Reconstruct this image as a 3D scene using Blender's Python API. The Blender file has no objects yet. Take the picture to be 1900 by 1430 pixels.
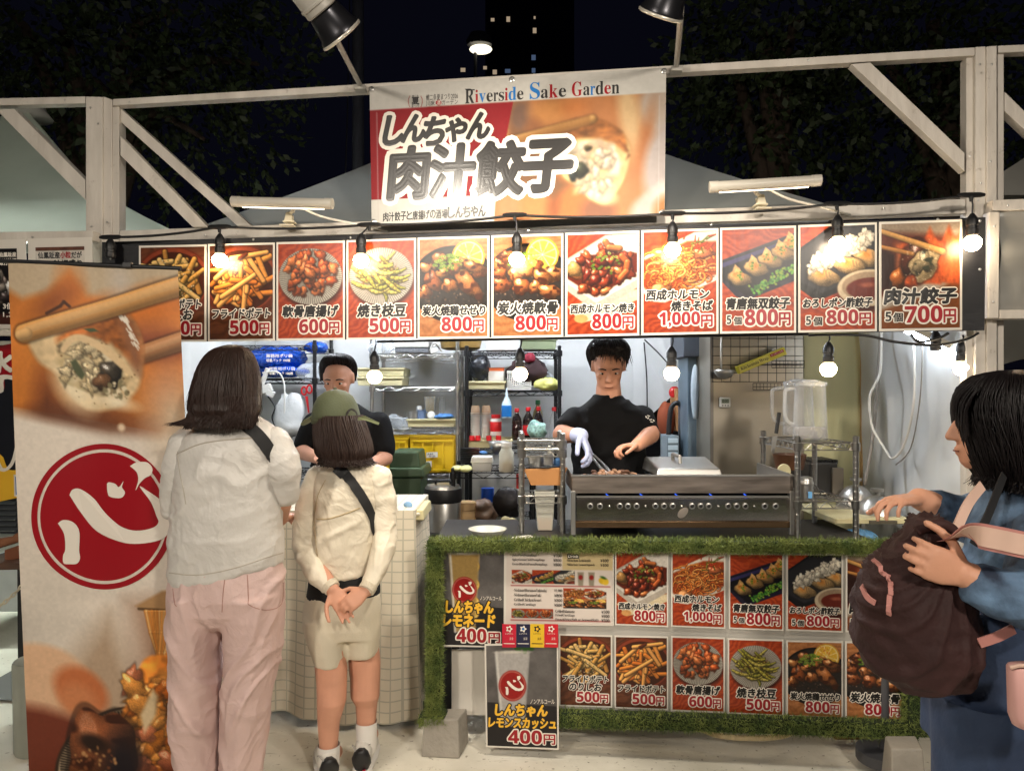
import bpy, math, random
import numpy as np
from mathutils import Vector as V, Matrix, Quaternion
from mathutils.bvhtree import BVHTree
random.seed(4)
SC = bpy.context.scene
COL = SC.collection
# ---------------------------------------------------------------- camera, night sky, exposure
F, CX, HY, CH = 1319.0, 950.0, 730.0, 1.45      # focal length and horizon in photo pixels (1900 wide), eye height
cam = bpy.data.cameras.new('camera'); camo = bpy.data.objects.new('camera', cam); COL.objects.link(camo)
camo.location = (0, 0, CH); camo.rotation_euler = (math.radians(90), 0, 0)
cam.sensor_width = 36; cam.lens = 36 * F / 1900; cam.shift_y = (HY - 715) / 1900
cam.clip_start = .05; cam.clip_end = 1000
SC.camera = camo
W = bpy.data.worlds.new('World'); SC.world = W; W.use_nodes = True
bgn = W.node_tree.nodes['Background']; sky = W.node_tree.nodes.new('ShaderNodeTexSky')
sky.sky_type = 'NISHITA'; sky.sun_disc = False; sky.sun_elevation = math.radians(-6); sky.sun_rotation = math.radians(200)
mixn = W.node_tree.nodes.new('ShaderNodeMixRGB'); mixn.blend_type = 'ADD'; mixn.inputs[0].default_value = 1
mixn.inputs[2].default_value = (.010, .011, .025, 1)
W.node_tree.links.new(sky.outputs[0], mixn.inputs[1]); W.node_tree.links.new(mixn.outputs[0], bgn.inputs[0])
bgn.inputs[1].default_value = .14
SC.view_settings.view_transform = 'Standard'; SC.view_settings.look = 'None'; SC.view_settings.exposure = 0.36
SC.cycles.use_denoising = True
SC.cycles.max_bounces = 6; SC.cycles.diffuse_bounces = 3; SC.cycles.transparent_max_bounces = 12
SC.cycles.sample_clamp_indirect = 6
SC.cycles.caustics_reflective = False; SC.cycles.caustics_refractive = False
# ---------------------------------------------------------------- helpers
TN = .105                                         # the stall front recedes to the left by six degrees
def U(px, py, Y): return V(((px - CX) / F * Y, Y, CH + (HY - py) / F * Y))
def yplane(px, Yc): return Yc / (1 + TN * (px - CX) / F)
def FP(px, py, Yc=3.05): return U(px, py, yplane(px, Yc))
NF = V((-TN, -1, 0)).normalized()                 # towards the street
def lin(c):
    c = np.asarray(c, float) / 255.0
    return np.where(c <= .04045, c / 12.92, ((c + .055) / 1.055) ** 2.4)
def L3(c): r = lin(c); return (float(r[0]), float(r[1]), float(r[2]), 1)
MATS = {}
def mat(name, rgb, rough=.6, metal=0., nz=.08, ns=9., bump=0., bs=60., spec=.5, emit=None, es=0., alpha=1., coat=0., rgb2=None, stretch=None, detail=3, sheen=0, crease=0, cs=8.):
    if name in MATS: return MATS[name]
    m = bpy.data.materials.new(name); m.use_nodes = True; nt = m.node_tree; p = nt.nodes['Principled BSDF']
    a = np.array(L3(rgb)[:3])
    tc = nt.nodes.new('ShaderNodeTexCoord'); mp = nt.nodes.new('ShaderNodeMapping'); nt.links.new(tc.outputs['Object'], mp.inputs[0])
    if stretch: mp.inputs['Scale'].default_value = stretch
    if nz or rgb2 is not None:
        n = nt.nodes.new('ShaderNodeTexNoise'); n.inputs['Scale'].default_value = ns; n.inputs['Detail'].default_value = detail
        nt.links.new(mp.outputs[0], n.inputs['Vector'])
        r = nt.nodes.new('ShaderNodeValToRGB'); nt.links.new(n.outputs[0], r.inputs[0]); nt.links.new(r.outputs[0], p.inputs['Base Color'])
        r.color_ramp.elements[0].position = .3; r.color_ramp.elements[1].position = .7
        c0, c1 = (a * (1 - nz), np.minimum(a * (1 + nz), .95)) if rgb2 is None else (a, np.array(L3(rgb2)[:3]))
        r.color_ramp.elements[0].color = (*c0, 1); r.color_ramp.elements[1].color = (*c1, 1)
    else: p.inputs['Base Color'].default_value = (*a, 1)
    p.inputs['Roughness'].default_value = rough; p.inputs['Metallic'].default_value = metal
    p.inputs['Specular IOR Level'].default_value = spec; p.inputs['Coat Weight'].default_value = coat; p.inputs['Alpha'].default_value = alpha
    if sheen: p.inputs['Sheen Weight'].default_value = sheen
    if bump:
        n = nt.nodes.new('ShaderNodeTexNoise'); n.inputs['Scale'].default_value = bs; n.inputs['Detail'].default_value = 4
        nt.links.new(mp.outputs[0], n.inputs['Vector'])
        b = nt.nodes.new('ShaderNodeBump'); b.inputs['Strength'].default_value = bump; b.inputs['Distance'].default_value = .01
        nt.links.new(n.outputs[0], b.inputs['Height']); nt.links.new(b.outputs[0], p.inputs['Normal'])
    if crease:
        n = nt.nodes.new('ShaderNodeTexNoise'); n.inputs['Scale'].default_value = cs; n.inputs['Detail'].default_value = 3; n.inputs['Roughness'].default_value = .45; n.inputs['Distortion'].default_value = 1.6
        nt.links.new(mp.outputs[0], n.inputs['Vector']); q = nt.nodes.new('ShaderNodeMath'); q.operation = 'SUBTRACT'; q.inputs[1].default_value = .5; nt.links.new(n.outputs[0], q.inputs[0])
        q2 = nt.nodes.new('ShaderNodeMath'); q2.operation = 'ABSOLUTE'; nt.links.new(q.outputs[0], q2.inputs[0]); q3 = nt.nodes.new('ShaderNodeMath'); q3.operation = 'MINIMUM'; q3.inputs[1].default_value = .13; nt.links.new(q2.outputs[0], q3.inputs[0])
        b2 = nt.nodes.new('ShaderNodeBump'); b2.inputs['Strength'].default_value = crease; b2.inputs['Distance'].default_value = .06; b2.invert = True; nt.links.new(q3.outputs[0], b2.inputs['Height'])
        if bump: nt.links.new(b.outputs[0], b2.inputs['Normal'])
        nt.links.new(b2.outputs[0], p.inputs['Normal'])
    if emit is not None:
        p.inputs['Emission Color'].default_value = L3(emit); p.inputs['Emission Strength'].default_value = es
    MATS[name] = m
    return m
def mat_fabric(name, rgb, tr=.35, nz=.05, bump=.2, bs=14.):
    """woven sheet that lets some light through"""
    if name in MATS: return MATS[name]
    m = mat(name, rgb, .75, nz=nz, ns=4, bump=bump, bs=bs); nt = m.node_tree; p = nt.nodes['Principled BSDF']
    t = nt.nodes.new('ShaderNodeBsdfTranslucent'); t.inputs[0].default_value = L3(rgb)
    mx = nt.nodes.new('ShaderNodeMixShader'); mx.inputs[0].default_value = tr
    nt.links.new(p.outputs[0], mx.inputs[1]); nt.links.new(t.outputs[0], mx.inputs[2]); nt.links.new(mx.outputs[0], nt.nodes['Material Output'].inputs[0])
    return m
def mat_clear(name, rgb, a=.25, rough=.08):
    """thin clear plastic or glass"""
    if name in MATS: return MATS[name]
    m = bpy.data.materials.new(name); m.use_nodes = True; nt = m.node_tree; p = nt.nodes['Principled BSDF']
    p.inputs['Base Color'].default_value = L3(rgb); p.inputs['Roughness'].default_value = rough
    t = nt.nodes.new('ShaderNodeBsdfTransparent'); lw = nt.nodes.new('ShaderNodeLayerWeight'); lw.inputs[0].default_value = .35
    mr = nt.nodes.new('ShaderNodeMapRange'); mr.inputs[3].default_value = a; mr.inputs[4].default_value = min(1, a + .42); nt.links.new(lw.outputs['Facing'], mr.inputs[0])
    mx = nt.nodes.new('ShaderNodeMixShader'); nt.links.new(mr.outputs[0], mx.inputs[0])
    nt.links.new(t.outputs[0], mx.inputs[1]); nt.links.new(p.outputs[0], mx.inputs[2]); nt.links.new(mx.outputs[0], nt.nodes['Material Output'].inputs[0])
    MATS[name] = m; return m
def mat_print(name='printed_picture', rough=.32):
    if name in MATS: return MATS[name]
    m = bpy.data.materials.new(name); m.use_nodes = True; nt = m.node_tree; p = nt.nodes['Principled BSDF']
    a = nt.nodes.new('ShaderNodeAttribute'); a.attribute_name = 'ink'; nt.links.new(a.outputs[0], p.inputs['Base Color'])
    p.inputs['Roughness'].default_value = rough
    n = nt.nodes.new('ShaderNodeTexNoise'); n.inputs['Scale'].default_value = 7; b = nt.nodes.new('ShaderNodeBump'); b.inputs['Strength'].default_value = .03; b.inputs['Distance'].default_value = .02; p.inputs['Specular IOR Level'].default_value = .32
    nt.links.new(n.outputs[0], b.inputs['Height']); nt.links.new(b.outputs[0], p.inputs['Normal'])
    MATS[name] = m; return m
def mat_glow(name, rgb, s):
    if name in MATS: return MATS[name]
    m = bpy.data.materials.new(name); m.use_nodes = True; nt = m.node_tree
    e = nt.nodes.new('ShaderNodeEmission'); e.inputs[0].default_value = L3(rgb); e.inputs[1].default_value = s
    nt.links.new(e.outputs[0], nt.nodes['Material Output'].inputs[0]); MATS[name] = m; return m

ROOT = {}
def tag(o, label=None, cat=None, group=None, kind=None):
    if label: o['label'] = label
    if cat: o['category'] = cat
    if group: o['group'] = group
    if kind: o['kind'] = kind
    return o
def thing(name, label, cat, loc, group=None):
    o = bpy.data.objects.new(name, None); COL.objects.link(o); o.location = loc; o.empty_display_size = .1
    ROOT[o.name] = V(loc); return tag(o, label, cat, group)
class MB:
    """collects shapes, then links them as ONE mesh object"""
    def __init__(s): s.v = []; s.f = []; s.m = []; s.cur = 0
    def add(s, vs, fs, mi=None):
        b = len(s.v); s.v.extend([tuple(x) for x in vs]); s.f.extend([tuple(b + i for i in f) for f in fs]); s.m.extend([s.cur if mi is None else mi] * len(fs)); return s
    def poly(s, pts, mi=None): return s.add(pts, [tuple(range(len(pts)))], mi)
    def prism(s, pts, vec, mi=None):
        n = len(pts); vec = V(vec); a = [V(p) for p in pts]; b = [p + vec for p in a]
        return s.add(a + b, [tuple(range(n - 1, -1, -1)), tuple(range(n, 2 * n))] + [(i, (i + 1) % n, n + (i + 1) % n, n + i) for i in range(n)], mi)
    def box(s, c, d, rz=0, rot=None, mi=None):
        c = V(c); x, y, z = d[0] / 2, d[1] / 2, d[2] / 2
        M = rot if rot is not None else Matrix.Rotation(rz, 3, 'Z')
        p = [c + M @ V((i * x, j * y, k * z)) for k in (-1, 1) for i, j in ((-1, -1), (1, -1), (1, 1), (-1, 1))]
        return s.add(p, [(3, 2, 1, 0), (4, 5, 6, 7), (0, 1, 5, 4), (1, 2, 6, 5), (2, 3, 7, 6), (3, 0, 4, 7)], mi)
    def bpx(s, x0, y0, x1, y1, Y, dep, mi=None):
        a, b = U(x0, y1, Y), U(x1, y0, Y)
        return s.box(((a.x + b.x) / 2, Y + dep / 2, (a.z + b.z) / 2), (b.x - a.x, dep, b.z - a.z), mi=mi)
    def bar(s, p0, p1, w, d, up=(0, 0, 1), mi=None):
        p0, p1 = V(p0), V(p1); t = (p1 - p0).normalized(); u = V(up); x = t.cross(u).normalized(); y = x.cross(t)
        q = []
        for p in (p0, p1): q += [p + x * w / 2 * i + y * d / 2 * j for i, j in ((-1, -1), (1, -1), (1, 1), (-1, 1))]
        return s.add(q, [(3, 2, 1, 0), (4, 5, 6, 7), (0, 1, 5, 4), (1, 2, 6, 5), (2, 3, 7, 6), (3, 0, 4, 7)], mi)
    def tube(s, pts, r, n=6, caps=True, mi=None, closed=False, sm=0):
        P = [V(p) for p in pts]
        if sm: P = smooth_path(P, sm)
        k = len(P); R = r if hasattr(r, '__len__') else [r] * k
        if len(R) != k: R = np.interp(np.linspace(0, 1, k), np.linspace(0, 1, len(R)), R)
        t0 = (P[1] - P[0]).normalized(); x = t0.orthogonal().normalized(); vs = []
        for i, p in enumerate(P):
            t = (P[min(i + 1, k - 1)] - P[max(i - 1, 0)])
            t = t.normalized() if t.length > 1e-9 else t0
            x = (x - t * x.dot(t)); x = x.normalized() if x.length > 1e-6 else t.orthogonal().normalized(); y = t.cross(x)
            vs += [p + (x * math.cos(6.28319 * j / n) + y * math.sin(6.28319 * j / n)) * R[i] for j in range(n)]
        fs = [(i * n + j, i * n + (j + 1) % n, (i + 1) * n + (j + 1) % n, (i + 1) * n + j) for i in range(k - 1) for j in range(n)]
        if caps: fs += [tuple(range(n - 1, -1, -1)), tuple(range((k - 1) * n, k * n))]
        return s.add(vs, fs, mi)
    def loft(s, rings, n=24, mi=None, caps=True):
        """rings: (centre, vector a, vector b, power)"""
        vs = []; k = len(rings)
        for c, a, b, pw in rings:
            for j in range(n):
                t = 6.28319 * j / n; cs, sn = math.cos(t), math.sin(t)
                vs.append(V(c) + V(a) * math.copysign(abs(cs) ** pw, cs) + V(b) * math.copysign(abs(sn) ** pw, sn))
        fs = [(i * n + j, i * n + (j + 1) % n, (i + 1) * n + (j + 1) % n, (i + 1) * n + j) for i in range(k - 1) for j in range(n)]
        if caps: fs += [tuple(range(n - 1, -1, -1)), tuple(range((k - 1) * n, k * n))]
        return s.add(vs, fs, mi)
    def lathe(s, c, prof, n=20, mi=None, axis=(0, 0, 1), sx=1., sy=1.):
        ax = V(axis).normalized(); x = ax.orthogonal().normalized() if abs(ax.z) < .999 else V((1, 0, 0)); y = ax.cross(x); c = V(c)
        vs = []; k = len(prof)
        for r, h in prof: vs += [c + ax * h + (x * math.cos(6.28319 * j / n) * sx + y * math.sin(6.28319 * j / n) * sy) * max(r, 1e-5) for j in range(n)]
        fs = [(i * n + j, i * n + (j + 1) % n, (i + 1) * n + (j + 1) % n, (i + 1) * n + j) for i in range(k - 1) for j in range(n)]
        fs += [tuple(range(n - 1, -1, -1)), tuple(range((k - 1) * n, k * n))]
        return s.add(vs, fs, mi)
    def ball(s, c, r, n=14, mi=None, rot=None):
        r = (r, r, r) if not hasattr(r, '__len__') else r; c = V(c); vs = []; k = n // 2 + 1; fs = []
        M = rot or Matrix.Identity(3)
        for i in range(1, k): 
            a = math.pi * i / k
            vs += [c + M @ V((math.sin(a) * math.cos(6.28319 * j / n) * r[0], math.sin(a) * math.sin(6.28319 * j / n) * r[1], -math.cos(a) * r[2])) for j in range(n)]
        vs += [c + M @ V((0, 0, -r[2])), c + M @ V((0, 0, r[2]))]; b = (k - 1) * n
        fs += [(i * n + j, i * n + (j + 1) % n, (i + 1) * n + (j + 1) % n, (i + 1) * n + j) for i in range(k - 2) for j in range(n)]
        fs += [((j + 1) % n, j, b) for j in range(n)] + [((k - 2) * n + j, (k - 2) * n + (j + 1) % n, b + 1) for j in range(n)]
        return s.add(vs, fs, mi)
    def caps(s, p0, p1, r0, r1, n=14, mi=None):
        p0, p1 = V(p0), V(p1); L = (p1 - p0).length
        prof = [(r0 * math.cos(a), r0 * math.sin(a)) for a in np.linspace(-1.55, 0, 5)] + [(r1 * math.cos(a), L + r1 * math.sin(a)) for a in np.linspace(0, 1.55, 5)]
        return s.lathe(p0, prof, n, mi, axis=(p1 - p0))
    def build(s, name, mats, parent=None, smooth=False, bevel=0., label=None, cat=None, group=None, kind=None, auto=None, off=None):
        A = np.array(s.v, float)
        return build_np(name, A, s.f, mats, parent, smooth, bevel, label, cat, group, kind, s.m, auto)
def build_np(name, A, faces, mats, parent=None, smooth=False, bevel=0., label=None, cat=None, group=None, kind=None, mi=None, auto=None, col=None):
    mats = mats if isinstance(mats, (list, tuple)) else [mats]
    if parent is not None: base = ROOT[parent.name]
    elif kind == 'structure': base = V((0, 0, 0))
    else: base = V(((A[:, 0].min() + A[:, 0].max()) / 2, (A[:, 1].min() + A[:, 1].max()) / 2, A[:, 2].min()))
    me = bpy.data.meshes.new(name)
    me.from_pydata((A - np.array(base)).tolist() if not isinstance(A, list) else A, [], faces)
    for m in mats: me.materials.append(m)
    if mi is not None and len(mats) > 1: me.polygons.foreach_set('material_index', np.array(mi, np.int32))
    if smooth: me.polygons.foreach_set('use_smooth', np.ones(len(me.polygons), bool))
    if col is not None:
        at = me.color_attributes.new('ink', 'FLOAT_COLOR', 'POINT'); at.data.foreach_set('color', np.c_[col, np.ones(len(col))].ravel().astype(np.float32))
    me.update()
    o = bpy.data.objects.new(name, me); COL.objects.link(o)
    if parent is not None: o.parent = parent; ROOT[o.name] = base
    else: o.location = base; ROOT[o.name] = base
    if smooth and auto is not None:
        try: me.set_sharp_from_angle(angle=math.radians(auto))
        except Exception: pass
    if bevel:
        b = o.modifiers.new('bevel', 'BEVEL'); b.width = bevel; b.segments = 2; b.limit_method = 'ANGLE'
    return tag(o, label, cat, group, kind)
def smooth_path(P, k):
    out = []; n = len(P)
    for i in range(n - 1):
        p0, p1, p2, p3 = P[max(i - 1, 0)], P[i], P[i + 1], P[min(i + 2, n - 1)]
        for j in range(k):
            t = j / k; out.append(.5 * ((2 * p1) + (p2 - p0) * t + (2 * p0 - 5 * p1 + 4 * p2 - p3) * t * t + (3 * p1 - p0 - 3 * p2 + p3) * t ** 3))
    return out + [P[-1]]
def hash3(i, j, k, s):
    h = (i * 374761393 + j * 668265263 + k * 2147483647 + s * 974634777) & 0xffffffff
    h = ((h ^ (h >> 13)) * 1274126177) & 0xffffffff
    return ((h ^ (h >> 16)) & 0xffff) / 65535.0
def vn(P, sc, seed=0):
    """smooth value noise in -1..1 at points P"""
    Q = np.asarray(P, float) * np.asarray(sc, float) + 1000.; I = np.floor(Q).astype(np.int64); f = Q - I; f = f * f * (3 - 2 * f); o = 0
    for a in (0, 1):
        for b in (0, 1):
            for c in (0, 1):
                w = np.abs(1 - a - f[:, 0]) * np.abs(1 - b - f[:, 1]) * np.abs(1 - c - f[:, 2])
                o = o + w * hash3(I[:, 0] + a, I[:, 1] + b, I[:, 2] + c, seed)
    return o * 2 - 1
def ridge(P, sc, seed): return (1 - np.abs(vn(P, sc, seed)) * 2)
def remesh(mb, vox=.007, it=3):
    me = bpy.data.meshes.new('tmp'); me.from_pydata([tuple(x) for x in mb.v], [], mb.f); o = bpy.data.objects.new('tmp', me); COL.objects.link(o)
    r = o.modifiers.new('r', 'REMESH'); r.mode = 'VOXEL'; r.voxel_size = vox
    if it: q = o.modifiers.new('s', 'SMOOTH'); q.iterations = it; q.factor = .5
    dg = bpy.context.evaluated_depsgraph_get(); e = bpy.data.meshes.new_from_object(o.evaluated_get(dg))
    A = np.zeros(len(e.vertices) * 3); e.vertices.foreach_get('co', A); N = np.zeros(len(e.vertices) * 3); e.vertex_normals.foreach_get('vector', N)
    fs = [tuple(p.vertices) for p in e.polygons]
    bpy.data.objects.remove(o); bpy.data.meshes.remove(me); bpy.data.meshes.remove(e)
    return A.reshape(-1, 3), N.reshape(-1, 3), fs
def bvh(A, fs): return BVHTree.FromPolygons([V(a) for a in A], fs)
def hit(tree, px, py, off=.004):
    d = V(((px - CX) / F, 1, (HY - py) / F)).normalized(); h = tree.ray_cast(V((0, 0, CH)), d)
    if h[0] is None: return None, None
    n = h[1] if h[1].dot(d) < 0 else -h[1]
    return h[0] + n * off, n
def strap_on(tree, pxs, width, thick, off=.004, k=6):
    P = [V((a, b, 0)) for a, b in pxs]; P = smooth_path(P, k); H = [hit(tree, p.x, p.y, off) for p in P]; H = [h for h in H if h[0] is not None]
    mb = MB(); vs = []
    for i, (p, n) in enumerate(H):
        t = (H[min(i + 1, len(H) - 1)][0] - H[max(i - 1, 0)][0]).normalized(); s = n.cross(t).normalized()
        vs += [p - s * width / 2, p + s * width / 2, p + s * width / 2 + n * thick, p - s * width / 2 + n * thick]
    fs = []
    for i in range(len(H) - 1):
        for j in range(4): fs.append((i * 4 + j, i * 4 + (j + 1) % 4, (i + 1) * 4 + (j + 1) % 4, (i + 1) * 4 + j))
    fs += [(0, 1, 2, 3), tuple(len(vs) - 4 + q for q in (3, 2, 1, 0))]
    return mb.add(vs, fs)
def seam_on(tree, pxs, r=.0015, off=.0008, k=5, closed=False):
    P = smooth_path([V((a, b, 0)) for a, b in pxs], k); H = [hit(tree, p.x, p.y, off)[0] for p in P]
    return MB().tube([h for h in H if h is not None], r, 5)
# ---------------------------------------------------------------- lettering
_G = {}
def glyphs(s, shear=0.):
    """filled outline of a string, scaled to its own box: points, faces, boundary edges, aspect"""
    if (s, shear) in _G: return _G[(s, shear)]
    c = bpy.data.curves.new('t', 'FONT'); c.body = s; c.resolution_u = 3; c.shear = shear
    o = bpy.data.objects.new('t', c); COL.objects.link(o)
    me = bpy.data.meshes.new_from_object(o.evaluated_get(bpy.context.evaluated_depsgraph_get()))
    A = np.zeros(len(me.vertices) * 3); me.vertices.foreach_get('co', A); A = A.reshape(-1, 3)[:, :2]
    fs = [tuple(p.vertices) for p in me.polygons]; cnt = {}
    for f in fs:
        for a, b in zip(f, f[1:] + f[:1]):
            k = (min(a, b), max(a, b)); cnt[k] = cnt.get(k, 0) + 1
    ed = [k for k, v in cnt.items() if v == 1]
    bpy.data.objects.remove(o); bpy.data.curves.remove(c); bpy.data.meshes.remove(me)
    lo, hi = A.min(0), A.max(0); asp = (hi[0] - lo[0]) / max(hi[1] - lo[1], 1e-6)
    A = (A - lo) / np.maximum(hi - lo, 1e-6); A[:, 1] = 1 - A[:, 1]
    _G[(s, shear)] = (A, fs, ed, asp); return _G[(s, shear)]
class Quad:
    """a flat printed rectangle in the world: corners TL, TR, BR, BL and the side it faces"""
    def __init__(s, c, n=None):
        s.c = [V(p) for p in c]; s.W = (s.c[1] - s.c[0]).length; s.H = (s.c[3] - s.c[0]).length
        n2 = (s.c[3] - s.c[0]).cross(s.c[1] - s.c[0]).normalized(); s.n = n2 if n2.y < 0 else -n2
        s.M = np.array([list(p) for p in s.c]); s.N = np.array(s.n)
    def map(s, u, v, z=0.):
        u = np.asarray(u)[..., None]; v = np.asarray(v)[..., None]; z = np.asarray(z)[..., None]
        return (s.M[0] * (1 - u) + s.M[1] * u) * (1 - v) + (s.M[3] * (1 - u) + s.M[2] * u) * v + s.N * z
    def sub(s, u0, v0, u1, v1, z=0.): return Quad([V(s.map(a, b, z)) for a, b in ((u0, v0), (u1, v0), (u1, v1), (u0, v1))])
    def slab(s, mb, z0, z1, mi=None, u0=0, v0=0, u1=1, v1=1):
        c = [V(s.map(a, b, z0)) for a, b in ((u0, v0), (u1, v0), (u1, v1), (u0, v1))]; return mb.prism(c, s.n * (z1 - z0), mi)
    def px(s, x, y):
        """where the sight line of a photo pixel meets this rectangle, as u, v"""
        d = V(((x - CX) / F, 1, (HY - y) / F)); o = V((0, 0, CH)); t = (s.c[0] - o).dot(s.n) / d.dot(s.n); p = o + d * t
        a, b = s.c[1] - s.c[0], s.c[3] - s.c[0]; q = p - s.c[0]
        g = np.array([[a.dot(a), a.dot(b)], [a.dot(b), b.dot(b)]]); u, v = np.linalg.solve(g, [q.dot(a), q.dot(b)])
        for _ in range(6):
            r = np.array(p) - s.map(u, v); e = 1e-4
            J = np.stack([(s.map(u + e, v) - s.map(u, v)) / e, (s.map(u, v + e) - s.map(u, v)) / e], 1)
            du = np.linalg.lstsq(J, r, rcond=None)[0]; u += du[0]; v += du[1]
        return float(u), float(v)
def lay_text(mb, q, s, box, mi, z, bold=0., shear=0., rise=0.):
    """letters laid on a Quad inside box (u0, v0, u1, v1); bold in fractions of the box height swells every stroke"""
    A, fs, ed, _ = glyphs(s, shear); u0, v0, u1, v1 = box
    x = (u0 + A[:, 0] * (u1 - u0)) * q.W; y = (v0 + A[:, 1] * (v1 - v0)) * q.H - A[:, 0] * rise * q.H
    mb.add(q.map(x / q.W, y / q.H, z + np.zeros(len(x))).tolist(), fs, mi)
    if bold:
        w = bold * (v1 - v0) * q.H; h = .0003
        vs = []; f2 = []
        for a, b in ed:
            dx, dy = x[b] - x[a], y[b] - y[a]; L = math.hypot(dx, dy)
            if L < 1e-7: continue
            nx, ny = -dy / L * w, dx / L * w; k = len(vs)
            vs += [(x[a], y[a], h), (x[b], y[b], h), (x[b] + nx, y[b] + ny, 0), (x[a] + nx, y[a] + ny, 0), (x[a] - nx, y[a] - ny, 0), (x[b] - nx, y[b] - ny, 0)]
            f2 += [(k, k + 1, k + 2, k + 3), (k + 4, k + 5, k + 1, k)]
        for a in sorted({i for e in ed for i in e}):
            k = len(vs); vs.append((x[a], y[a], h)); vs += [(x[a] + w * math.cos(t * .7854), y[a] + w * math.sin(t * .7854), 0) for t in range(8)]
            f2 += [(k, k + 1 + t, k + 1 + (t + 1) % 8) for t in range(8)]
        B = np.array(vs); mb.add(q.map(B[:, 0] / q.W, B[:, 1] / q.H, z + B[:, 2] - h * .5).tolist(), f2, mi)
    return mb
def lay_poly(mb, q, pts, mi, z):
    """a flat ink shape given by photo pixels"""
    c = [V(q.map(*q.px(*p), z)) for p in pts]; return mb.poly(c, mi)
def print_grid(q, cv, name, parent, z=.0016, mt=None, gain=.86, box=(0, 0, 1, 1)):
    h, w = cv.h, cv.w; u = np.linspace(box[0], box[2], w); v = np.linspace(box[1], box[3], h); uu, vv = np.meshgrid(u, v)
    A = q.map(uu.ravel(), vv.ravel(), np.full(h * w, z)); i = np.arange(h * w).reshape(h, w)
    fs = np.stack([i[:-1, :-1], i[1:, :-1], i[1:, 1:], i[:-1, 1:]], -1).reshape(-1, 4)
    return build_np(name, A, fs.tolist(), mt or mat_print(), parent, smooth=True, col=lin(np.clip(cv.C.reshape(-1, 3), 0, 255)) * gain)
# ---------------------------------------------------------------- printed pictures (numpy, per-vertex ink colours)
def _up(a, h, w):
    gh, gw = a.shape
    y = np.linspace(0, gh - 1.001, h); x = np.linspace(0, gw - 1.001, w)
    yi = y.astype(int); xi = x.astype(int)
    fy = y - yi; fx = x - xi
    fy = (fy * fy * (3 - 2 * fy))[:, None]; fx = (fx * fx * (3 - 2 * fx))[None, :]
    a00 = a[yi][:, xi]; a01 = a[yi][:, xi + 1]; a10 = a[yi + 1][:, xi]; a11 = a[yi + 1][:, xi + 1]
    return (a00 * (1 - fx) + a01 * fx) * (1 - fy) + (a10 * (1 - fx) + a11 * fx) * fy

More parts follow.
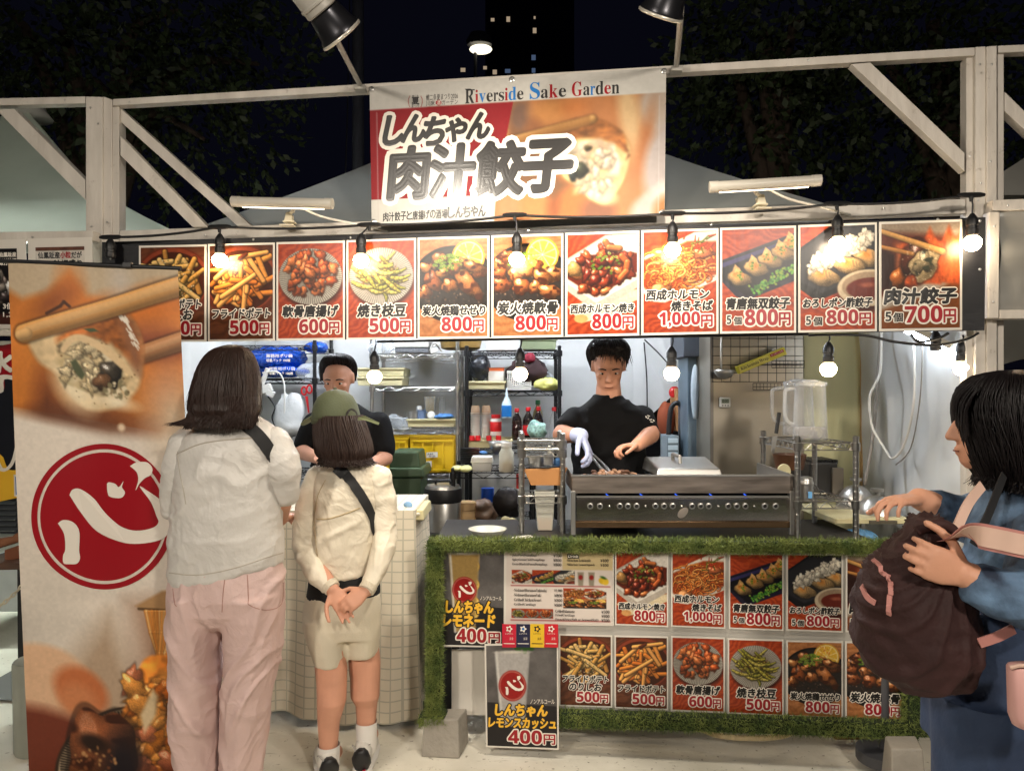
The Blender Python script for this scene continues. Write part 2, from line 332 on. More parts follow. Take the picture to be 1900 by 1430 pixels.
class Canvas:
    """x runs 0..1, y runs 0..A downwards; colours are 0..255."""
    def __init__(s, w, A, col=(120, 60, 30), seed=1):
        s.w = w; s.A = A; s.h = int(round(w * A)); s.px = 1.0 / w
        s.X, s.Y = np.meshgrid((np.arange(s.w) + .5) / s.w, (np.arange(s.h) + .5) / s.w)
        s.C = np.ones((s.h, s.w, 3)) * np.array(col, float)
        s.r = np.random.RandomState(seed)
    def noise(s, sx, sy=None, oct=3):
        sy = sy or sx
        o = np.zeros((s.h, s.w)); a = 1.; t = 0
        for k in range(oct):
            gw = max(2, int(sx * 2 ** k) + 2); gh = max(2, int(sy * s.A * 2 ** k) + 2)
            o += a * _up(s.r.rand(gh, gw), s.h, s.w); t += a; a *= .5
        return o / t * 2 - 1
    def _bb(s, x0, y0, x1, y1, pad=0):
        p = 3 * s.px + pad
        a = max(0, int((x0 - p) * s.w)); b = min(s.w, int((x1 + p) * s.w) + 2)
        c = max(0, int((y0 - p) * s.w)); d = min(s.h, int((y1 + p) * s.w) + 2)
        if a >= b or c >= d: return None
        return slice(c, d), slice(a, b)
    def mix(s, sl, m, col):
        m = np.clip(m, 0, 1)[..., None]
        s.C[sl] = s.C[sl] * (1 - m) + np.asarray(col, float) * m
    def grain(s, sx, sy, amt):
        s.C *= (1 + amt * s.noise(sx, sy))[..., None]
    def wood(s, a, b, rot=0.15, f=26):
        n = s.noise(3, 3); t = s.Y + rot * s.X
        g = .5 + .5 * np.sin(t * f * 2 + 9 * n + 4 * s.noise(2, 8))
        g = (.6 * g + .4 * (s.noise(4, 40) * .5 + .5))[..., None]
        s.C = np.array(a, float) * (1 - g) + np.array(b, float) * g
    def ell(s, cx, cy, rx, ry, rot, col, soft=None, al=1.):
        R = max(rx, ry); sl = s._bb(cx - R, cy - R, cx + R, cy + R, (soft or 0) * R / min(rx, ry))
        if sl is None: return
        x = s.X[sl] - cx; y = s.Y[sl] - cy; c, k = np.cos(rot), np.sin(rot)
        u = (x * c + y * k) / rx; v = (-x * k + y * c) / ry
        d = (np.sqrt(u * u + v * v) - 1) * min(rx, ry)
        s.mix(sl, al * (.5 - d / (soft or 1.5 * s.px)), col)
    def blob(s, cx, cy, rx, ry, rot, col, spec=.3, rough=.15, char=0., charcol=(60, 25, 10), dark=.35):
        R = max(rx, ry) * 1.15; sl = s._bb(cx - R, cy - R, cx + R, cy + R)
        if sl is None: return
        x = s.X[sl] - cx; y = s.Y[sl] - cy; c, k = np.cos(rot), np.sin(rot)
        u = (x * c + y * k) / rx; v = (-x * k + y * c) / ry
        th = np.arctan2(v, u); f = s.r.rand(3) * 6.3
        w = 1 + rough * (.5 * np.sin(3 * th + f[0]) + .35 * np.sin(5 * th + f[1]) + .2 * np.sin(8 * th + f[2]))
        r = np.sqrt(u * u + v * v) / w
        m = .5 - (r - 1) * min(rx, ry) / (1.6 * s.px)
        z = np.sqrt(np.clip(1 - r * r, 0, 1))
        nx, ny = (u * c - v * k), (u * k + v * c)
        l = np.clip(-.35 * nx - .6 * ny + .72 * z, 0, 1)
        n = s.r.rand(*x.shape) * .18 - .09
        low = _up(s.r.rand(6, 6), *x.shape) - .5
        sh = dark + (1.05 - dark) * l + n + low * .3
        C = np.asarray(col, float) * np.clip(sh, .1, 1.6)[..., None]
        if char:
            cm = np.clip((_up(s.r.rand(9, 9), *x.shape) - (1 - char)) * 6, 0, 1)[..., None]
            C = C * (1 - cm) + np.asarray(charcol, float) * cm
        if spec:
            h = np.clip(-.3 * nx - .5 * ny + .81 * z, 0, 1) ** 24 * (.5 + s.r.rand(*x.shape))
            C = C + 255 * spec * h[..., None]
        edge = np.clip(.5 - (r - 1.12) * min(rx, ry) / (2.5 * s.px), 0, 1) * .45
        s.mix(sl, edge, np.array(col) * .12)
        mm = np.clip(m, 0, 1)[..., None]
        s.C[sl] = s.C[sl] * (1 - mm) + C * mm
    def cap(s, x0, y0, x1, y1, r0, r1, col, sh=.5, out=.3, spec=0., soft=None):
        R = max(r0, r1) * 1.3
        sl = s._bb(min(x0, x1) - R, min(y0, y1) - R, max(x0, x1) + R, max(y0, y1) + R)
        if sl is None: return
        dx, dy = x1 - x0, y1 - y0; L2 = dx * dx + dy * dy + 1e-12; L = L2 ** .5
        x = s.X[sl] - x0; y = s.Y[sl] - y0
        t = np.clip((x * dx + y * dy) / L2, 0, 1)
        r = r0 + (r1 - r0) * t
        ex, ey = x - t * dx, y - t * dy
        d = np.sqrt(ex * ex + ey * ey)
        nx, ny = ex / r, ey / r
        lam = np.clip(-.4 * nx - .65 * ny + .65 * np.sqrt(np.clip(1 - nx * nx - ny * ny, 0, 1)), 0, 1.)
        C = np.asarray(col, float) * ((1 - sh) + sh * 1.35 * lam)[..., None]
        if spec: C = C + 255 * spec * (lam ** 14)[..., None]
        if out: s.mix(sl, out * (.5 - (d - r * 1.22) / (2.5 * s.px)), np.array(col) * .1)
        m = np.clip(.5 - (d - r) / (soft or 1.5 * s.px), 0, 1)[..., None]
        s.C[sl] = s.C[sl] * (1 - m) + C * m
    def path(s, pts, r, col, **k):
        for a, b in zip(pts[:-1], pts[1:]): s.cap(a[0], a[1], b[0], b[1], r, r, col, **k)
    def poly(s, pts, col, soft=None, al=1., tex=0):
        P = np.array(pts, float); sl = s._bb(P[:, 0].min(), P[:, 1].min(), P[:, 0].max(), P[:, 1].max(), soft or 0)
        if sl is None: return
        x, y = s.X[sl], s.Y[sl]; ins = np.zeros(x.shape, bool); dm = np.full(x.shape, 9.)
        for (ax, ay), (bx, by) in zip(P, np.roll(P, -1, 0)):
            if ay != by:
                ins ^= ((ay > y) != (by > y)) & (x < (bx - ax) * (y - ay) / (by - ay) + ax)
            ex, ey = bx - ax, by - ay
            t = np.clip(((x - ax) * ex + (y - ay) * ey) / (ex * ex + ey * ey + 1e-12), 0, 1)
            dm = np.minimum(dm, (x - ax - t * ex) ** 2 + (y - ay - t * ey) ** 2)
        d = np.sqrt(dm) * np.where(ins, -1, 1)
        c = np.asarray(col, float)
        if tex: c = c * (1 + tex * .9 * (_up(s.r.rand(26, 26), *x.shape) - .5) + tex * 1.5 * (_up(s.r.rand(8, 8), *x.shape) - .5))[..., None]
        s.mix(sl, al * (.5 - d / (soft or 1.5 * s.px)), c)
    def spoly(s, pts, col, **k):
        P = np.array(pts, float); n = len(P); o = []
        for i in range(n):
            a, b, c, d = P[i - 1], P[i], P[(i + 1) % n], P[(i + 2) % n]
            for t in (0, .25, .5, .75): o.append(.5 * (2 * b + (c - a) * t + (2 * a - 5 * b + 4 * c - d) * t * t + (3 * b - a - 3 * c + d) * t ** 3))
        s.poly(o, col, **k)
    def speck(s, cx, cy, rx, ry, n, r, cols, al=1.):
        for i in range(n):
            a = s.r.rand() * 6.283; q = s.r.rand() ** .5
            k = r * (.5 + s.r.rand())
            s.ell(cx + rx * q * np.cos(a), cy + ry * q * np.sin(a), k, k * (.5 + .5 * s.r.rand()), s.r.rand() * 3, cols[s.r.randint(len(cols))], al=al)
    def blur(s, k):
        C = s.C
        for _ in range(k):
            C = (C + np.roll(C, 1, 0) + np.roll(C, -1, 0)) / 3; C = (C + np.roll(C, 1, 1) + np.roll(C, -1, 1)) / 3
        s.C = C

RED_WOOD = ((136, 44, 20), (186, 76, 36)); DARK_WOOD = ((70, 36, 22), (110, 62, 38)); LIGHT_WOOD = ((150, 92, 52), (186, 124, 76))

def stripe_plate(c, cx, cy, rx, ry):
    c.ell(cx + .02, cy + .06, rx * 1.03, ry, 0, (50, 16, 8), soft=.06, al=.7)
    c.ell(cx, cy, rx, ry, 0, (176, 170, 158))
    n = 84
    for i in range(n):
        a = 6.2832 * i / n
        c.cap(cx + .45 * rx * np.cos(a), cy + .45 * ry * np.sin(a), cx + .985 * rx * np.cos(a), cy + .985 * ry * np.sin(a), .001, .0045, (74, 66, 60), sh=0, out=0)
    c.ell(cx, cy, rx * .62, ry * .6, 0, (120, 104, 90), soft=.2, al=.6)

def pt_fries(w=108, nori=False):
    c = Canvas(w, 1.43, seed=5 + nori); c.wood(*DARK_WOOD)
    c.ell(.5, .55, .62, .55, 0, (96, 38, 20)); c.ell(.5, .52, .57, .50, 0, (132, 58, 34)); c.ell(.5, .54, .53, .46, 0, (64, 26, 12))
    r = c.r
    cols = [(240, 156, 70), (230, 136, 54), (246, 174, 94), (216, 118, 44)] if not nori else [(222, 174, 96), (206, 152, 74), (232, 190, 118), (190, 132, 62)]
    for i in range(44):
        a = r.rand() * 6.28; q = r.rand() ** .6
        x, y = .5 + .42 * q * np.cos(a), .53 + .34 * q * np.sin(a)
        t = r.rand() * 3.14 if not nori else -.7 + r.randn() * .45 + 1.4 * (r.rand() > .6)
        L = .12 + .11 * r.rand()
        k = .034 + .014 * r.rand()
        col = cols[r.randint(4)]
        c.cap(x - L * np.cos(t), y - L * np.sin(t), x + L * np.cos(t), y + L * np.sin(t), k, k * .9, col, sh=.55, out=.7)
        c.speck(x, y, .05, .03, 3, .006, [(170, 86, 30)], al=.6)
    for (x0, y0, x1, y1) in ((.2, .78, .72, .45), (.1, .5, .38, .25), (.62, .2, .85, .55), (.35, .2, .9, .12)) if not nori else ((.3, .2, .55, .62), (.15, .3, .6, .45), (.5, .5, .9, .8)):
        c.cap(x0, y0, x1, y1, .04, .036, cols[2], sh=.55, out=.8)
    if nori: c.speck(.5, .5, .38, .32, 120, .007, [(60, 70, 30), (90, 90, 40), (235, 225, 200)])
    else: c.cap(.48, .2, .58, .14, .035, .03, (92, 40, 20), sh=.5)
    c.grain(40, 40, .08)
    return c
def pt_karaage(w=108):
    c = Canvas(w, 1.43, seed=8); c.wood(*RED_WOOD, rot=.8); stripe_plate(c, .5, .50, .485, .42)
    r = c.r
    for ring, n in ((.31, 17), (.2, 12), (.09, 7), (0, 3)):
        for i in range(n):
            a = 6.28 * i / n + r.rand() * .5
            c.blob(.5 + ring * 1.08 * np.cos(a) + r.randn() * .015, .46 + ring * .95 * np.sin(a) + r.randn() * .015 - .02 * (ring < .2),
                   .072 + .03 * r.rand(), .056 + .022 * r.rand(), r.rand() * 3, [(226, 110, 50), (208, 90, 36), (238, 132, 70)][r.randint(3)], spec=.2, rough=.3)
    c.grain(50, 50, .1)
    return c
def pt_edamame(w=108):
    c = Canvas(w, 1.43, seed=9); c.wood(*RED_WOOD, rot=.8); stripe_plate(c, .5, .52, .485, .42)
    r = c.r
    for i in range(44):
        q = r.rand() ** .7; a = r.rand() * 6.28; x, y = .5 + .29 * q * np.cos(a), .51 + .23 * q * np.sin(a)
        t = .35 + r.randn() * .5; L = .14 + .05 * r.rand(); col = [(160, 150, 56), (136, 132, 46), (184, 170, 80)][r.randint(3)]
        pts = [(x + L * u * np.cos(t) - .05 * u * u * np.sin(t), y + L * u * np.sin(t) + .05 * (1 - u * u) * np.cos(t)) for u in np.linspace(-1, 1, 6)]
        for k, (p, q2) in enumerate(zip(pts[:-1], pts[1:])):
            c.cap(*p, *q2, .036 - .007 * abs(k - 2), .036 - .007 * abs(k - 1), col, sh=.55, out=.55, spec=.12)
        c.speck(x, y, .1, .05, 5, .013, [(74, 40, 16), (110, 60, 20), (50, 30, 12)], al=.8)
    c.grain(50, 50, .1)
    return c
def _lemon(c, x, y, R):
    c.ell(x, y, R, R * 1.02, 0, (206, 150, 40)); c.ell(x, y, R * .9, R * .92, 0, (232, 214, 150)); c.ell(x, y, R * .82, R * .84, 0, (222, 176, 60))
    for i in range(9):
        a = i * .698 + .3; c.cap(x, y, x + R * .8 * np.cos(a), y + R * .8 * np.sin(a), .003, .007, (240, 224, 170), sh=0, out=0)
    c.speck(x - R * .3, y - R * .3, R * .6, R * .5, 40, .008, [(200, 90, 30), (180, 70, 20)], al=.7)
def _scallion(c, x, y, rx, ry, n):
    for i in range(n):
        a = c.r.rand() * 6.28; q = c.r.rand() ** .5; X, Y = x + rx * q * np.cos(a), y + ry * q * np.sin(a); k = .015 + .008 * c.r.rand()
        g = [(120, 150, 40), (84, 124, 34), (160, 178, 80)][c.r.randint(3)]
        c.ell(X, Y, k, k * .8, 0, g); c.ell(X, Y, k * .45, k * .4, 0, (60, 80, 20))
def pt_chicken(w=108, kind=0):
    c = Canvas(w, 1.43, seed=21 + kind); c.wood(*LIGHT_WOOD, rot=.1); r = c.r
    c.ell(.5, .66, .62, .56, 0, (14, 12, 12)); c.ell(.5, .64, .57, .50, 0, (38, 32, 30)); c.speck(.5, .8, .45, .25, 90, .012, [(90, 60, 40), (20, 12, 10), (110, 80, 60), (150, 120, 100)], al=.7)
    _lemon(c, .72, .27, .24)
    if kind == 0:
        spots = [(.12, .42, .12, .09, .3), (.3, .28, .13, .09, -.2), (.2, .62, .16, .12, .9), (.45, .68, .13, .1, 0), (.6, .36, .12, .09, .3), (.88, .48, .13, .1, 0), (.5, .45, .1, .09, 0), (.8, .42, .16, .08, .3), (.73, .68, .27, .12, .85), (.07, .78, .12, .1, 0), (.35, .5, .1, .08, 0)]
    else:
        spots = [(.1, .4, .13, .1, .3), (.2, .28, .12, .09, -.2), (.33, .55, .11, .1, .5), (.12, .68, .14, .13, .2), (.42, .72, .14, .12, 0), (.62, .42, .12, .09, .3), (.88, .55, .14, .12, 0), (.5, .5, .11, .09, 0), (.72, .6, .14, .12, .6), (.62, .73, .09, .1, .85), (.83, .8, .17, .1, .2), (.1, .52, .1, .09, 0)]
    for x, y, a, b, t in spots:
        c.blob(x, y, a, b, t, [(176, 104, 52), (196, 124, 66), (160, 84, 40)][r.randint(3)], spec=.35, rough=.2, char=.45)
    _scallion(c, .42, .35, .22, .12, 75)
    c.grain(40, 40, .12)
    return c
def pt_horumon(w=108):
    c = Canvas(w, 1.43, seed=31); c.wood(*RED_WOOD, rot=.5); r = c.r
    c.poly([(.0, 1.02), (.2, 1.26), (.4, 1.22), (1, .95), (1, .8)], (214, 196, 160)); c.ell(.2, 1.2, .1, .06, 0, (206, 150, 90))
    c.poly([(-.1, .4), (.55, .02), (1.1, .0), (1.1, .72), (.42, 1.12), (-.1, .72)], (176, 166, 152))
    c.poly([(-.1, .44), (.56, .04), (1.1, .02), (1.1, .60), (.42, .98), (-.1, .62)], (216, 208, 196))
    for i in range(16): c.cap(.02 + i * .035, .40 - i * .021, .03 + i * .035, .46 - i * .021, .004, .004, (170, 160, 146), sh=0, out=0)
    c.poly([(-.1, .54), (.30, .30), (.8, .26), (1.1, .3), (1.1, .5), (.42, .9), (-.1, .56)], (92, 28, 12), soft=.03)
    for i in range(60):
        a = r.rand() * 6.28; q = r.rand() ** .6
        c.blob(.52 + .43 * q * np.cos(a), .52 + .30 * q * np.sin(a) - .06 * np.cos(a), .06 + .05 * r.rand(), .04 + .03 * r.rand(), r.rand() * 3, [(150, 50, 20), (178, 74, 30), (122, 34, 16), (196, 110, 56)][r.randint(4)], spec=.4, rough=.25)
    c.blob(.1, .5, .12, .1, .4, (206, 150, 84), spec=.2); c.path([(.78, .33), (.86, .42), (.84, .55), (.76, .64)], .045, (190, 90, 40), sh=.6, spec=.2)
    c.path([(.55, .12), (.6, .2), (.75, .22)], .045, (180, 100, 50), sh=.6, spec=.2)
    _scallion(c, .55, .42, .2, .16, 26); c.grain(40, 40, .1)
    return c
def pt_yakisoba(w=108):
    c = Canvas(w, 1.43, seed=33); c.wood(*RED_WOOD, rot=.5); r = c.r
    c.poly([(-.1, .72), (.1, .98), (.3, 1.0), (1.1, .66), (1.1, .0), (.7, .02), (-.1, .4)], (216, 206, 190))
    for i in range(14): c.ell(.12 + i * .07, .975 - i * .027, .012, .008, 0, (40, 34, 40))
    c.poly([(-.1, .66), (.1, .88), (.3, .9), (1.1, .58), (1.1, .16), (.6, .14), (-.1, .44)], (150, 60, 20), soft=.04)
    for i in range(120):
        a = r.rand() * 6.28; q = r.rand() ** .55; x, y = .52 + .48 * q * np.cos(a), .52 + .31 * q * np.sin(a); R = .05 + .12 * r.rand(); t0 = r.rand() * 6.28
        pts = [(x + R * np.cos(t0 + u), y + R * .7 * np.sin(t0 + u)) for u in np.linspace(0, 1.2 + 2 * r.rand(), 8)]
        c.path(pts, .0135, [(244, 146, 62), (232, 124, 48), (250, 168, 90), (210, 100, 36)][r.randint(4)], sh=.5, out=.35, spec=.1)
    c.blob(.22, .84, .17, .09, -.2, (226, 150, 90), spec=.1, rough=.3); c.blob(.82, .33, .14, .07, 0, (222, 120, 70), rough=.3)
    for i in range(16):
        x, y = .68 + r.randn() * .12, .2 + r.randn() * .07; t = -.5 + r.randn() * .7
        c.cap(x, y, x + .12 * np.cos(t), y + .12 * np.sin(t), .012, .006, [(120, 120, 40), (90, 100, 34), (190, 60, 30)][r.randint(3)], sh=.4)
    c.grain(40, 40, .1)
    return c
def _gyoza(c, x, y, L, col, tip=True):
    c.blob(x + .02 * L, y + .12 * L, .75 * L, .40 * L, .22, np.array(col) * .92, spec=.35, rough=.12, dark=.4)
    if tip: c.poly([(x - .5 * L, y - .1 * L), (x - .25 * L, y - .75 * L), (x + .05 * L, y - .5 * L), (x + .25 * L, y + .05 * L), (x - .2 * L, y + .15 * L)], np.array(col) * 1.02, soft=.015, tex=.25)
    c.ell(x - .12 * L, y - .05 * L, .3 * L, .22 * L, .4, np.array(col) * np.array([.95, .78, .55]), soft=.06, al=.8)
    for k in range(4): c.path([(x + (.15 + .14 * k) * L, y - .12 * L + .06 * k * L), (x + (.2 + .14 * k) * L, y + .12 * L + .03 * k * L)], .008, np.array(col) * .6, sh=0, out=0, soft=.02)
def pt_aoto(w=108):
    c = Canvas(w, 1.43, seed=41); c.wood(*RED_WOOD, rot=-.3)
    c.poly([(-.1, .46), (1.1, .04), (1.2, .66), (.34, 1.0), (.2, .94), (-.1, .62)], (30, 26, 44)); c.poly([(-.1, .48), (1.1, .08), (1.1, .62), (.34, .94), (-.1, .6)], (14, 12, 18))
    c.poly([(-.1, .5), (1.1, .1), (1.1, .16), (-.1, .57)], (52, 48, 92), soft=.02)
    for i in range(150):
        t = c.r.rand(); c.ell(.46 + .6 * t + c.r.randn() * .035, .86 - .34 * t + c.r.randn() * .035, .02, .016, c.r.rand() * 3, [(70, 130, 40), (100, 160, 60), (44, 96, 30), (128, 150, 50)][c.r.randint(4)])
    for i, (x, y) in enumerate(((.98, .22), (.84, .33), (.66, .43), (.47, .53), (.24, .66))):
        _gyoza(c, x, y, .23, (214, 168, 104)); c.speck(x - .02, y - .02, .08, .05, 16, .013, [(206, 128, 50), (190, 110, 40)]); _scallion(c, x, y - .02, .1, .07, 6)
    c.grain(40, 40, .1)
    return c
def pt_oroshi(w=108):
    c = Canvas(w, 1.43, seed=43); c.wood(*RED_WOOD, rot=-.3); r = c.r
    c.poly([(-.1, .36), (.4, .0), (1.2, -.1), (1.2, .62), (.3, 1.0), (.16, .98), (-.1, .78)], (24, 24, 26)); c.poly([(-.1, .4), (.4, .05), (1.2, .0), (1.2, .55), (.3, .92), (-.1, .7)], (42, 42, 46), soft=.03)
    for x, y in ((.92, .42), (.66, .52), (.3, .66)): _gyoza(c, x, y, .30, (216, 176, 120), tip=False)
    for i in range(70):
        t = r.rand(); c.blob(.14 + .82 * t + r.randn() * .02, .56 - .42 * t + r.randn() * .05, .07, .05, r.rand() * 3, (236, 226, 206), spec=.0, rough=.3, dark=.72)
    c.ell(.9, .95, .42, .26, 0, (60, 20, 10), soft=.05, al=.6); c.ell(.92, .86, .42, .25, 0, (196, 178, 150)); c.ell(.93, .84, .37, .2, 0, (150, 128, 104)); c.ell(.95, .87, .33, .15, 0, (98, 34, 24)); c.ell(.9, .82, .1, .03, 0, (150, 80, 60), soft=.03)
    c.grain(40, 40, .08)
    return c
def pt_nikujiru(w=108):
    c = Canvas(w, 1.43, (92, 40, 24), seed=45); r = c.r
    c.poly([(-.1, -.1), (1.1, -.1), (1.1, .2), (-.1, .1)], (150, 132, 112), soft=.1); c.poly([(-.1, 1.0), (.5, .86), (1.1, .5), (1.1, 1.5), (-.1, 1.5)], (120, 66, 30), soft=.05)
    c.poly([(-.1, 1.02), (.5, .84), (1.1, .52), (1.1, .66), (.6, .98), (-.1, 1.2)], (166, 152, 136), soft=.05)
    for x, h in ((.3, .25), (.62, .06), (.86, .04), (1.02, .1)): c.poly([(x - .2, .8), (x - .1, .3), (x, h), (x + .06, .2), (x + .16, .3), (x + .14, .84)], (176, 76, 36), soft=.05, tex=.3)
    for x in (.2, .62, .88): c.ell(x, .5, .07, .2, .1, (206, 112, 56), soft=.1, al=.8)
    c.poly([(-.1, .3), (.2, .4), (.2, .9), (-.1, .9)], (44, 22, 18), soft=.1)
    c.blob(.22, .74, .1, .15, .2, (184, 96, 30), spec=.6); c.blob(.45, .48, .2, .24, .3, (92, 44, 28), spec=.6, char=.3)
    c.blob(.55, .57, .17, .22, .5, (206, 178, 130), spec=.2, rough=.2, dark=.55); c.blob(.54, .55, .11, .15, .5, (166, 146, 110), spec=.3, rough=.4, char=.5, charcol=(50, 54, 40))
    c.cap(-.05, .08, .78, .4, .03, .045, (214, 160, 92), sh=.4, out=.4); c.cap(-.05, .3, .4, .42, .028, .03, (190, 130, 70), sh=.4, out=.4)
    c.speck(.5, .5, .25, .3, 40, .007, [(240, 220, 190)], al=.6); c.grain(40, 40, .1)
    return c
def pt_drink(w=100, kind=0):
    c = Canvas(w, 1.42 if kind else 1.55, (92, 88, 86), seed=51 + kind); A = c.A
    c.grain(5, 5, .25); c.ell(.8, .35, .12, .2, 0, (104, 100, 98), soft=.2, al=.7); c.poly([(-.1, .56 * A), (1.1, .60 * A), (1.1, A + .1), (-.1, A + .1)], (34, 31, 32), soft=.01)
    x0, x1, y0, y1 = (.12, .62, .04, .86 * A) if kind == 0 else (.12, .62, .1, .8 * A)
    q = [(x0, y0), (x1, y0), (x1 - .08, y1), (x0 + .08, y1)]
    c.poly(q, (150, 140, 126) if kind == 0 else (150, 148, 146), soft=.02, al=.85)
    for i in range(26): c.blob(x0 + .1 + c.r.rand() * .3, y0 + .08 + c.r.rand() * (y1 - y0 - .16), .06, .05, c.r.rand() * 3, (176, 150, 90) if kind == 0 else (172, 170, 168), spec=.3, rough=.4, dark=.7)
    if kind == 0:
        for y in (.25, .55, .85, 1.0): _lemon(c, .5, y, .11)
        c.poly(q, (160, 130, 74), al=.35)
    else:
        for x, y in ((.45, .07), (.55, .08), (.62, .05), (.5, .03)): c.ell(x, y, .06, .03, c.r.rand() * 3, (44, 84, 30))
        c.poly(q, (170, 166, 162), al=.35)
    c.cap(x0 + .03, y0, x0 + .1, y1, .012, .012, (215, 212, 205), sh=0, out=0, soft=.03)
    c.ell((x0 + x1) / 2, y0, .25, .025, 0, (196, 190, 180), al=.7)
    c.ell((x0 + x1) / 2, (y0 + y1) / 2 - .05, .195, .215, 0, (150, 20, 18)); c.ell((x0 + x1) / 2, (y0 + y1) / 2 - .05, .18, .2, 0, (200, 150, 130)); c.ell((x0 + x1) / 2, (y0 + y1) / 2 - .05, .172, .19, 0, (150, 20, 18))
    c.grain(40, 40, .06)
    return c
def pt_menu(w=130):
    c = Canvas(w, .70, (222, 210, 200), seed=61)
    c.poly([(.53, .0), (1.1, 0), (1.1, .18), (.53, .18)], (206, 186, 140))
    sub = [(pt_horumon, .06, .19, .20, .32), (pt_aoto, .25, .19, .20, .32), (pt_oroshi, .45, .19, .20, .32), (pt_yakisoba, .545, .36, .745, .46), (pt_horumon, .745, .36, .94, .46), (pt_chicken, .545, .46, .745, .55), (pt_chicken, .745, .46, .94, .55), (pt_edamame, .06, .56, .19, .65), (pt_karaage, .19, .56, .32, .65), (pt_karaage, .32, .56, .45, .65)]
    for f, x0, y0, x1, y1 in sub:
        x1 = x0 + .20 if f in (pt_horumon, pt_aoto, pt_oroshi) and y0 < .2 else x1
        s = f(40); i0, i1 = int(y0 * w), int(y1 * w); j0, j1 = int(x0 * w), int(x1 * w)
        yy = np.linspace(2, s.h * .62, i1 - i0).astype(int); xx = np.linspace(0, s.w - 1, j1 - j0).astype(int)
        c.C[i0:i1, j0:j1] = s.C[yy][:, xx]
    for y in (.335, .665): c.cap(.05, y, .97, y, .004, .004, (150, 40, 40), sh=0, out=0)
    for x in (.70, .80):
        c.poly([(x - .03, .2), (x + .03, .2), (x + .022, .33), (x - .022, .33)], (150, 140, 120)); c.ell(x, .25, .02, .022, 0, (150, 30, 26))
    c.ell(.9, .28, .035, .03, .5, (220, 180, 40)); c.ell(.93, .29, .03, .03, 0, (230, 190, 50)); c.ell(.91, .25, .03, .012, .4, (60, 100, 40))
    return c

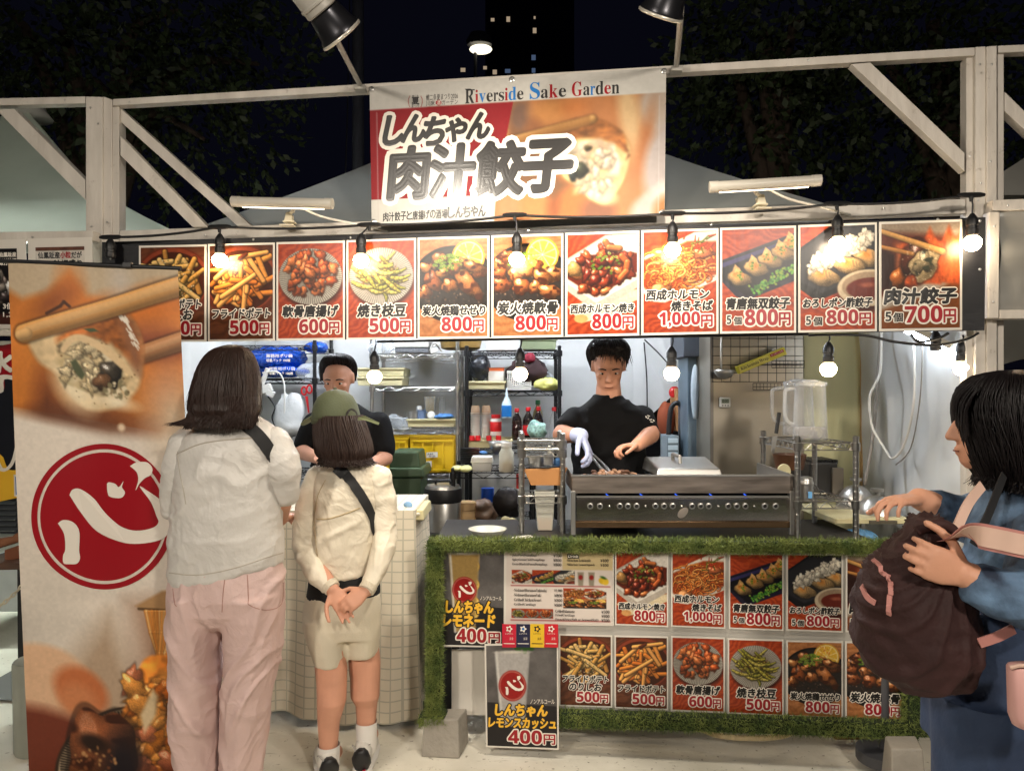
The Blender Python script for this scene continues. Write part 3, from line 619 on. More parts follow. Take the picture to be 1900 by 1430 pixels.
def pt_standing(w=190):
    """roll-up banner picture; coordinates measured on the picture itself"""
    A = 2.95; c = Canvas(w, A, (226, 214, 200), seed=71); r = c.r
    n1 = c.noise(2.2, 2.2, 3)
    # blurred fried dumplings behind
    c.poly([(-.1, -.1), (1.1, -.1), (1.1, .97), (-.1, .80)], (200, 120, 54))
    c.C *= (1 + .22 * n1)[..., None]
    c.poly([(-.1, -.1), (1.1, -.1), (1.1, .12), (.7, .2), (.45, .17), (.36, .03), (.22, .16), (.08, .2), (-.1, .1)], (190, 170, 142), soft=.05)
    for x, y, a, b, t, k in ((.36, .15, .07, .14, .0, (206, 118, 44)), (.2, .4, .12, .18, .3, (206, 128, 50)), (.6, .24, .18, .08, -.3, (214, 118, 50)), (.85, .2, .16, .1, -.3, (210, 116, 44)), (.05, .7, .1, .2, 0, (200, 120, 50)), (.9, .7, .1, .25, .1, (198, 110, 56)),
                             (.75, .42, .2, .09, -.2, (150, 84, 60)), (.2, .78, .08, .2, .1, (110, 56, 24)), (.35, .86, .2, .06, 0, (84, 44, 30)), (.55, .9, .3, .06, .1, (104, 58, 34)), (.85, .93, .12, .05, .1, (170, 110, 80)), (.92, .45, .12, .06, -.2, (110, 50, 34)), (.65, .08, .05, .09, 0, (196, 186, 176)), (.25, .22, .1, .04, -.6, (122, 60, 30))):
        c.ell(x, y, a, b, t, k, soft=.12, al=.85)
    # white dish below
    c.poly([(-.1, .83), (.25, .90), (.55, .97), (.85, .96), (1.1, .80), (1.1, 1.9), (-.1, 1.9)], (226, 214, 200), soft=.07)
    c.ell(.93, .85, .14, .22, .0, (208, 186, 158), soft=.2, al=.8)
    c.ell(.62, .915, .022, .022, 0, (226, 200, 170), soft=.02)
    # chopsticks and dumpling
    c.cap(.6, .55, 1.05, .39, .05, .052, (178, 124, 82), sh=.35, out=.35); c.cap(.6, .535, 1.05, .372, .018, .018, (204, 152, 108), sh=.1, out=0)
    body = [(.10, .40), (.3, .33), (.5, .27), (.62, .25), (.72, .30), (.77, .42), (.765, .56), (.74, .68), (.66, .77), (.56, .82), (.42, .82), (.32, .73), (.25, .62), (.15, .55)]
    c.spoly(body, (150, 100, 60), soft=.03, al=.6); c.spoly([(x * .975 + .012, y * .985 + .008) for x, y in body], (222, 194, 150), soft=.03, tex=.16)
    c.ell(.36, .7, .1, .16, -.6, (240, 222, 186), soft=.08, al=.7); c.ell(.6, .77, .12, .04, .2, (244, 228, 196), soft=.04, al=.7)
    c.spoly([(.28, .4), (.45, .29), (.62, .245), (.72, .30), (.765, .44), (.74, .56), (.6, .47), (.42, .4), (.3, .46)], (170, 98, 46), soft=.05, tex=.4)
    c.spoly([(.62, .26), (.72, .32), (.76, .44), (.75, .62), (.68, .52)], (146, 96, 66), soft=.05, al=.8)
    c.spoly([(.27, .46), (.36, .40), (.45, .42), (.58, .49), (.68, .58), (.64, .70), (.5, .74), (.36, .68), (.3, .58)], (182, 158, 118), soft=.02, tex=.5)
    for i in range(130):
        a = r.rand() * 6.28; q = r.rand() ** .5
        c.ell(.46 + .17 * q * np.cos(a), .575 + .13 * q * np.sin(a), .03 + .025 * r.rand(), .024, r.rand() * 3, [(216, 196, 156), (196, 172, 128), (176, 166, 124), (164, 136, 98), (226, 208, 176)][r.randint(5)], soft=.022, al=.75)
    for i in range(26):
        a = r.rand() * 6.28; q = r.rand() ** .5
        c.blob(.45 + .16 * q * np.cos(a), .575 + .12 * q * np.sin(a), .03 + .02 * r.rand(), .024, r.rand() * 3, [(216, 196, 156), (200, 178, 136)][r.randint(2)], spec=.1, rough=.3, dark=.72)
    c.blob(.575, .60, .065, .075, .3, (72, 64, 54), spec=.5, rough=.35); c.blob(.52, .66, .055, .05, 0, (120, 84, 56), spec=.2, rough=.2); c.poly([(.34, .55), (.37, .53), (.42, .62), (.40, .65), (.36, .61)], (80, 86, 60), soft=.012)
    c.spoly([(.29, .47), (.37, .395), (.47, .41), (.6, .48), (.7, .6), (.67, .61), (.55, .51), (.44, .445), (.37, .43), (.31, .5)], (224, 194, 150), soft=.012)
    c.poly([(.42, .358), (.48, .352), (.51, .37), (.46, .376)], (70, 84, 56)); c.speck(.6, .7, .08, .05, 26, .015, [(226, 210, 176), (130, 120, 90)], al=.8)
    for i in range(46):
        t = r.rand(); x = .635 + .10 * t + r.randn() * .008; y = .265 + .17 * t * t + .05 * t + r.randn() * .008
        c.cap(x, y, x + .012, y + .02, .004, .003, (236, 226, 210), sh=0, out=0)
    c.cap(.08, .40, 1.03, .085, .052, .056, (216, 158, 92), sh=.35, out=.4); c.cap(.1, .377, 1.03, .065, .02, .024, (226, 176, 116), sh=.1, out=0); c.cap(.06, .41, .1, .4, .03, .034, (222, 176, 118), sh=.3, out=0)
    c.path([(.22, .28), (.3, .235), (.32, .21), (.35, .235)], .009, (76, 44, 26), sh=0, out=0)
    c.speck(.5, .6, .24, .2, 40, .004, [(100, 70, 40)], al=.7)
    # lower picture : soup pouring over meat
    c.poly([(.15, 2.35), (.5, 1.98), (.62, 2.3), (.75, 2.6), (.1, 2.6)], (184, 158, 132), soft=.18); c.poly([(.6, 1.9), (.75, 1.88), (.9, 2.3), (.66, 2.35)], (150, 110, 84), soft=.14, al=.6)
    c.ell(.15, 1.9, .2, .3, 0, (214, 204, 190), soft=.3, al=.7)
    c.poly([(.66, 1.93), (.82, 1.84), (1.1, 1.82), (1.1, 1.97), (.72, 1.955)], (176, 136, 92), soft=.02); c.cap(.68, 1.945, 1.0, 1.96, .008, .008, (90, 66, 40), sh=0, out=0)
    for i in range(26):
        x = .72 + .19 * (i / 25.); xt = .775 + .06 * (i / 25.) + .01 * r.randn()
        c.path([(x, 1.96), (x * .6 + xt * .4, 2.08), (xt, 2.2), (xt + .003, 2.38)], .007 + .005 * r.rand(), [(230, 156, 74), (216, 134, 54), (240, 186, 116)][r.randint(3)], sh=.3, out=.15, spec=.2)
    c.ell(.1, 2.38, .3, .22, .35, (224, 182, 146), soft=.04); c.ell(.32, 2.42, .17, .12, .6, (196, 112, 66), soft=.05); c.ell(.3, 2.48, .12, .09, .6, (206, 130, 84), soft=.06); c.poly([(-.1, 2.48), (.1, 2.52), (.28, 2.58), (.4, 2.6), (.4, 3), (-.1, 3)], (116, 52, 32), soft=.08)
    c.ell(.62, 2.86, .48, .36, -.2, (58, 40, 28)); c.ell(.62, 2.86, .46, .345, -.2, (190, 170, 140)); c.ell(.64, 2.88, .42, .32, -.2, (70, 48, 34))
    for i in range(60):
        a = 2.4 + i * .045; ca, sa = np.cos(a), np.sin(a)
        c.cap(.63 + .37 * ca, 2.87 + .28 * sa, .62 + .44 * ca, 2.86 + .33 * sa, .004, .005, (40, 28, 20), sh=0, out=0)
    c.spoly([(.52, 2.64), (.60, 2.46), (.66, 2.3), (.72, 2.22), (.84, 2.21), (1.1, 2.25), (1.2, 3.1), (.56, 3.1)], (214, 126, 46), soft=.02, tex=.5)
    for i in range(90):
        x, y = .62 + .42 * r.rand(), 2.34 + .56 * r.rand()
        c.blob(x, y, .05 + .05 * r.rand(), .03 + .03 * r.rand(), -.4 + r.randn() * .5, [(220, 130, 44), (198, 104, 30), (236, 156, 70), (206, 118, 76)][r.randint(4)], spec=.25, rough=.3, dark=.65)
    c.poly([(.66, 2.55), (.74, 2.4), (.77, 2.44), (.75, 2.56), (.68, 2.66)], (214, 190, 150), soft=.02, al=.8); c.ell(.86, 2.33, .08, .035, .2, (214, 140, 60), soft=.03)
    c.blob(.42, 2.78, .2, .27, .25, (140, 78, 44), spec=.12, rough=.2, char=.4); c.ell(.55, 2.85, .12, .2, 0, (28, 20, 26), soft=.1, al=.8); c.ell(.38, 2.72, .09, .05, .3, (40, 22, 14), soft=.04); c.speck(.38, 2.85, .14, .12, 60, .01, [(190, 140, 90), (120, 70, 40)], al=.7)
    c.ell(.85, 2.95, .2, .1, 0, (110, 40, 20), soft=.1, al=.7)
    c.grain(60, 60, .04)
    return c

def pt_banner(w=330):
    """hanging banner; x 0..1 over its width, y down to A"""
    A = .47; c = Canvas(w, A, (218, 214, 206), seed=81); r = c.r
    c.poly([(0.2, .075), (1.1, .075), (1.1, .6), (.2, .6)], (178, 116, 70)); 
    n = c.noise(5, 5)[..., None]; m = np.clip((c.Y - .08) / .004, 0, 1)[..., None] * np.clip((c.X - .2) / .01, 0, 1)[..., None]
    c.C = c.C * (1 + .18 * n * m)
    for x, y, a, b, t, k in ((.52, .13, .04, .06, 0, (120, 90, 74)), (.62, .12, .07, .04, 0, (206, 140, 80)), (.56, .18, .03, .04, 0, (150, 96, 60)), (.7, .11, .05, .03, 0, (190, 116, 60)), (.55, .43, .07, .07, .2, (206, 128, 74)), (.64, .42, .03, .08, .2, (150, 84, 44)), (.70, .43, .05, .07, 0, (196, 110, 56)), (.48, .42, .04, .05, 0, (190, 130, 86)), (.78, .45, .06, .05, 0, (140, 88, 60)),
                             (.99, .12, .08, .09, 0, (190, 172, 156)), (.88, .14, .035, .12, -.15, (214, 178, 130)), (.93, .25, .02, .12, .2, (176, 110, 64)), (1.0, .3, .07, .14, .2, (180, 168, 164)), (.98, .42, .1, .04, -.7, (214, 208, 200)), (.93, .44, .05, .03, -.7, (190, 176, 168)), (1.02, .46, .06, .06, -.6, (176, 120, 66))):
        c.ell(x, y, a, b, t, k, soft=.03, al=.9)
    c.poly([(.49, .17), (.58, .2), (.6, .3), (.68, .36), (.63, .4), (.48, .33)], (122, 84, 54), soft=.03)
    # dumpling
    P = [(.60, .185), (.70, .150), (.78, .155), (.85, .195), (.885, .24), (.885, .30), (.865, .36), (.84, .40), (.81, .43), (.775, .425), (.735, .40), (.70, .365), (.655, .33), (.64, .26)]
    c.spoly(P, (160, 120, 70), soft=.01, al=.7); c.spoly([(.765 + (x - .765) * .96, .29 + (y - .29) * .96) for x, y in P], (212, 186, 128), soft=.008, tex=.12); c.ell(.8, .4, .04, .025, .3, (232, 214, 166), soft=.02, al=.8)
    c.spoly([(.58, .19), (.70, .148), (.79, .155), (.86, .20), (.875, .265), (.83, .235), (.77, .215), (.7, .215), (.665, .26), (.63, .25)], (150, 92, 44), soft=.012, tex=.4)
    c.spoly([(.68, .26), (.71, .225), (.78, .22), (.83, .25), (.85, .29), (.83, .34), (.80, .40), (.77, .41), (.72, .37), (.69, .33)], (206, 186, 158), soft=.006, tex=.3)
    for i in range(110):
        a = r.rand() * 6.28; q = r.rand() ** .5
        c.ell(.765 + .075 * q * np.cos(a), .31 + .085 * q * np.sin(a), .014 + .012 * r.rand(), .011, r.rand() * 3, [(226, 210, 190), (206, 186, 150), (222, 190, 130), (190, 160, 130), (230, 214, 200)][r.randint(5)], soft=.010, al=.75)
    for i in range(24):
        a = r.rand() * 6.28; q = r.rand() ** .5
        c.blob(.765 + .07 * q * np.cos(a), .31 + .08 * q * np.sin(a), .014 + .008 * r.rand(), .011, r.rand() * 3, [(226, 208, 188), (212, 190, 156)][r.randint(2)], spec=.05, rough=.3, dark=.85)
    c.blob(.72, .315, .024, .026, 0, (66, 70, 50), spec=.3); c.blob(.695, .33, .012, .02, 0, (40, 50, 50), spec=.3); c.blob(.745, .245, .012, .008, 0, (90, 76, 40), spec=.1); c.poly([(.845, .22), (.88, .26), (.87, .29), (.885, .275)], (120, 66, 34), soft=.006)
    c.cap(.49, .212, .76, .152, .018, .014, (184, 134, 74), sh=.3, out=.4); c.cap(.49, .203, .76, .145, .006, .005, (206, 158, 96), sh=0, out=0)
    for i in range(9): c.cap(.5, .2 + .003 * i, .75, .142 + .003 * i, .0008, .0008, (150, 100, 52), sh=0, out=0)
    c.blur(1)
    # red field and bottom white strip
    c.poly([(-.1, .080), (.495, .080), (.455, .27), (.435, .382), (-.1, .382)], (150, 14, 26), soft=.003)
    c.ell(.12, .16, .2, .07, -.1, (176, 40, 44), soft=.12, al=.35)
    c.poly([(-.1, .382), (.435, .382), (.418, .6), (-.1, .6)], (218, 214, 206), soft=.003)
    c.poly([(-.1, -.1), (1.1, -.1), (1.1, .080), (-.1, .080)], (218, 214, 206), soft=.003)
    for x in (.025, .978):
        for i in range(80): c.cap(x, .09 + i * .0047, x, .092 + i * .0047, .0008, .0008, (206, 196, 190), sh=0, out=0)
    c.grain(80, 80, .03)
    return c
# ---------------------------------------------------------------- materials
WHITE_WOOD = mat('white_painted_wood', (184, 176, 166), .5, nz=.14, ns=9, bump=.5, bs=26, stretch=(1, 1, .25), rgb2=(214, 207, 197), detail=6)
_n = WHITE_WOOD.node_tree; _p = _n.nodes['Principled BSDF']; _o = _p.inputs['Base Color'].links[0].from_socket; _t = _n.nodes.new('ShaderNodeTexNoise'); _t.inputs['Scale'].default_value = 16; _t.inputs['Detail'].default_value = 8; _t.inputs['Roughness'].default_value = .75
_c = _n.nodes.new('ShaderNodeTexCoord'); _n.links.new(_c.outputs['Object'], _t.inputs['Vector']); _r = _n.nodes.new('ShaderNodeValToRGB'); _r.color_ramp.elements[0].position = .33; _r.color_ramp.elements[1].position = .40; _r.color_ramp.elements[0].color = (.35, .28, .22, 1); _r.color_ramp.elements[1].color = (1, 1, 1, 1); _n.links.new(_t.outputs[0], _r.inputs[0])
_m = _n.nodes.new('ShaderNodeMixRGB'); _m.blend_type = 'MULTIPLY'; _m.inputs[0].default_value = .35; _n.links.new(_o, _m.inputs[1]); _n.links.new(_r.outputs[0], _m.inputs[2]); _n.links.new(_m.outputs[0], _p.inputs['Base Color'])
M_BLACK = mat('black_plastic', (22, 22, 24), .45, nz=.1)
M_CORD = mat('black_rubber', (14, 14, 16), .5, nz=0)
M_STEEL = mat('brushed_steel', (190, 188, 184), .32, .9, nz=.1, ns=3, bump=.05, bs=200)
M_CHROME = mat('chrome_wire', (170, 168, 164), .28, 1, nz=.05)
M_BLKWIRE = mat('black_wire', (24, 24, 26), .4, .4, nz=.05)
M_TENT = mat_fabric('tent_canvas', (196, 194, 186), .3, .06, .5, 5)
M_SHEET = mat_fabric('tent_side_sheet', (212, 214, 214), .2, .07, .35, 6)
M_PAPER = mat('white_paper', (214, 208, 198), .4, nz=.02)
M_INKB = mat('black_ink', (16, 14, 14), .35, nz=0); M_INKR = mat('red_ink', (150, 12, 26), .35, nz=0); M_INKW = mat('white_ink', (226, 218, 206), .4, nz=0)
M_INKG = mat('gold_ink', (232, 180, 52), .35, nz=0); M_INKBL = mat('blue_ink', (30, 110, 180), .35, nz=0); M_INKGR = mat('grey_ink', (52, 50, 50), .3, nz=0)
M_BULB = mat_glow('lit_bulb_glass', (255, 230, 194), 50.0)
M_ASSUMED_TUBE = mat_glow('assumed_tube_glass', (240, 246, 255), 215.0)  # glow of the assumed kitchen tubes
M_LENS = mat_glow('lit_lamp_lens', (255, 232, 190), 16.0)

# ---------------------------------------------------------------- the ground and the far background
gm = mat('worn_painted_concrete', (194, 188, 172), .6, nz=.2, ns=2.2, bump=.5, bs=16, rgb2=(234, 229, 216), detail=9)
nt = gm.node_tree; p = nt.nodes['Principled BSDF']; old = p.inputs['Base Color'].links[0].from_socket
tc = nt.nodes.new('ShaderNodeTexCoord'); mp = nt.nodes.new('ShaderNodeMapping'); mp.inputs['Scale'].default_value = (5, 26, 5); nt.links.new(tc.outputs['Object'], mp.inputs[0])
n2 = nt.nodes.new('ShaderNodeTexNoise'); n2.inputs['Scale'].default_value = 1.4; n2.inputs['Detail'].default_value = 9; n2.inputs['Roughness'].default_value = .7; nt.links.new(mp.outputs[0], n2.inputs['Vector'])
r2 = nt.nodes.new('ShaderNodeValToRGB'); r2.color_ramp.elements[0].position = .30; r2.color_ramp.elements[1].position = .40; r2.color_ramp.elements[0].color = (.5, .47, .42, 1); r2.color_ramp.elements[1].color = (1, 1, 1, 1)
nt.links.new(n2.outputs[0], r2.inputs[0]); mm = nt.nodes.new('ShaderNodeMixRGB'); mm.blend_type = 'MULTIPLY'; mm.inputs[0].default_value = .8
nt.links.new(old, mm.inputs[1]); nt.links.new(r2.outputs[0], mm.inputs[2])
v2 = nt.nodes.new('ShaderNodeTexNoise'); v2.inputs['Scale'].default_value = 42; v2.inputs['Detail'].default_value = 2; nt.links.new(tc.outputs['Object'], v2.inputs['Vector'])
r3 = nt.nodes.new('ShaderNodeValToRGB'); r3.color_ramp.elements[0].position = .28; r3.color_ramp.elements[1].position = .34; r3.color_ramp.elements[0].color = (.35, .3, .25, 1); r3.color_ramp.elements[1].color = (1, 1, 1, 1); nt.links.new(v2.outputs[0], r3.inputs[0])
m3 = nt.nodes.new('ShaderNodeMixRGB'); m3.blend_type = 'MULTIPLY'; m3.inputs[0].default_value = .7; nt.links.new(mm.outputs[0], m3.inputs[1]); nt.links.new(r3.outputs[0], m3.inputs[2]); nt.links.new(m3.outputs[0], p.inputs['Base Color'])
MB().poly([(-300, -60, 0), (300, -60, 0), (300, 400, 0), (-300, 400, 0)]).build('ground', gm, kind='structure')

far = thing('apartment_tower', 'dark high-rise far behind the stall with a few lit windows', 'building', (10, 120, 0))
MB().box((3, 126, 36), (15, 12, 72)).build('wall', mat('dark_tower_wall', (40, 42, 54), .8), far)
M_WIN = mat_glow('lit_window', (255, 226, 190), .28); M_WINB = mat_glow('lit_window_blue', (150, 180, 230), .14)
for x, y, w, h, b in ((914, 37, 6, 5, 0), (943, 36, 6, 8, 0), (992, 57, 6, 8, 0), (992, 33, 3, 4, 0), (990, 107, 7, 8, 1), (990, 131, 6, 7, 1), (859, 130, 8, 6, 0), (900, 126, 6, 5, 0), (918, 134, 7, 7, 0), (942, 132, 9, 6, 1)):
    MB().bpx(x - w * .55, y - h * .6, x + w * .55, y + h * .6, 119.9, .05).build('window', M_WINB if b else M_WIN, far)
lp = thing('street_lamp', 'lit street lamp on a tall pole behind the stall banner', 'street lamp', U(890, 700, 26))
MB().tube([U(882, 1000, 26), U(882, 100, 26), U(886, 70, 26)], .06, 8).build('pole', mat('grey_pole_metal', (70, 70, 74), .5), lp)
MB().loft([(U(890, 84, 26), V((.46, 0, 0)), V((0, .3, 0)), 1), (U(890, 76, 26), V((.5, 0, 0)), V((0, .3, 0)), 1), (U(888, 62, 26), V((.3, 0, 0)), V((0, .2, 0)), 1)], 16).build('lamp_hood', mat('grey_pole_metal', (70, 70, 74), .5), lp)
MB().ball(U(892, 92, 26), (.42, .24, .16), 14).build('lamp_glass', mat_glow('street_lamp_glass', (255, 244, 214), 1.6), lp)
pl = thing('utility_pole', 'dark utility pole standing left of the hanging banner', 'utility pole', U(666, 900, 9))
MB().tube([U(666, 1000, 9), U(664, -60, 9)], [.085, .07], 12).build('pole_shaft', mat('dark_pole_concrete', (58, 60, 70), .8), pl)
MB().tube([U(638, 430, 8.9), U(645, 200, 8.9), U(650, -60, 8.9)], .008, 5).build('cable', M_CORD, pl)

# ---------------------------------------------------------------- trees in the dark
M_LEAF = mat('dark_leaves', (44, 56, 28), .6, nz=.4, ns=3); M_BARK = mat('dark_bark', (62, 50, 40), .9, nz=.3, bump=.5)
def tree(name_label, base, blobs, seed, n):
    rnd = np.random.RandomState(seed); t = thing('tree', name_label, 'tree', base, 'trees behind the stalls')
    mb = MB(); b = V(base); mid = V(blobs[0][0]); mb.tube([b, b.lerp(mid, .5) + V((.1, 0, 0)), mid], [.22, .15, .06], 8, sm=4)
    for c, r in blobs[1:]: mb.tube([b.lerp(mid, .55), V(c) * .5 + mid * .5 + V((0, 0, -.3)), V(c)], [.10, .06, .02], 6, sm=3)
    mb.build('trunk', M_BARK, t, smooth=True)
    vs = []; fs = []
    for c, r in blobs:
        for tw in range(int(n * r * r)):
            d = rnd.randn(3); d /= np.linalg.norm(d); q = np.array(c) + d * r * (.35 + .65 * rnd.rand() ** .5) * np.array((1, 1, .8))
            ax = rnd.randn(3) * .5 + d + np.array((0, 0, -.5)); ax /= np.linalg.norm(ax)
            for lf in range(7):
                a = ax + rnd.randn(3) * .45; a /= np.linalg.norm(a); s = np.cross(a, rnd.randn(3)); s /= np.linalg.norm(s); l = .07 + .05 * rnd.rand(); w = l * .28
                o = q + ax * .05 * lf + rnd.randn(3) * .03; k = len(vs); vs += [o, o + a * l * .5 + s * w, o + a * l, o + a * l * .5 - s * w]; fs.append((k, k + 1, k + 2, k + 3))
    build_np('crown', np.array(vs), fs, M_LEAF, t)
def pt(x, y, Y): return tuple(U(x, y, Y))
tree('dark leafy tree in the night behind the left stall roof', (-3.9, 7.6, 0), [(pt(120, 60, 7.2), 1.0), (pt(330, 20, 7.4), .95), (pt(200, 170, 7.2), .8), (pt(380, 260, 7.4), .8), (pt(20, 30, 7.2), .9), (pt(480, 120, 7.8), .6), (pt(330, 150, 7.4), .7)], 3, 190)
tree('dark leafy tree just right of the hanging banner', (2.9, 7.2, 0), [(pt(1420, 60, 7), .9), (pt(1500, 20, 7), .9), (pt(1350, 250, 7), .8), (pt(1500, 220, 7.2), .8), (pt(1320, 120, 7.2), .5), (pt(1420, 160, 7), .7)], 5, 190)
tree('dark leafy tree behind the right end of the stall', (4.9, 7.4, 0), [(pt(1730, 40, 6.8), .9), (pt(1620, 150, 7), .8), (pt(1700, 250, 7), .7), (pt(1860, 60, 6.8), .9), (pt(1860, 240, 7), .8)], 7, 190)

# ---------------------------------------------------------------- timber stall frames
def fpoly(mb, pts, Yc, th): return mb.prism([FP(x, y, Yc) for x, y in pts], -NF * th)
Y0 = 3.05
sf = thing('stall_frame', 'white timber frame of the dumpling stall with braces in its upper corners', 'stall frame', FP(195, 1370, Y0))
def down(pts_top, Yc, th):   # a post: the top outline of its front face runs down to the ground
    (xa, ya), (xb, yb) = pts_top; a, b = FP(xa, ya, Yc), FP(xb, yb, Yc); return MB().prism([(a.x, a.y, 0), (b.x, b.y, 0), b, a], -NF * th)
down(((159, 179), (190, 180)), Y0, .09).build('post', WHITE_WOOD, sf, bevel=.003)
down(((191, 179), (208, 185)), Y0 + .01, .08).build('post', WHITE_WOOD, sf, bevel=.003)
down(((209, 198), (221, 198)), Y0 + .015, .05).build('post', WHITE_WOOD, sf, bevel=.003)
down(((1810, 87), (1829, 86)), Y0, .10).build('post', WHITE_WOOD, sf, bevel=.003)
down(((1793, 106), (1808, 105)), Y0 + .02, .05).build('post', WHITE_WOOD, sf, bevel=.003)
fpoly(MB(), [(209, 184), (1809, 88), (1809, 103), (209, 196)], Y0, .045).build('beam', WHITE_WOOD, sf, bevel=.002)
fpoly(MB(), [(222, 428), (1792, 369), (1792, 396), (222, 449)], Y0 + .01, .045).build('beam', WHITE_WOOD, sf, bevel=.002)
fpoly(MB(), [(222, 200), (466, 419), (440, 419), (210, 214)], Y0 + .03, .045).build('brace', WHITE_WOOD, sf, bevel=.002)
fpoly(MB(), [(223, 252), (386, 421), (357, 421), (223, 288)], Y0 - .01, .04).build('brace', WHITE_WOOD, sf, bevel=.002)
fpoly(MB(), [(1580, 119), (1615, 116), (1790, 284), (1790, 318)], Y0, .045).build('brace', WHITE_WOOD, sf, bevel=.002)
lf = thing('stall_frame', 'white timber frame of the oyster stall at the left edge', 'stall frame', FP(60, 1370, Y0))
fpoly(MB(), [(-160, 186), (158, 179), (158, 192), (-160, 199)], Y0 + .012, .045).build('beam', WHITE_WOOD, lf, bevel=.002)
fpoly(MB(), [(-160, 432), (172, 428), (172, 446), (-160, 450)], Y0 - .06, .05).build('beam', WHITE_WOOD, lf, bevel=.002)
fpoly(MB(), [(-8, 203), (26, 202), (158, 334), (158, 371)], Y0 + .014, .045).build('brace', WHITE_WOOD, lf, bevel=.002)
fpoly(MB(), [(-160, 606), (60, 606), (60, 622), (-160, 622)], Y0 - .05, .045).build('beam', WHITE_WOOD, lf, bevel=.002)
rf = thing('stall_frame', 'white timber frame of the neighbouring stall at the right edge', 'stall frame', FP(1880, 1370, Y0))
down(((1831, 86), (1850, 85)), Y0 - .01, .10).build('post', WHITE_WOOD, rf, bevel=.003)
down(((1851, 98), (1863, 97)), Y0 + .02, .05).build('post', WHITE_WOOD, rf, bevel=.003)
fpoly(MB(), [(1852, 85), (2100, 74), (2100, 88), (1852, 98)], Y0 + .005, .045).build('beam', WHITE_WOOD, rf, bevel=.002)
fpoly(MB(), [(1842, 371), (2100, 362), (2100, 384), (1842, 391)], Y0 - .06, .05).build('beam', WHITE_WOOD, rf, bevel=.002)
fpoly(MB(), [(1864, 170), (1996, 300), (1996, 330), (1864, 206)], Y0 + .02, .045).build('brace', WHITE_WOOD, rf, bevel=.002)
fpoly(MB(), [(1836, 393), (1855, 393), (1853, 590), (1834, 590)], Y0 - .06, .05).build('window_frame', WHITE_WOOD, rf, bevel=.002)
fpoly(MB(), [(1855, 575), (2100, 575), (2100, 591), (1855, 591)], Y0 - .06, .05).build('window_frame', WHITE_WOOD, rf, bevel=.002)
for x, y, par in ((168, 200, sf), (182, 230, sf), (170, 420, sf), (199, 412, sf), (1818, 120, sf), (1820, 340, sf), (1815, 372, sf), (1800, 290, sf), (240, 190, sf), (700, 168, sf), (1500, 112, sf), (380, 436, sf), (560, 430, sf), (1640, 386, sf), (1840, 120, rf), (1838, 300, rf), (1845, 420, rf), (1843, 560, rf), (1870, 381, rf), (60, 440, lf), (120, 186, lf)):
    MB().lathe(FP(x, y, Y0 - .065 if par is not sf else Y0 - .003), [(.0045, 0), (.004, .002), (.001, .0025)], 10, axis=NF).build('screw_head', M_STEEL, par)
# crumpled film in the right frame
q = Quad([FP(1855, 391, Y0 - .04), FP(2080, 384, Y0 - .04), FP(2080, 576, Y0 - .04), FP(1853, 576, Y0 - .04)])
uu, vv = np.meshgrid(np.linspace(0, 1, 50), np.linspace(0, 1, 50)); A = q.map(uu.ravel(), vv.ravel(), np.zeros(2500)); A[:, 1] += .02 * ridge(A, (4, 4, 6), 3) + .008 * vn(A, (14, 14, 14), 5)
ii = np.arange(2500).reshape(50, 50); fs = np.stack([ii[:-1, :-1], ii[1:, :-1], ii[1:, 1:], ii[:-1, 1:]], -1).reshape(-1, 4).tolist()
build_np('window_film', A, fs, mat('crumpled_grey_film', (150, 148, 142), .25, nz=.05), rf, smooth=True)

# ---------------------------------------------------------------- tents
def canopy(mb, apex, cnr, sag=.14, n=10):
    """four-sided tent roof, sides sagging a little between ridge and eave"""
    for a, b in zip(cnr, cnr[1:] + cnr[:1]):
        a, b, t = V(a), V(b), V(apex); g = []
        for i in range(n + 1):
            f = i / n
            for j in range(n + 1):
                w = j / n; e = a.lerp(b, w); p = t.lerp(e, f); p.z -= sag * math.sin(math.pi * f) * (1 + .35 * math.sin(math.pi * w)); g.append(p)
        fs = [(i * (n + 1) + j, i * (n + 1) + j + 1, (i + 1) * (n + 1) + j + 1, (i + 1) * (n + 1) + j) for i in range(n) for j in range(n)]
        mb.add(g, fs)
    return mb
def sheet(pts, name, m, parent, amp=.02, n=60, sc=(2.2, 2.2, .7), seed=1, kind=None):
    q = Quad(pts); uu, vv = np.meshgrid(np.linspace(0, 1, n), np.linspace(0, 1, n)); A = q.map(uu.ravel(), vv.ravel(), np.zeros(n * n))
    d = amp * (ridge(A, sc, seed) + .5 * ridge(A + A[:, ::-1] * .4, np.array(sc) * 2.3, seed + 1) + .25 * vn(A, (9, 9, 5), seed + 2)); A += q.N[None] * d[:, None]
    i = np.arange(n * n).reshape(n, n); fs = np.stack([i[:-1, :-1], i[1:, :-1], i[1:, 1:], i[:-1, 1:]], -1).reshape(-1, 4).tolist()
    return build_np(name, A, fs, m, parent, smooth=True)
tn = thing('tent', 'white canvas tent that roofs the dumpling stall and hangs behind its shelves', 'tent', (0.2, 5.2, 0))
ex = [FP(330, 425, 3.16), FP(1800, 372, 3.16)]
lc = U(330, 434, 3.26); rc = U(1560, 386, 3.0); lb = V((lc.x - .25, 5.6, lc.z)); rb = V((rc.x + .5, 5.3, rc.z))
apx = U(965, 170, 4.4)
canopy(MB(), apx, [lc, rc, rb, lb], .05).build('roof', mat_fabric('grey_roof_canvas', (128, 130, 126), .15, .06, .5, 5), tn, smooth=True)
B0 = 5.15
sheet([(-2.6, B0, 2.42), (.93, B0, 2.42), (.93, B0, 0), (-2.6, B0, 0)], 'side_sheet', M_SHEET, tn, .035, 90, seed=4)
sheet([U(1175, 500, 5.12), U(1310, 500, 5.0), U(1296, 690, 5.0), U(1175, 800, 5.12)], 'side_sheet', M_SHEET, tn, .03, 60, (3, 3, 1.2), seed=14)
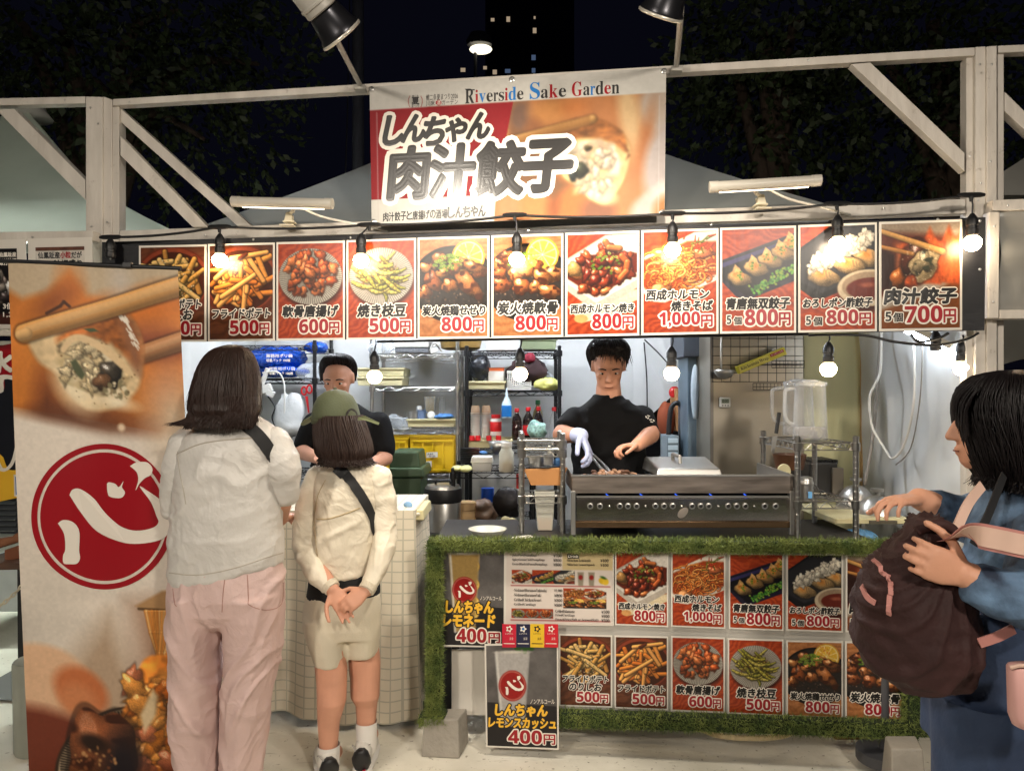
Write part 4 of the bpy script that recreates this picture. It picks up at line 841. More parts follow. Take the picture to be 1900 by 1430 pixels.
sheet([U(1600, 540, 4.0), U(1850, 540, 3.05), U(1830, 1120, 3.05), U(1600, 1060, 4.0)], 'side_sheet', M_SHEET, tn, .03, 80, (2.6, 2.6, .8), seed=9)
sheet([(lc.x - .1, 3.3, 2.12), (lc.x - .3, 5.15, 2.12), (lc.x - .3, 5.15, 0), (lc.x - .1, 3.3, 0)], 'side_sheet', M_SHEET, tn, .03, 60, seed=11)
MB().poly([(-2.6, 3.35, .012), (2.1, 3.1, .012), (2.1, 5.4, .012), (-2.6, 5.4, .012)]).build('floor_sheet', mat('dark_rubber_floor', (74, 70, 66), .6, nz=.2, ns=4), tn)
t2 = thing('tent', 'glowing greenish white pagoda tent of the oyster stall at the left edge', 'tent', U(0, 900, 5))
a2 = U(44, 196, 4.9)
canopy(MB(), a2, [U(330, 432, 3.5), U(332, 470, 6.4), U(-700, 470, 6.4), U(-560, 440, 3.5)], .12, 12).build('roof', mat_fabric('thin_tent_canvas', (206, 212, 202), .65, .1, .5, 5), t2, smooth=True)
MB().lathe(a2 + V((.02, 0, -.03)), [(.16, -.05), (.12, .0), (.11, .04)], 14).build('peak_collar', M_TENT, t2, smooth=True)
t3 = thing('tent', 'white tent roof of the neighbouring stall at the right edge', 'tent', U(2000, 900, 5))
canopy(MB(), U(2120, 120, 4.9), [U(1790, 362, 3.6), U(2600, 360, 3.4), U(2500, 420, 6.2), U(1800, 400, 6.2)], .05).build('roof', M_TENT, t3, smooth=True)
sheet([U(1838, 590, 3.1), U(2050, 560, 3.1), U(2050, 625, 3.3), U(1838, 682, 3.3)], 'side_flap', M_TENT, t3, .02, 30, seed=3)

# ---------------------------------------------------------------- lamps
def spot_lamp(label, mouth, tail, foot, rot_out):
    t = thing('flood_lamp', label, 'lamp', foot, 'flood lamps above the stall')
    d = (tail - mouth); L = d.length; d.normalize(); mo = mouth
    MB().lathe(mo, [(.060, .0), (.066, .004), (.066, .012), (.060, .02), (.050, .075), (.045, .078)], 24, axis=d).build('reflector', mat('dark_lamp_metal', (60, 60, 64), .3, .8), t, smooth=True, auto=40)
    MB().lathe(mo, [(.0655, -.004), (.069, -.002), (.069, .004), (.0655, .006)], 28, axis=d).build('rim', mat('lamp_rim', (220, 214, 200), .3, .5), t, smooth=True)
    MB().lathe(mo, [(.001, .006), (.058, .006), (.058, .012), (.001, .012)], 20, axis=d).build('lamp_glass', M_LENS, t)
    b = MB(); b.lathe(mo, [(.049, .08), (.053, .084), (.053, .165), (.047, .175), (.044, .18), (.044, .26), (.036, .29), (.02, .295)], 24, axis=d); b.lathe(mo, [(.054, .10), (.056, .102), (.056, .108), (.054, .11)], 24, axis=d)
    b.build('lamp_body', mat('grey_lamp_metal', (176, 172, 164), .45, .2), t, smooth=True, auto=40)
    j = mo + d * .2
    MB().tube([foot, foot.lerp(j, .5) + V((0, 0, .02)), j + V((0, .05, .06))], .011, 8, sm=5).build('arm', mat('grey_lamp_metal', (176, 172, 164), .45, .2), t, smooth=True)
    MB().box(foot + V((0, .01, -.012)), (.05, .05, .02)).build('clamp', mat('grey_lamp_metal', (176, 172, 164), .45, .2), t, bevel=.003)
    l = bpy.data.lights.new('flood_lamp_light', 'SPOT'); l.energy = 72; l.color = (1., .90, .75); l.spot_size = math.radians(140); l.spot_blend = 1; l.shadow_soft_size = .05
    lo = bpy.data.objects.new('lamp_light', l); COL.objects.link(lo); lo.parent = t; ROOT[lo.name] = V(foot)
    lo.location = mo - d * .02 - V(foot); lo.rotation_euler = (-d).to_track_quat('-Z', 'Y').to_euler()
m1 = U(634, 66, 2.1); spot_lamp('grey flood lamp on a bent arm, left of the hanging banner', m1, m1 + V((-.13, -.13, .15)), FP(668, 158, 3.03), 0)
m2 = U(1226, 28, 2.1); spot_lamp('grey flood lamp cut by the top edge, right of the banner', m2, m2 + V((.06, -.135, .18)), FP(1255, 124, 3.03), 0)

def bar_lamp(label, p0, p1, clampx, clampy, Y):
    a, b = FP(*p0, Y), FP(*p1, Y); c = FP(clampx, clampy, Y + .1)
    t = thing('bar_lamp', label, 'lamp', c, 'clip-on tube lamps over the menu board')
    MB().tube([a, b], .021, 14).build('housing', mat('white_lamp_plastic', (190, 184, 172), .4, nz=.03), t, smooth=True, auto=40)
    e = (b - a).normalized()
    for s, o in ((a, -e), (b, e)): MB().tube([s - o * .022, s + o * .012], .023, 14).build('end_cap', mat('white_lamp_plastic', (190, 184, 172), .4, nz=.03), t, smooth=True, auto=40)
    dn = V((0, .012, -.0185)); MB().bar(a + e * .03 + dn, b - e * .03 + dn, .012, .006).build('diffuser', mat_glow('lit_tube_warm', (255, 236, 200), 5), t)
    m = a.lerp(b, .5); m = FP(clampx, (p0[1] + p1[1]) / 2, Y)
    MB().tube([m, m + V((0, .05, -.02)), c + V((0, 0, .05)), c], .008, 8, sm=3).build('arm', mat('white_lamp_plastic', (190, 184, 172), .4, nz=.03), t, smooth=True)
    b2 = MB(); b2.box(c + V((0, 0, .012)), (.05, .05, .008)); b2.prism([c + V((-.018, -.03, .01)), c + V((.018, -.03, .01)), c + V((.013, -.015, .055)), c + V((-.013, -.015, .055))], (0, .008, 0)); b2.box(c + V((0, 0, .03)), (.026, .03, .03)); b2.box(c + V((0, -.02, -.01)), (.06, .07, .006)); b2.build('clip', mat('cream_lamp_plastic', (206, 198, 176), .4), t, bevel=.002)
    MB().tube([m + V((.03, .02, -.01)), m + V((.12, .03, -.05)), m + V((.25, .05, -.075)), m + V((.4, .09, -.10))], .005, 6, sm=6).build('cord', mat('white_cable', (206, 202, 192), .5), t, smooth=True)
bar_lamp('slim white tube lamp clipped to the beam left of the banner', (436, 374), (612, 378), 538, 418, 2.92)
bar_lamp('slim white tube lamp clipped to the beam right of the banner', (1322, 347), (1517, 335), 1410, 387, 2.92)

def bulb_thing(px, py, Yc, label, group, lit=True, drop=None):
    c = FP(px, py, Yc); t = thing('string_light_bulb' if lit else 'bulb_socket', label, 'light bulb' if lit else 'bulb socket', c, group)
    MB().lathe(c, [(.012, .026), (.020, .028), (.022, .034), (.022, .05), (.019, .053), (.019, .064), (.022, .066), (.022, .086), (.016, .098), (.007, .112)], 16).build('socket', M_BLACK, t, smooth=True, auto=35)
    if lit:
        MB().lathe(c, [(.017, .014), (.0195, .022), (.0195, .036)], 16).build('collar', mat('bulb_collar', (222, 196, 168), .5, nz=0), t, smooth=True)
        MB().lathe(c, [(.001, -.033), (.012, -.0315), (.022, -.026), (.030, -.014), (.033, .0), (.0305, .010), (.024, .018), (.018, .022)], 18).build('bulb', M_BULB, t, smooth=True)
    if drop is not None:
        MB().tube([c + V((0, 0, .11)), (c + V((0, 0, .11))).lerp(drop, .5) + V((.004, 0, 0)), drop], .0035, 6).build('cord', M_CORD, t)
    return t
GU, GL = 'bulbs in front of the menu board', 'bulbs hanging under the menu board'
TOP = [(407, 421), (685, 417), (955, 399), (1248, 396), (1553, 378), (1802, 362)]
for (x, y, lab), (tx, ty) in zip([(408, 482, 'lit bulb in front of the fries poster, leftmost lit bulb of the top row'), (670, 483, 'lit bulb over the green soybean poster with the striped plate'), (959, 481, 'lit bulb over the skillet poster under the middle of the banner'), (1248, 463, 'lit bulb in front of the noodle poster'), (1554, 452, 'lit bulb in front of the white radish dumpling poster'), (1804, 450, 'lit bulb at the black right end of the menu board')], TOP):
    bulb_thing(x, y, 2.94, lab, GU, drop=FP(tx, ty, 2.94))
bulb_thing(205, 490, 2.94, 'unlit bulb socket at the black left end of the menu board', 'bare sockets', False, drop=FP(205, 441, 2.94))
for x, y, lab in ((695, 698, 'lit bulb hanging beside the server at the left shelf'), (965, 693, 'lit bulb hanging before the white basket on the black shelf'), (1246, 692, 'lit bulb hanging right of the cook at the griddle'), (1537, 684, 'lit bulb hanging before the pale green panel'), (1785, 682, 'lit bulb hanging beside the passer-by with dark hair')):
    bulb_thing(x, y, 3.1, lab, GL, drop=FP(x + 2, 622, 3.08))
bulb_thing(1736, 662, 3.2, 'empty black socket hanging at the right end below the menu board', 'bare sockets', False, drop=FP(1736, 615, 3.2))
sc = thing('string_light_cable', 'black cable of the string lights along the stall front beam', 'cable', FP(955, 400, 2.94))
def sagpath(pts, Yc, sag):
    out = []
    for a, b in zip(pts[:-1], pts[1:]):
        A_, B_ = FP(*a, Yc), FP(*b, Yc)
        for i in range(8): t = i / 8; p = A_.lerp(B_, t); p.z -= sag * 4 * t * (1 - t); out.append(p)
    return out + [FP(*pts[-1], Yc)]
MB().tube(sagpath([(205, 440)] + TOP, 2.94, .012), .0055, 6).build('cable_run', M_CORD, sc, smooth=True)
for x, y in [(205, 440)] + TOP:
    c = FP(x, y, 2.94); b = MB(); b.tube([c + V((-.05, .005, 0)), c + V((-.035, .003, 0)), c, c + V((.035, -.003, 0)), c + V((.05, -.005, 0))], [.006, .010, .011, .010, .006], 8); b.tube([c, c + V((0, 0, -.025))], [.010, .006], 8); b.build('connector', M_CORD, sc)
s2 = thing('string_light_cable', 'black cable of the lower string lights sagging under the board at right', 'cable', FP(1600, 625, 3.05))
MB().tube([FP(1500, 622, 3.06), FP(1600, 622, 3.0), FP(1660, 634, 2.98), FP(1735, 640, 2.98), FP(1790, 630, 2.98), FP(1815, 618, 3.0)], .0055, 6, sm=6).build('cable_run', M_CORD, s2, smooth=True)
MB().tube([FP(700, 634, 3.08), FP(1000, 628, 3.08), FP(1500, 620, 3.08)], .0055, 6).build('cable_run', M_CORD, s2)
MB().tube([FP(1690, 620, 3.04), FP(1705, 634, 3.02), FP(1740, 628, 3.04), FP(1760, 618, 3.04)], .006, 6, sm=5).build('connector', M_CORD, s2)
# tubes; those under the tent roofs are assumed, unseen, added to light the interiors
def ceiling_tube(label, a, b, m=None):
    t = thing('tube_light', label, 'lamp', (a + b) / 2, 'tube lights under the tent roof')
    MB().bar(a + V((0, 0, .03)), b + V((0, 0, .03)), .06, .03).build('housing', mat('white_lamp_plastic', (190, 184, 172), .4, nz=.03), t, bevel=.003)
    MB().tube([a, b], .013, 10).build('tube', m or M_ASSUMED_TUBE, t, smooth=True)
ceiling_tube('assumed, unseen cool white tube light under the tent roof above the left shelves', V((-1.5, 4.15, 2.28)), V((-.4, 4.15, 2.28)))  # assumed lamp behind the menu board, added to brighten the kitchen
ceiling_tube('assumed, unseen cool white tube light under the tent roof above the cook', V((.0, 4.1, 2.28)), V((1.0, 4.1, 2.28)))  # second assumed kitchen lamp, also hidden by the board
ceiling_tube('white tube light slanting behind the cables at the right post', U(1680, 612, 3.35), U(1765, 655, 3.25), mat_glow('weak_tube_glass', (226, 240, 255), 30.))

ceiling_tube('assumed, unseen cool tube light inside the oyster stall tent at the left', V((-3.9, 4.7, 1.75)), V((-2.7, 4.7, 1.75)), mat_glow('assumed_tube_greenish', (236, 248, 238), 330.))  # assumed lamp, added out of sight so the left tent glows
# unseen flood lamps on poles, added behind the camera to brighten the stall front
def added_fill_lamp(label, x, aim):
    foot = V((x, -1.9, 0)); mo = V((x, -1.7, 3.0)); d = (mo - V(aim)).normalized()
    t = thing('flood_lamp', label, 'lamp', foot, 'added fill lamps behind the camera')
    MB().tube([foot, foot + V((0, 0, 3.0)), mo + d * .1], .02, 8).build('pole', mat('grey_lamp_metal', (176, 172, 164), .45, .2), t)
    MB().lathe(mo, [(.09, 0), (.10, .004), (.10, .012), (.06, .10), (.05, .22), (.02, .24)], 24, axis=d).build('reflector', mat('dark_lamp_metal', (60, 60, 64), .3, .8), t, smooth=True, auto=40)
    MB().lathe(mo, [(.001, .004), (.088, .004), (.088, .012), (.001, .012)], 20, axis=d).build('lamp_glass', M_LENS, t)
    l = bpy.data.lights.new('added_fill_light', 'SPOT'); l.energy = 330; l.color = (1., .90, .77); l.spot_size = math.radians(110); l.spot_blend = 1; l.shadow_soft_size = .16
    lo = bpy.data.objects.new('lamp_light', l); COL.objects.link(lo); lo.parent = t; lo.location = mo - d * .02 - foot; lo.rotation_euler = (-d).to_track_quat('-Z', 'Y').to_euler()
added_fill_lamp('unseen fill lamp added on a pole behind the camera, at the left', -2.3, (-.7, 2.6, 1.0))
added_fill_lamp('unseen fill lamp added on a pole behind the camera, at the right', 1.7, (.3, 2.8, 1.5))
# ---------------------------------------------------------------- printed signs
INKS = [M_PAPER, M_INKB, M_INKR, M_INKW, M_INKG, M_INKBL, M_INKGR]
PAPER, KB, KR, KW, KG, KBL, KGR = range(7)
DS = lambda s: ''.join(chr(0x1D7EC + int(c)) if c.isdigit() else c for c in s)     # heavy upright digits
def serif(s): return ''.join(chr(0x1D41A + ord(c) - 97) if c.islower() else chr(0x1D400 + ord(c) - 65) if c.isupper() else chr(0x1D7CE + int(c)) if c.isdigit() else c for c in s)
def stamp(q, par, items, name='lettering'):
    """items: (text, box, ink, bold, outline ink, outline bold, shear, rise)"""
    mb = MB()
    for it in items:
        s, box, ink, bold, oi, ob, sh, ri = (list(it) + [None] * 8)[:8]
        if oi is not None: lay_text(mb, q, s, box, oi, .0026, ob, sh or 0, ri or 0)
        lay_text(mb, q, s, box, ink, .0034, bold or 0, sh or 0, ri or 0)
    return mb.build(name, INKS, par)
def yen(price, u1=.945, v0=.80, v1=.945, u0=None, s=1.):
    n = len(price); e = u1 - .17; d0 = u0 if u0 is not None else (.33 if n == 3 else .22)
    return [(DS(price), (d0, v0, e, v1), KR, .02, KW, .13), ('円', (u1 - .15, v0 + .035, u1, v1 + .004), KR, .035, KW, .15)]
def nm(s, box, b=.045): return (s, box, KB, b, KW, .13, .12)
FOODS = [
 ('nori', lambda: pt_fries(nori=True), [nm('フライドポテト', (.05, .565, .95, .665)), nm('のりしお', (.18, .675, .82, .785))] + yen('500'), 'seaweed salt fries'),
 ('fries', pt_fries, [nm('フライドポテト', (.05, .675, .96, .775))] + yen('500'), 'thick fries in a wooden bowl'),
 ('karaage', pt_karaage, [nm('軟骨唐揚げ', (.07, .655, .93, .775))] + yen('600'), 'fried chicken pieces on a striped plate'),
 ('edamame', pt_edamame, [nm('焼き枝豆', (.14, .655, .88, .785))] + yen('500'), 'grilled green soybeans on a striped plate'),
 ('seseri', pt_chicken, [nm('炭火焼鶏せせり', (.04, .685, .97, .785))] + yen('800'), 'skillet chicken with lemon and long wing'),
 ('nankotsu', lambda: pt_chicken(kind=1), [nm('炭火焼軟骨', (.06, .66, .95, .785))] + yen('800'), 'skillet chicken with lemon and round bits'),
 ('horumon', pt_horumon, [nm('西成ホルモン焼き', (.05, .70, .955, .79))] + yen('800', u0=.36), 'glazed offal in a white tray'),
 ('yakisoba', pt_yakisoba, [nm('西成ホルモン', (.04, .575, .90, .675)), nm('焼きそば', (.38, .69, .95, .79))] + yen('1,000'), 'fried noodles on a white dish'),
 ('aoto', pt_aoto, [nm('青唐無双餃子', (.06, .675, .94, .785)), (DS('5'), (.065, .845, .125, .93), KB, .01, KW, .12), ('個', (.16, .86, .27, .935), KB, .03, KW, .14)] + yen('800', v0=.79, u0=.32), 'green chili dumplings on a blue-black plate'),
 ('oroshi', pt_oroshi, [nm('おろしポン酢餃子', (.035, .695, .965, .785)), (DS('5'), (.075, .865, .14, .95), KB, .01, KW, .12), ('個', (.175, .875, .29, .955), KB, .03, KW, .14)] + yen('800', v0=.81, u0=.355), 'dumplings under grated white radish'),
 ('nikujiru', pt_nikujiru, [nm('肉汁餃子', (.035, .62, .955, .765), .06), (DS('5'), (.05, .84, .125, .93), KB, .01, KW, .12), ('個', (.15, .85, .27, .935), KB, .03, KW, .14)] + yen('700', v0=.79, u0=.30), 'a juicy dumpling held in chopsticks'),
]
_cv = {}
def picture(key, f):
    if key not in _cv: _cv[key] = f()
    return _cv[key]
def menu_card(i, corners, Yc, where, group):
    key, f, items, desc = FOODS[i]
    q = Quad([FP(*c, Yc) for c in corners]); t = thing('menu_poster', 'poster of %s %s' % (desc, where), 'poster', q.map(.5, 1.), group)
    mb = MB(); q.slab(mb, -.001, .0008); mb.build('paper', M_PAPER, t)
    q2 = q.sub(.028, .022, .972, .978); print_grid(q2, picture(key, f), 'picture', t)
    stamp(q2, t, items)
    return t
# black board and its eleven posters
bd = MB().prism([FP(189, 449, 3.0), FP(1829, 403, 3.0), FP(1827, 613, 3.0), FP(189, 636, 3.0)], -NF * .008).build('menu_board', mat('black_corrugated_plastic', (20, 20, 24), .4, nz=.1, bump=.25, bs=120, stretch=(.2, 1, 6)), label='long black board above the counter that carries the row of food posters', cat='menu board', bevel=.001)
XS = [(258, 383), (386, 510), (513, 640), (643, 772), (775, 908), (912, 1045), (1049, 1186), (1190, 1333), (1336, 1477), (1481, 1627), (1631, 1785)]
TY = [456, 453, 449.5, 446, 441, 437, 432.5, 427.5, 423, 418, 412, 406.5]; BY = [634.5, 634, 632, 630.5, 629, 627.5, 625, 622, 619, 617, 614.5, 612]
for i, (a, b) in enumerate(XS):
    k0, k1 = TY[i], TY[i + 1]; g0, g1 = BY[i], BY[i + 1]
    menu_card(i, [(a, k0), (b, k1 + .5), (b, g1), (a, g0)], 2.998, 'on the black board above the counter', 'food posters on the black board')
for x, y in ((205, 456), (470, 444), (650, 441), (980, 428), (1320, 417), (1740, 407), (1818, 410), (205, 480), (1818, 500)): MB().lathe(FP(x, y, 2.998), [(.006, 0), (.005, .003), (.001, .004)], 10, axis=NF).build('screw_head', M_STEEL, bd)

# hanging banner
YB = 2.985
q = Quad([FP(686, 162, YB), FP(1236, 126, YB), FP(1233, 399, YB), FP(690, 419, YB)])
bn = thing('hanging_banner', 'white and red vinyl banner with big brush lettering and a dumpling picture over the stall', 'banner', q.map(.5, 1.))
cv = pt_banner(); cv.A = .47
h, w = cv.h, cv.w; uu, vv = np.meshgrid(np.linspace(0, 1, w), np.linspace(0, 1, h)); wav = lambda u, v: .004 * np.sin(v * 21 + 2 * u) * np.exp(-((v - 1.) / .2) ** 2) + .003 * np.sin(u * 9 + v * 4)
A = q.map(uu.ravel(), vv.ravel(), .002 + 0 * uu.ravel()); i = np.arange(h * w).reshape(h, w); fs = np.stack([i[:-1, :-1], i[1:, :-1], i[1:, 1:], i[:-1, 1:]], -1).reshape(-1, 4)
build_np('picture', A, fs.tolist(), mat_print('vinyl_picture', .55), bn, smooth=True, col=lin(np.clip(cv.C.reshape(-1, 3), 0, 255)) * .68)
mb = MB(); q.slab(mb, -.001, .0008); mb.build('vinyl', M_PAPER, bn)
bp = lambda x, y: q.px(x, y)
def bb(x0, y0, x1, y1):
    a = bp(x0, y0); c = bp(x1, y1); return (a[0], a[1], c[0], c[1])
it = []
def row(s, x0, y0, x1, y1, **k): return None
for ch, x0, y0, x1, y1 in (('し', 712, 218, 748, 268), ('ん', 745, 216, 788, 262), ('ち', 788, 220, 826, 268), ('ゃ', 828, 222, 866, 262), ('ん', 866, 212, 908, 256)):
    it.append((ch, bb(x0, y0, x1, y1), KGR, .055, KW, .19, .25))
for ch, x0, y0, x1, y1 in (('肉', 720, 277, 797, 366), ('汁', 800, 273, 880, 364), ('餃', 884, 268, 972, 358), ('子', 972, 265, 1060, 352)):
    it.append((ch, bb(x0, y0, x1, y1), KGR, .055, KW, .15, .12))
x = 711
for s, x1, yy, b_ in (('肉汁餃子と唐揚げの酒場', 831, 0, .02), ('しんちゃん', 902, -3, .03)):
    n = len(s); wch = (x1 - x) / n
    for j, ch in enumerate(s):
        y0 = 399 - (x - 711) * .055 + yy; hh = 16 if ch not in 'とのげ' else 15
        it.append((ch, bb(x, y0 - 4, x + wch * .93, y0 + hh - 4 - yy), KB, b_, None, 0, .05)); x += wch
# the English heading, letter by letter in its colours
cx = 862
for word, cols, x0, x1, hcap in (('Riverside', 'ggrbgggrbg'.replace('gg', 'g', 1), 862, 972, 26), ('Sake', 'bgrg', 982, 1051, 30), ('Garden', 'rgbgrg', 1060, 1150, 26)):
    cols = {'Riverside': 'grbgggrbg', 'Sake': 'bgrg', 'Garden': 'rgbgrg'}[word]
    ws = [{'i': .36, 'R': 1.0, 'S': .95, 'G': 1.1, 'r': .5, 's': .58, 'd': .82, 'k': .82, 'v': .72, 'n': .82}.get(c, .68) for c in word]; tot = sum(ws); x = x0
    for c, wd, kcol in zip(word, ws, cols):
        wpx = (x1 - x0) * wd / tot; base = 192 - (x - 862) * .0655; hgt = hcap if c.isupper() else {'i': 23, 'd': 24, 'k': 24}.get(c, 16)
        it.append((serif(c), bb(x + wpx * .05, base - hgt, x + wpx * .95, base), {'g': KGR, 'r': KR, 'b': KBL}[kcol], 0)); x += wpx
it.append(('鯉二条夏まつり2026', bb(791, 176.5, 850, 184), KGR, .0)); it.append(('川床', bb(791, 188, 807, 197), KGR, 0)); it.append(('ガーデン', bb(820, 186, 850, 194), KGR, 0)); it.append(('夏', bb(764.5, 182, 778, 194), KGR, .04)); it.append(('まつり', bb(764, 195.5, 778, 200), KGR, 0)); it.append(('鯉二条', bb(765, 177.5, 777, 181), KGR, 0))
stamp(q, bn, it)
mb = MB()
lay_poly(mb, q, [(868, 167.2), (881, 166.4), (881, 168.6), (868, 169.4)], KGR, .003)
c0 = (814, 191.5); lay_poly(mb, q, [(c0[0] + 5.4 * math.cos(a), c0[1] + 5.4 * math.sin(a)) for a in np.linspace(0, 6.1, 14)], KR, .003)
lay_text(mb, q, '酒', bb(810.3, 187.6, 817.8, 195.4), KW, .0036)
for sgn in (-1, 1):
    for a in np.linspace(-1, 1, 9): x, y = 771 + sgn * (13 - 2.5 * a * a), 189 + 9.5 * a; lay_poly(mb, q, [(x - .8, y - .8), (x + .8, y - .8), (x + .8, y + .8), (x - .8, y + .8)], KR, .003)
mb.build('emblem', INKS, bn)
for x, y in ((690, 166), (950, 148), (1232, 133), (694, 412), (1229, 395)):
    MB().lathe(FP(x, y, YB) + NF * .002, [(.012, 0), (.012, .003), (.007, .005), (.006, .002), (.001, .002)], 16, axis=NF).build('grommet', M_STEEL, bn, smooth=True, auto=30)

# pull-up banner at the left
YS = 2.6
q = Quad([U(16, 488, YS), U(332, 502, YS), U(376, 1452, YS), U(56, 1452, YS)])
pb = thing('pull_up_banner', 'tall roll-up banner with a giant dumpling and a red round brush logo at the left', 'banner', U(210, 1480, YS))
cv = pt_standing(); h, w = cv.h, cv.w
def standq(u, v, z): u = np.asarray(u, float); v = np.asarray(v, float); return q.map(u, v, np.asarray(z) + .006 * np.sin(u * 8 + v * 3)) + np.array([[1., 0, 0]]) * (np.sin(v * 3.14159) * .0)[:, None]
uu, vv = np.meshgrid(np.linspace(0, 1, w), np.linspace(0, 1, h)); A = standq(uu.ravel(), vv.ravel(), np.full(h * w, .002))
i = np.arange(h * w).reshape(h, w); fs = np.stack([i[:-1, :-1], i[1:, :-1], i[1:, 1:], i[:-1, 1:]], -1).reshape(-1, 4)
build_np('picture', A, fs.tolist(), mat_print('banner_picture', .5), pb, smooth=True, col=lin(np.clip(cv.C.reshape(-1, 3), 0, 255)) * .9)
A2 = standq(uu[::20, ::20].ravel(), vv[::20, ::20].ravel(), np.full(uu[::20, ::20].size, -.001)); hh, ww = uu[::20, ::20].shape; i = np.arange(hh * ww).reshape(hh, ww)
build_np('backing', A2, np.stack([i[:-1, :-1], i[:-1, 1:], i[1:, 1:], i[1:, :-1]], -1).reshape(-1, 4).tolist(), M_PAPER, pb, smooth=True)
MB().tube([U(0, 484, YS), U(336, 498, YS)], .0085, 10).build('top_bar', M_BLACK, pb, smooth=True, auto=40)
MB().box(U(237, 492, YS - .006), (.032, .02, .02)).build('clip', M_BLACK, pb, bevel=.002)
MB().tube([U(200, 490, YS + .04), U(215, 1450, YS + .06)], .01, 8).build('pole', M_STEEL, pb)
MB().box(U(214, 1462, YS + .02), (.68, .16, .05)).build('base', M_BLACK, pb, bevel=.01)
def band(mb, pts_o, pts_i, mi, z):
    O = [V(q.map(*q.px(*p), z + .006 * math.sin(q.px(*p)[0] * 8 + q.px(*p)[1] * 3))) for p in pts_o]; I = [V(q.map(*q.px(*p), z + .006 * math.sin(q.px(*p)[0] * 8 + q.px(*p)[1] * 3))) for p in pts_i]; n = len(O)
    mb.add(O + I, [(k, (k + 1) % n, n + (k + 1) % n, n + k) for k in range(n)], mi)
lg = MB(); EC, E = (193, 958), []
ring = lambda rx, ry: [(EC[0] + rx * math.cos(a) , EC[1] + ry * math.sin(a)) for a in np.linspace(0, 6.2832, 97)[:-1]]
band(lg, ring(132, 135), ring(121, 125), KR, .004); band(lg, ring(116, 119), ring(60, 60), KR, .004); band(lg, ring(60, 60), ring(.5, .5), KR, .004)
def shape(mb, pts, mi, z):
    P = [(p.x, p.y) for p in smooth_path([V((a, b, 0)) for a, b in pts + pts[:1]], 4)][:-1]
    uv = [q.px(*p) for p in P]; mb.poly([V(q.map(u, v, z + .006 * math.sin(u * 8 + v * 3))) for u, v in uv], mi)
shape(lg, [(130, 918), (135, 908), (150, 907), (175, 925), (195, 950), (225, 975), (255, 983), (285, 978), (297, 968), (293, 955), (283, 930), (262, 902), (275, 908), (305, 930), (318, 955), (316, 985), (300, 1000), (262, 1007), (225, 1004), (180, 985), (150, 950)], KW, .0065)
shape(lg, [(109, 970), (118, 964), (132, 966), (143, 975), (148, 990), (147, 1020), (149, 1035), (143, 1045), (130, 1046), (119, 1044), (118, 1030), (122, 1018), (120, 990)], KW, .0065)
shape(lg, [(199, 897), (203, 894), (215, 897), (222, 903), (231, 892), (228, 903), (234, 913), (226, 923), (205, 921), (200, 912)], KW, .0065)
shape(lg, [(243, 864), (256, 857), (276, 857), (286, 868), (283, 880), (272, 886), (262, 896), (254, 909), (259, 890), (256, 875)], KW, .0065)
lg.build('logo', INKS, pb)

# oyster stall posters at the far left
def paper_sign(name, label, corners, Yc, cat='poster', m=M_PAPER, group=None):
    qq = Quad([FP(*c, Yc) for c in corners]); t = thing(name, label, cat, qq.map(.5, 1.), group); mb = MB(); qq.slab(mb, -.001, .001); mb.build('paper', m, t); return qq, t
qq, t = paper_sign('oyster_poster', 'white poster with brush writing behind the top of the roll-up banner', [(52, 443), (171, 440), (175, 610), (55, 610)], 2.985)
b = MB(); qq.slab(b, .0015, .002, u0=.12, v0=.10, u1=.88, v1=.96); b.build('picture', mat('poster_print_beige', (196, 190, 180), .4, nz=.25, ns=20), t)
b = MB(); qq.slab(b, .002, .0025, u0=.12, v0=.10, u1=.88, v1=.14); b.build('picture_edge', mat('poster_print_brown', (90, 56, 44), .4, nz=.4, ns=40), t)
stamp(qq, t, [('仙鳳趾産', (.16, .155, .50, .225), KB, .03), ('小粒', (.51, .155, .67, .225), KR, .04), ('だが', (.68, .155, .84, .225), KB, .03), ('旨い牡蠣盛り', (.18, .245, .84, .33), KB, .04)])
qq, t = paper_sign('oyster_poster', 'dark oyster poster with a white frame cut by the left edge', [(-70, 447), (48, 444), (52, 610), (-70, 610)], 2.985)
cv = Canvas(80, 1.3, (26, 24, 26), 91)
for k in range(26): cv.blob(.3 + .6 * cv.r.rand(), .45 + .45 * cv.r.rand(), .12, .08, cv.r.rand() * 3, [(150, 140, 130), (190, 186, 180), (90, 76, 70), (70, 60, 60)][cv.r.randint(4)], rough=.35, spec=.3)
cv.poly([(-.1, 1.15), (1.1, 1.1), (1.1, 1.4), (-.1, 1.4)], (70, 40, 34), soft=.05)
q2 = qq.sub(.06, .1, .86, .95); print_grid(q2, cv, 'picture', t); stamp(q2, t, [('仙鳳趾産', (.66, .05, .99, .11), KW, .03), ('殻付牡蠣', (.66, .13, .99, .22), KW, .03), ('3個', (.72, .72, .92, .80), KW, .02), ('1,300', (.72, .84, 1.08, .91), KW, .02)])
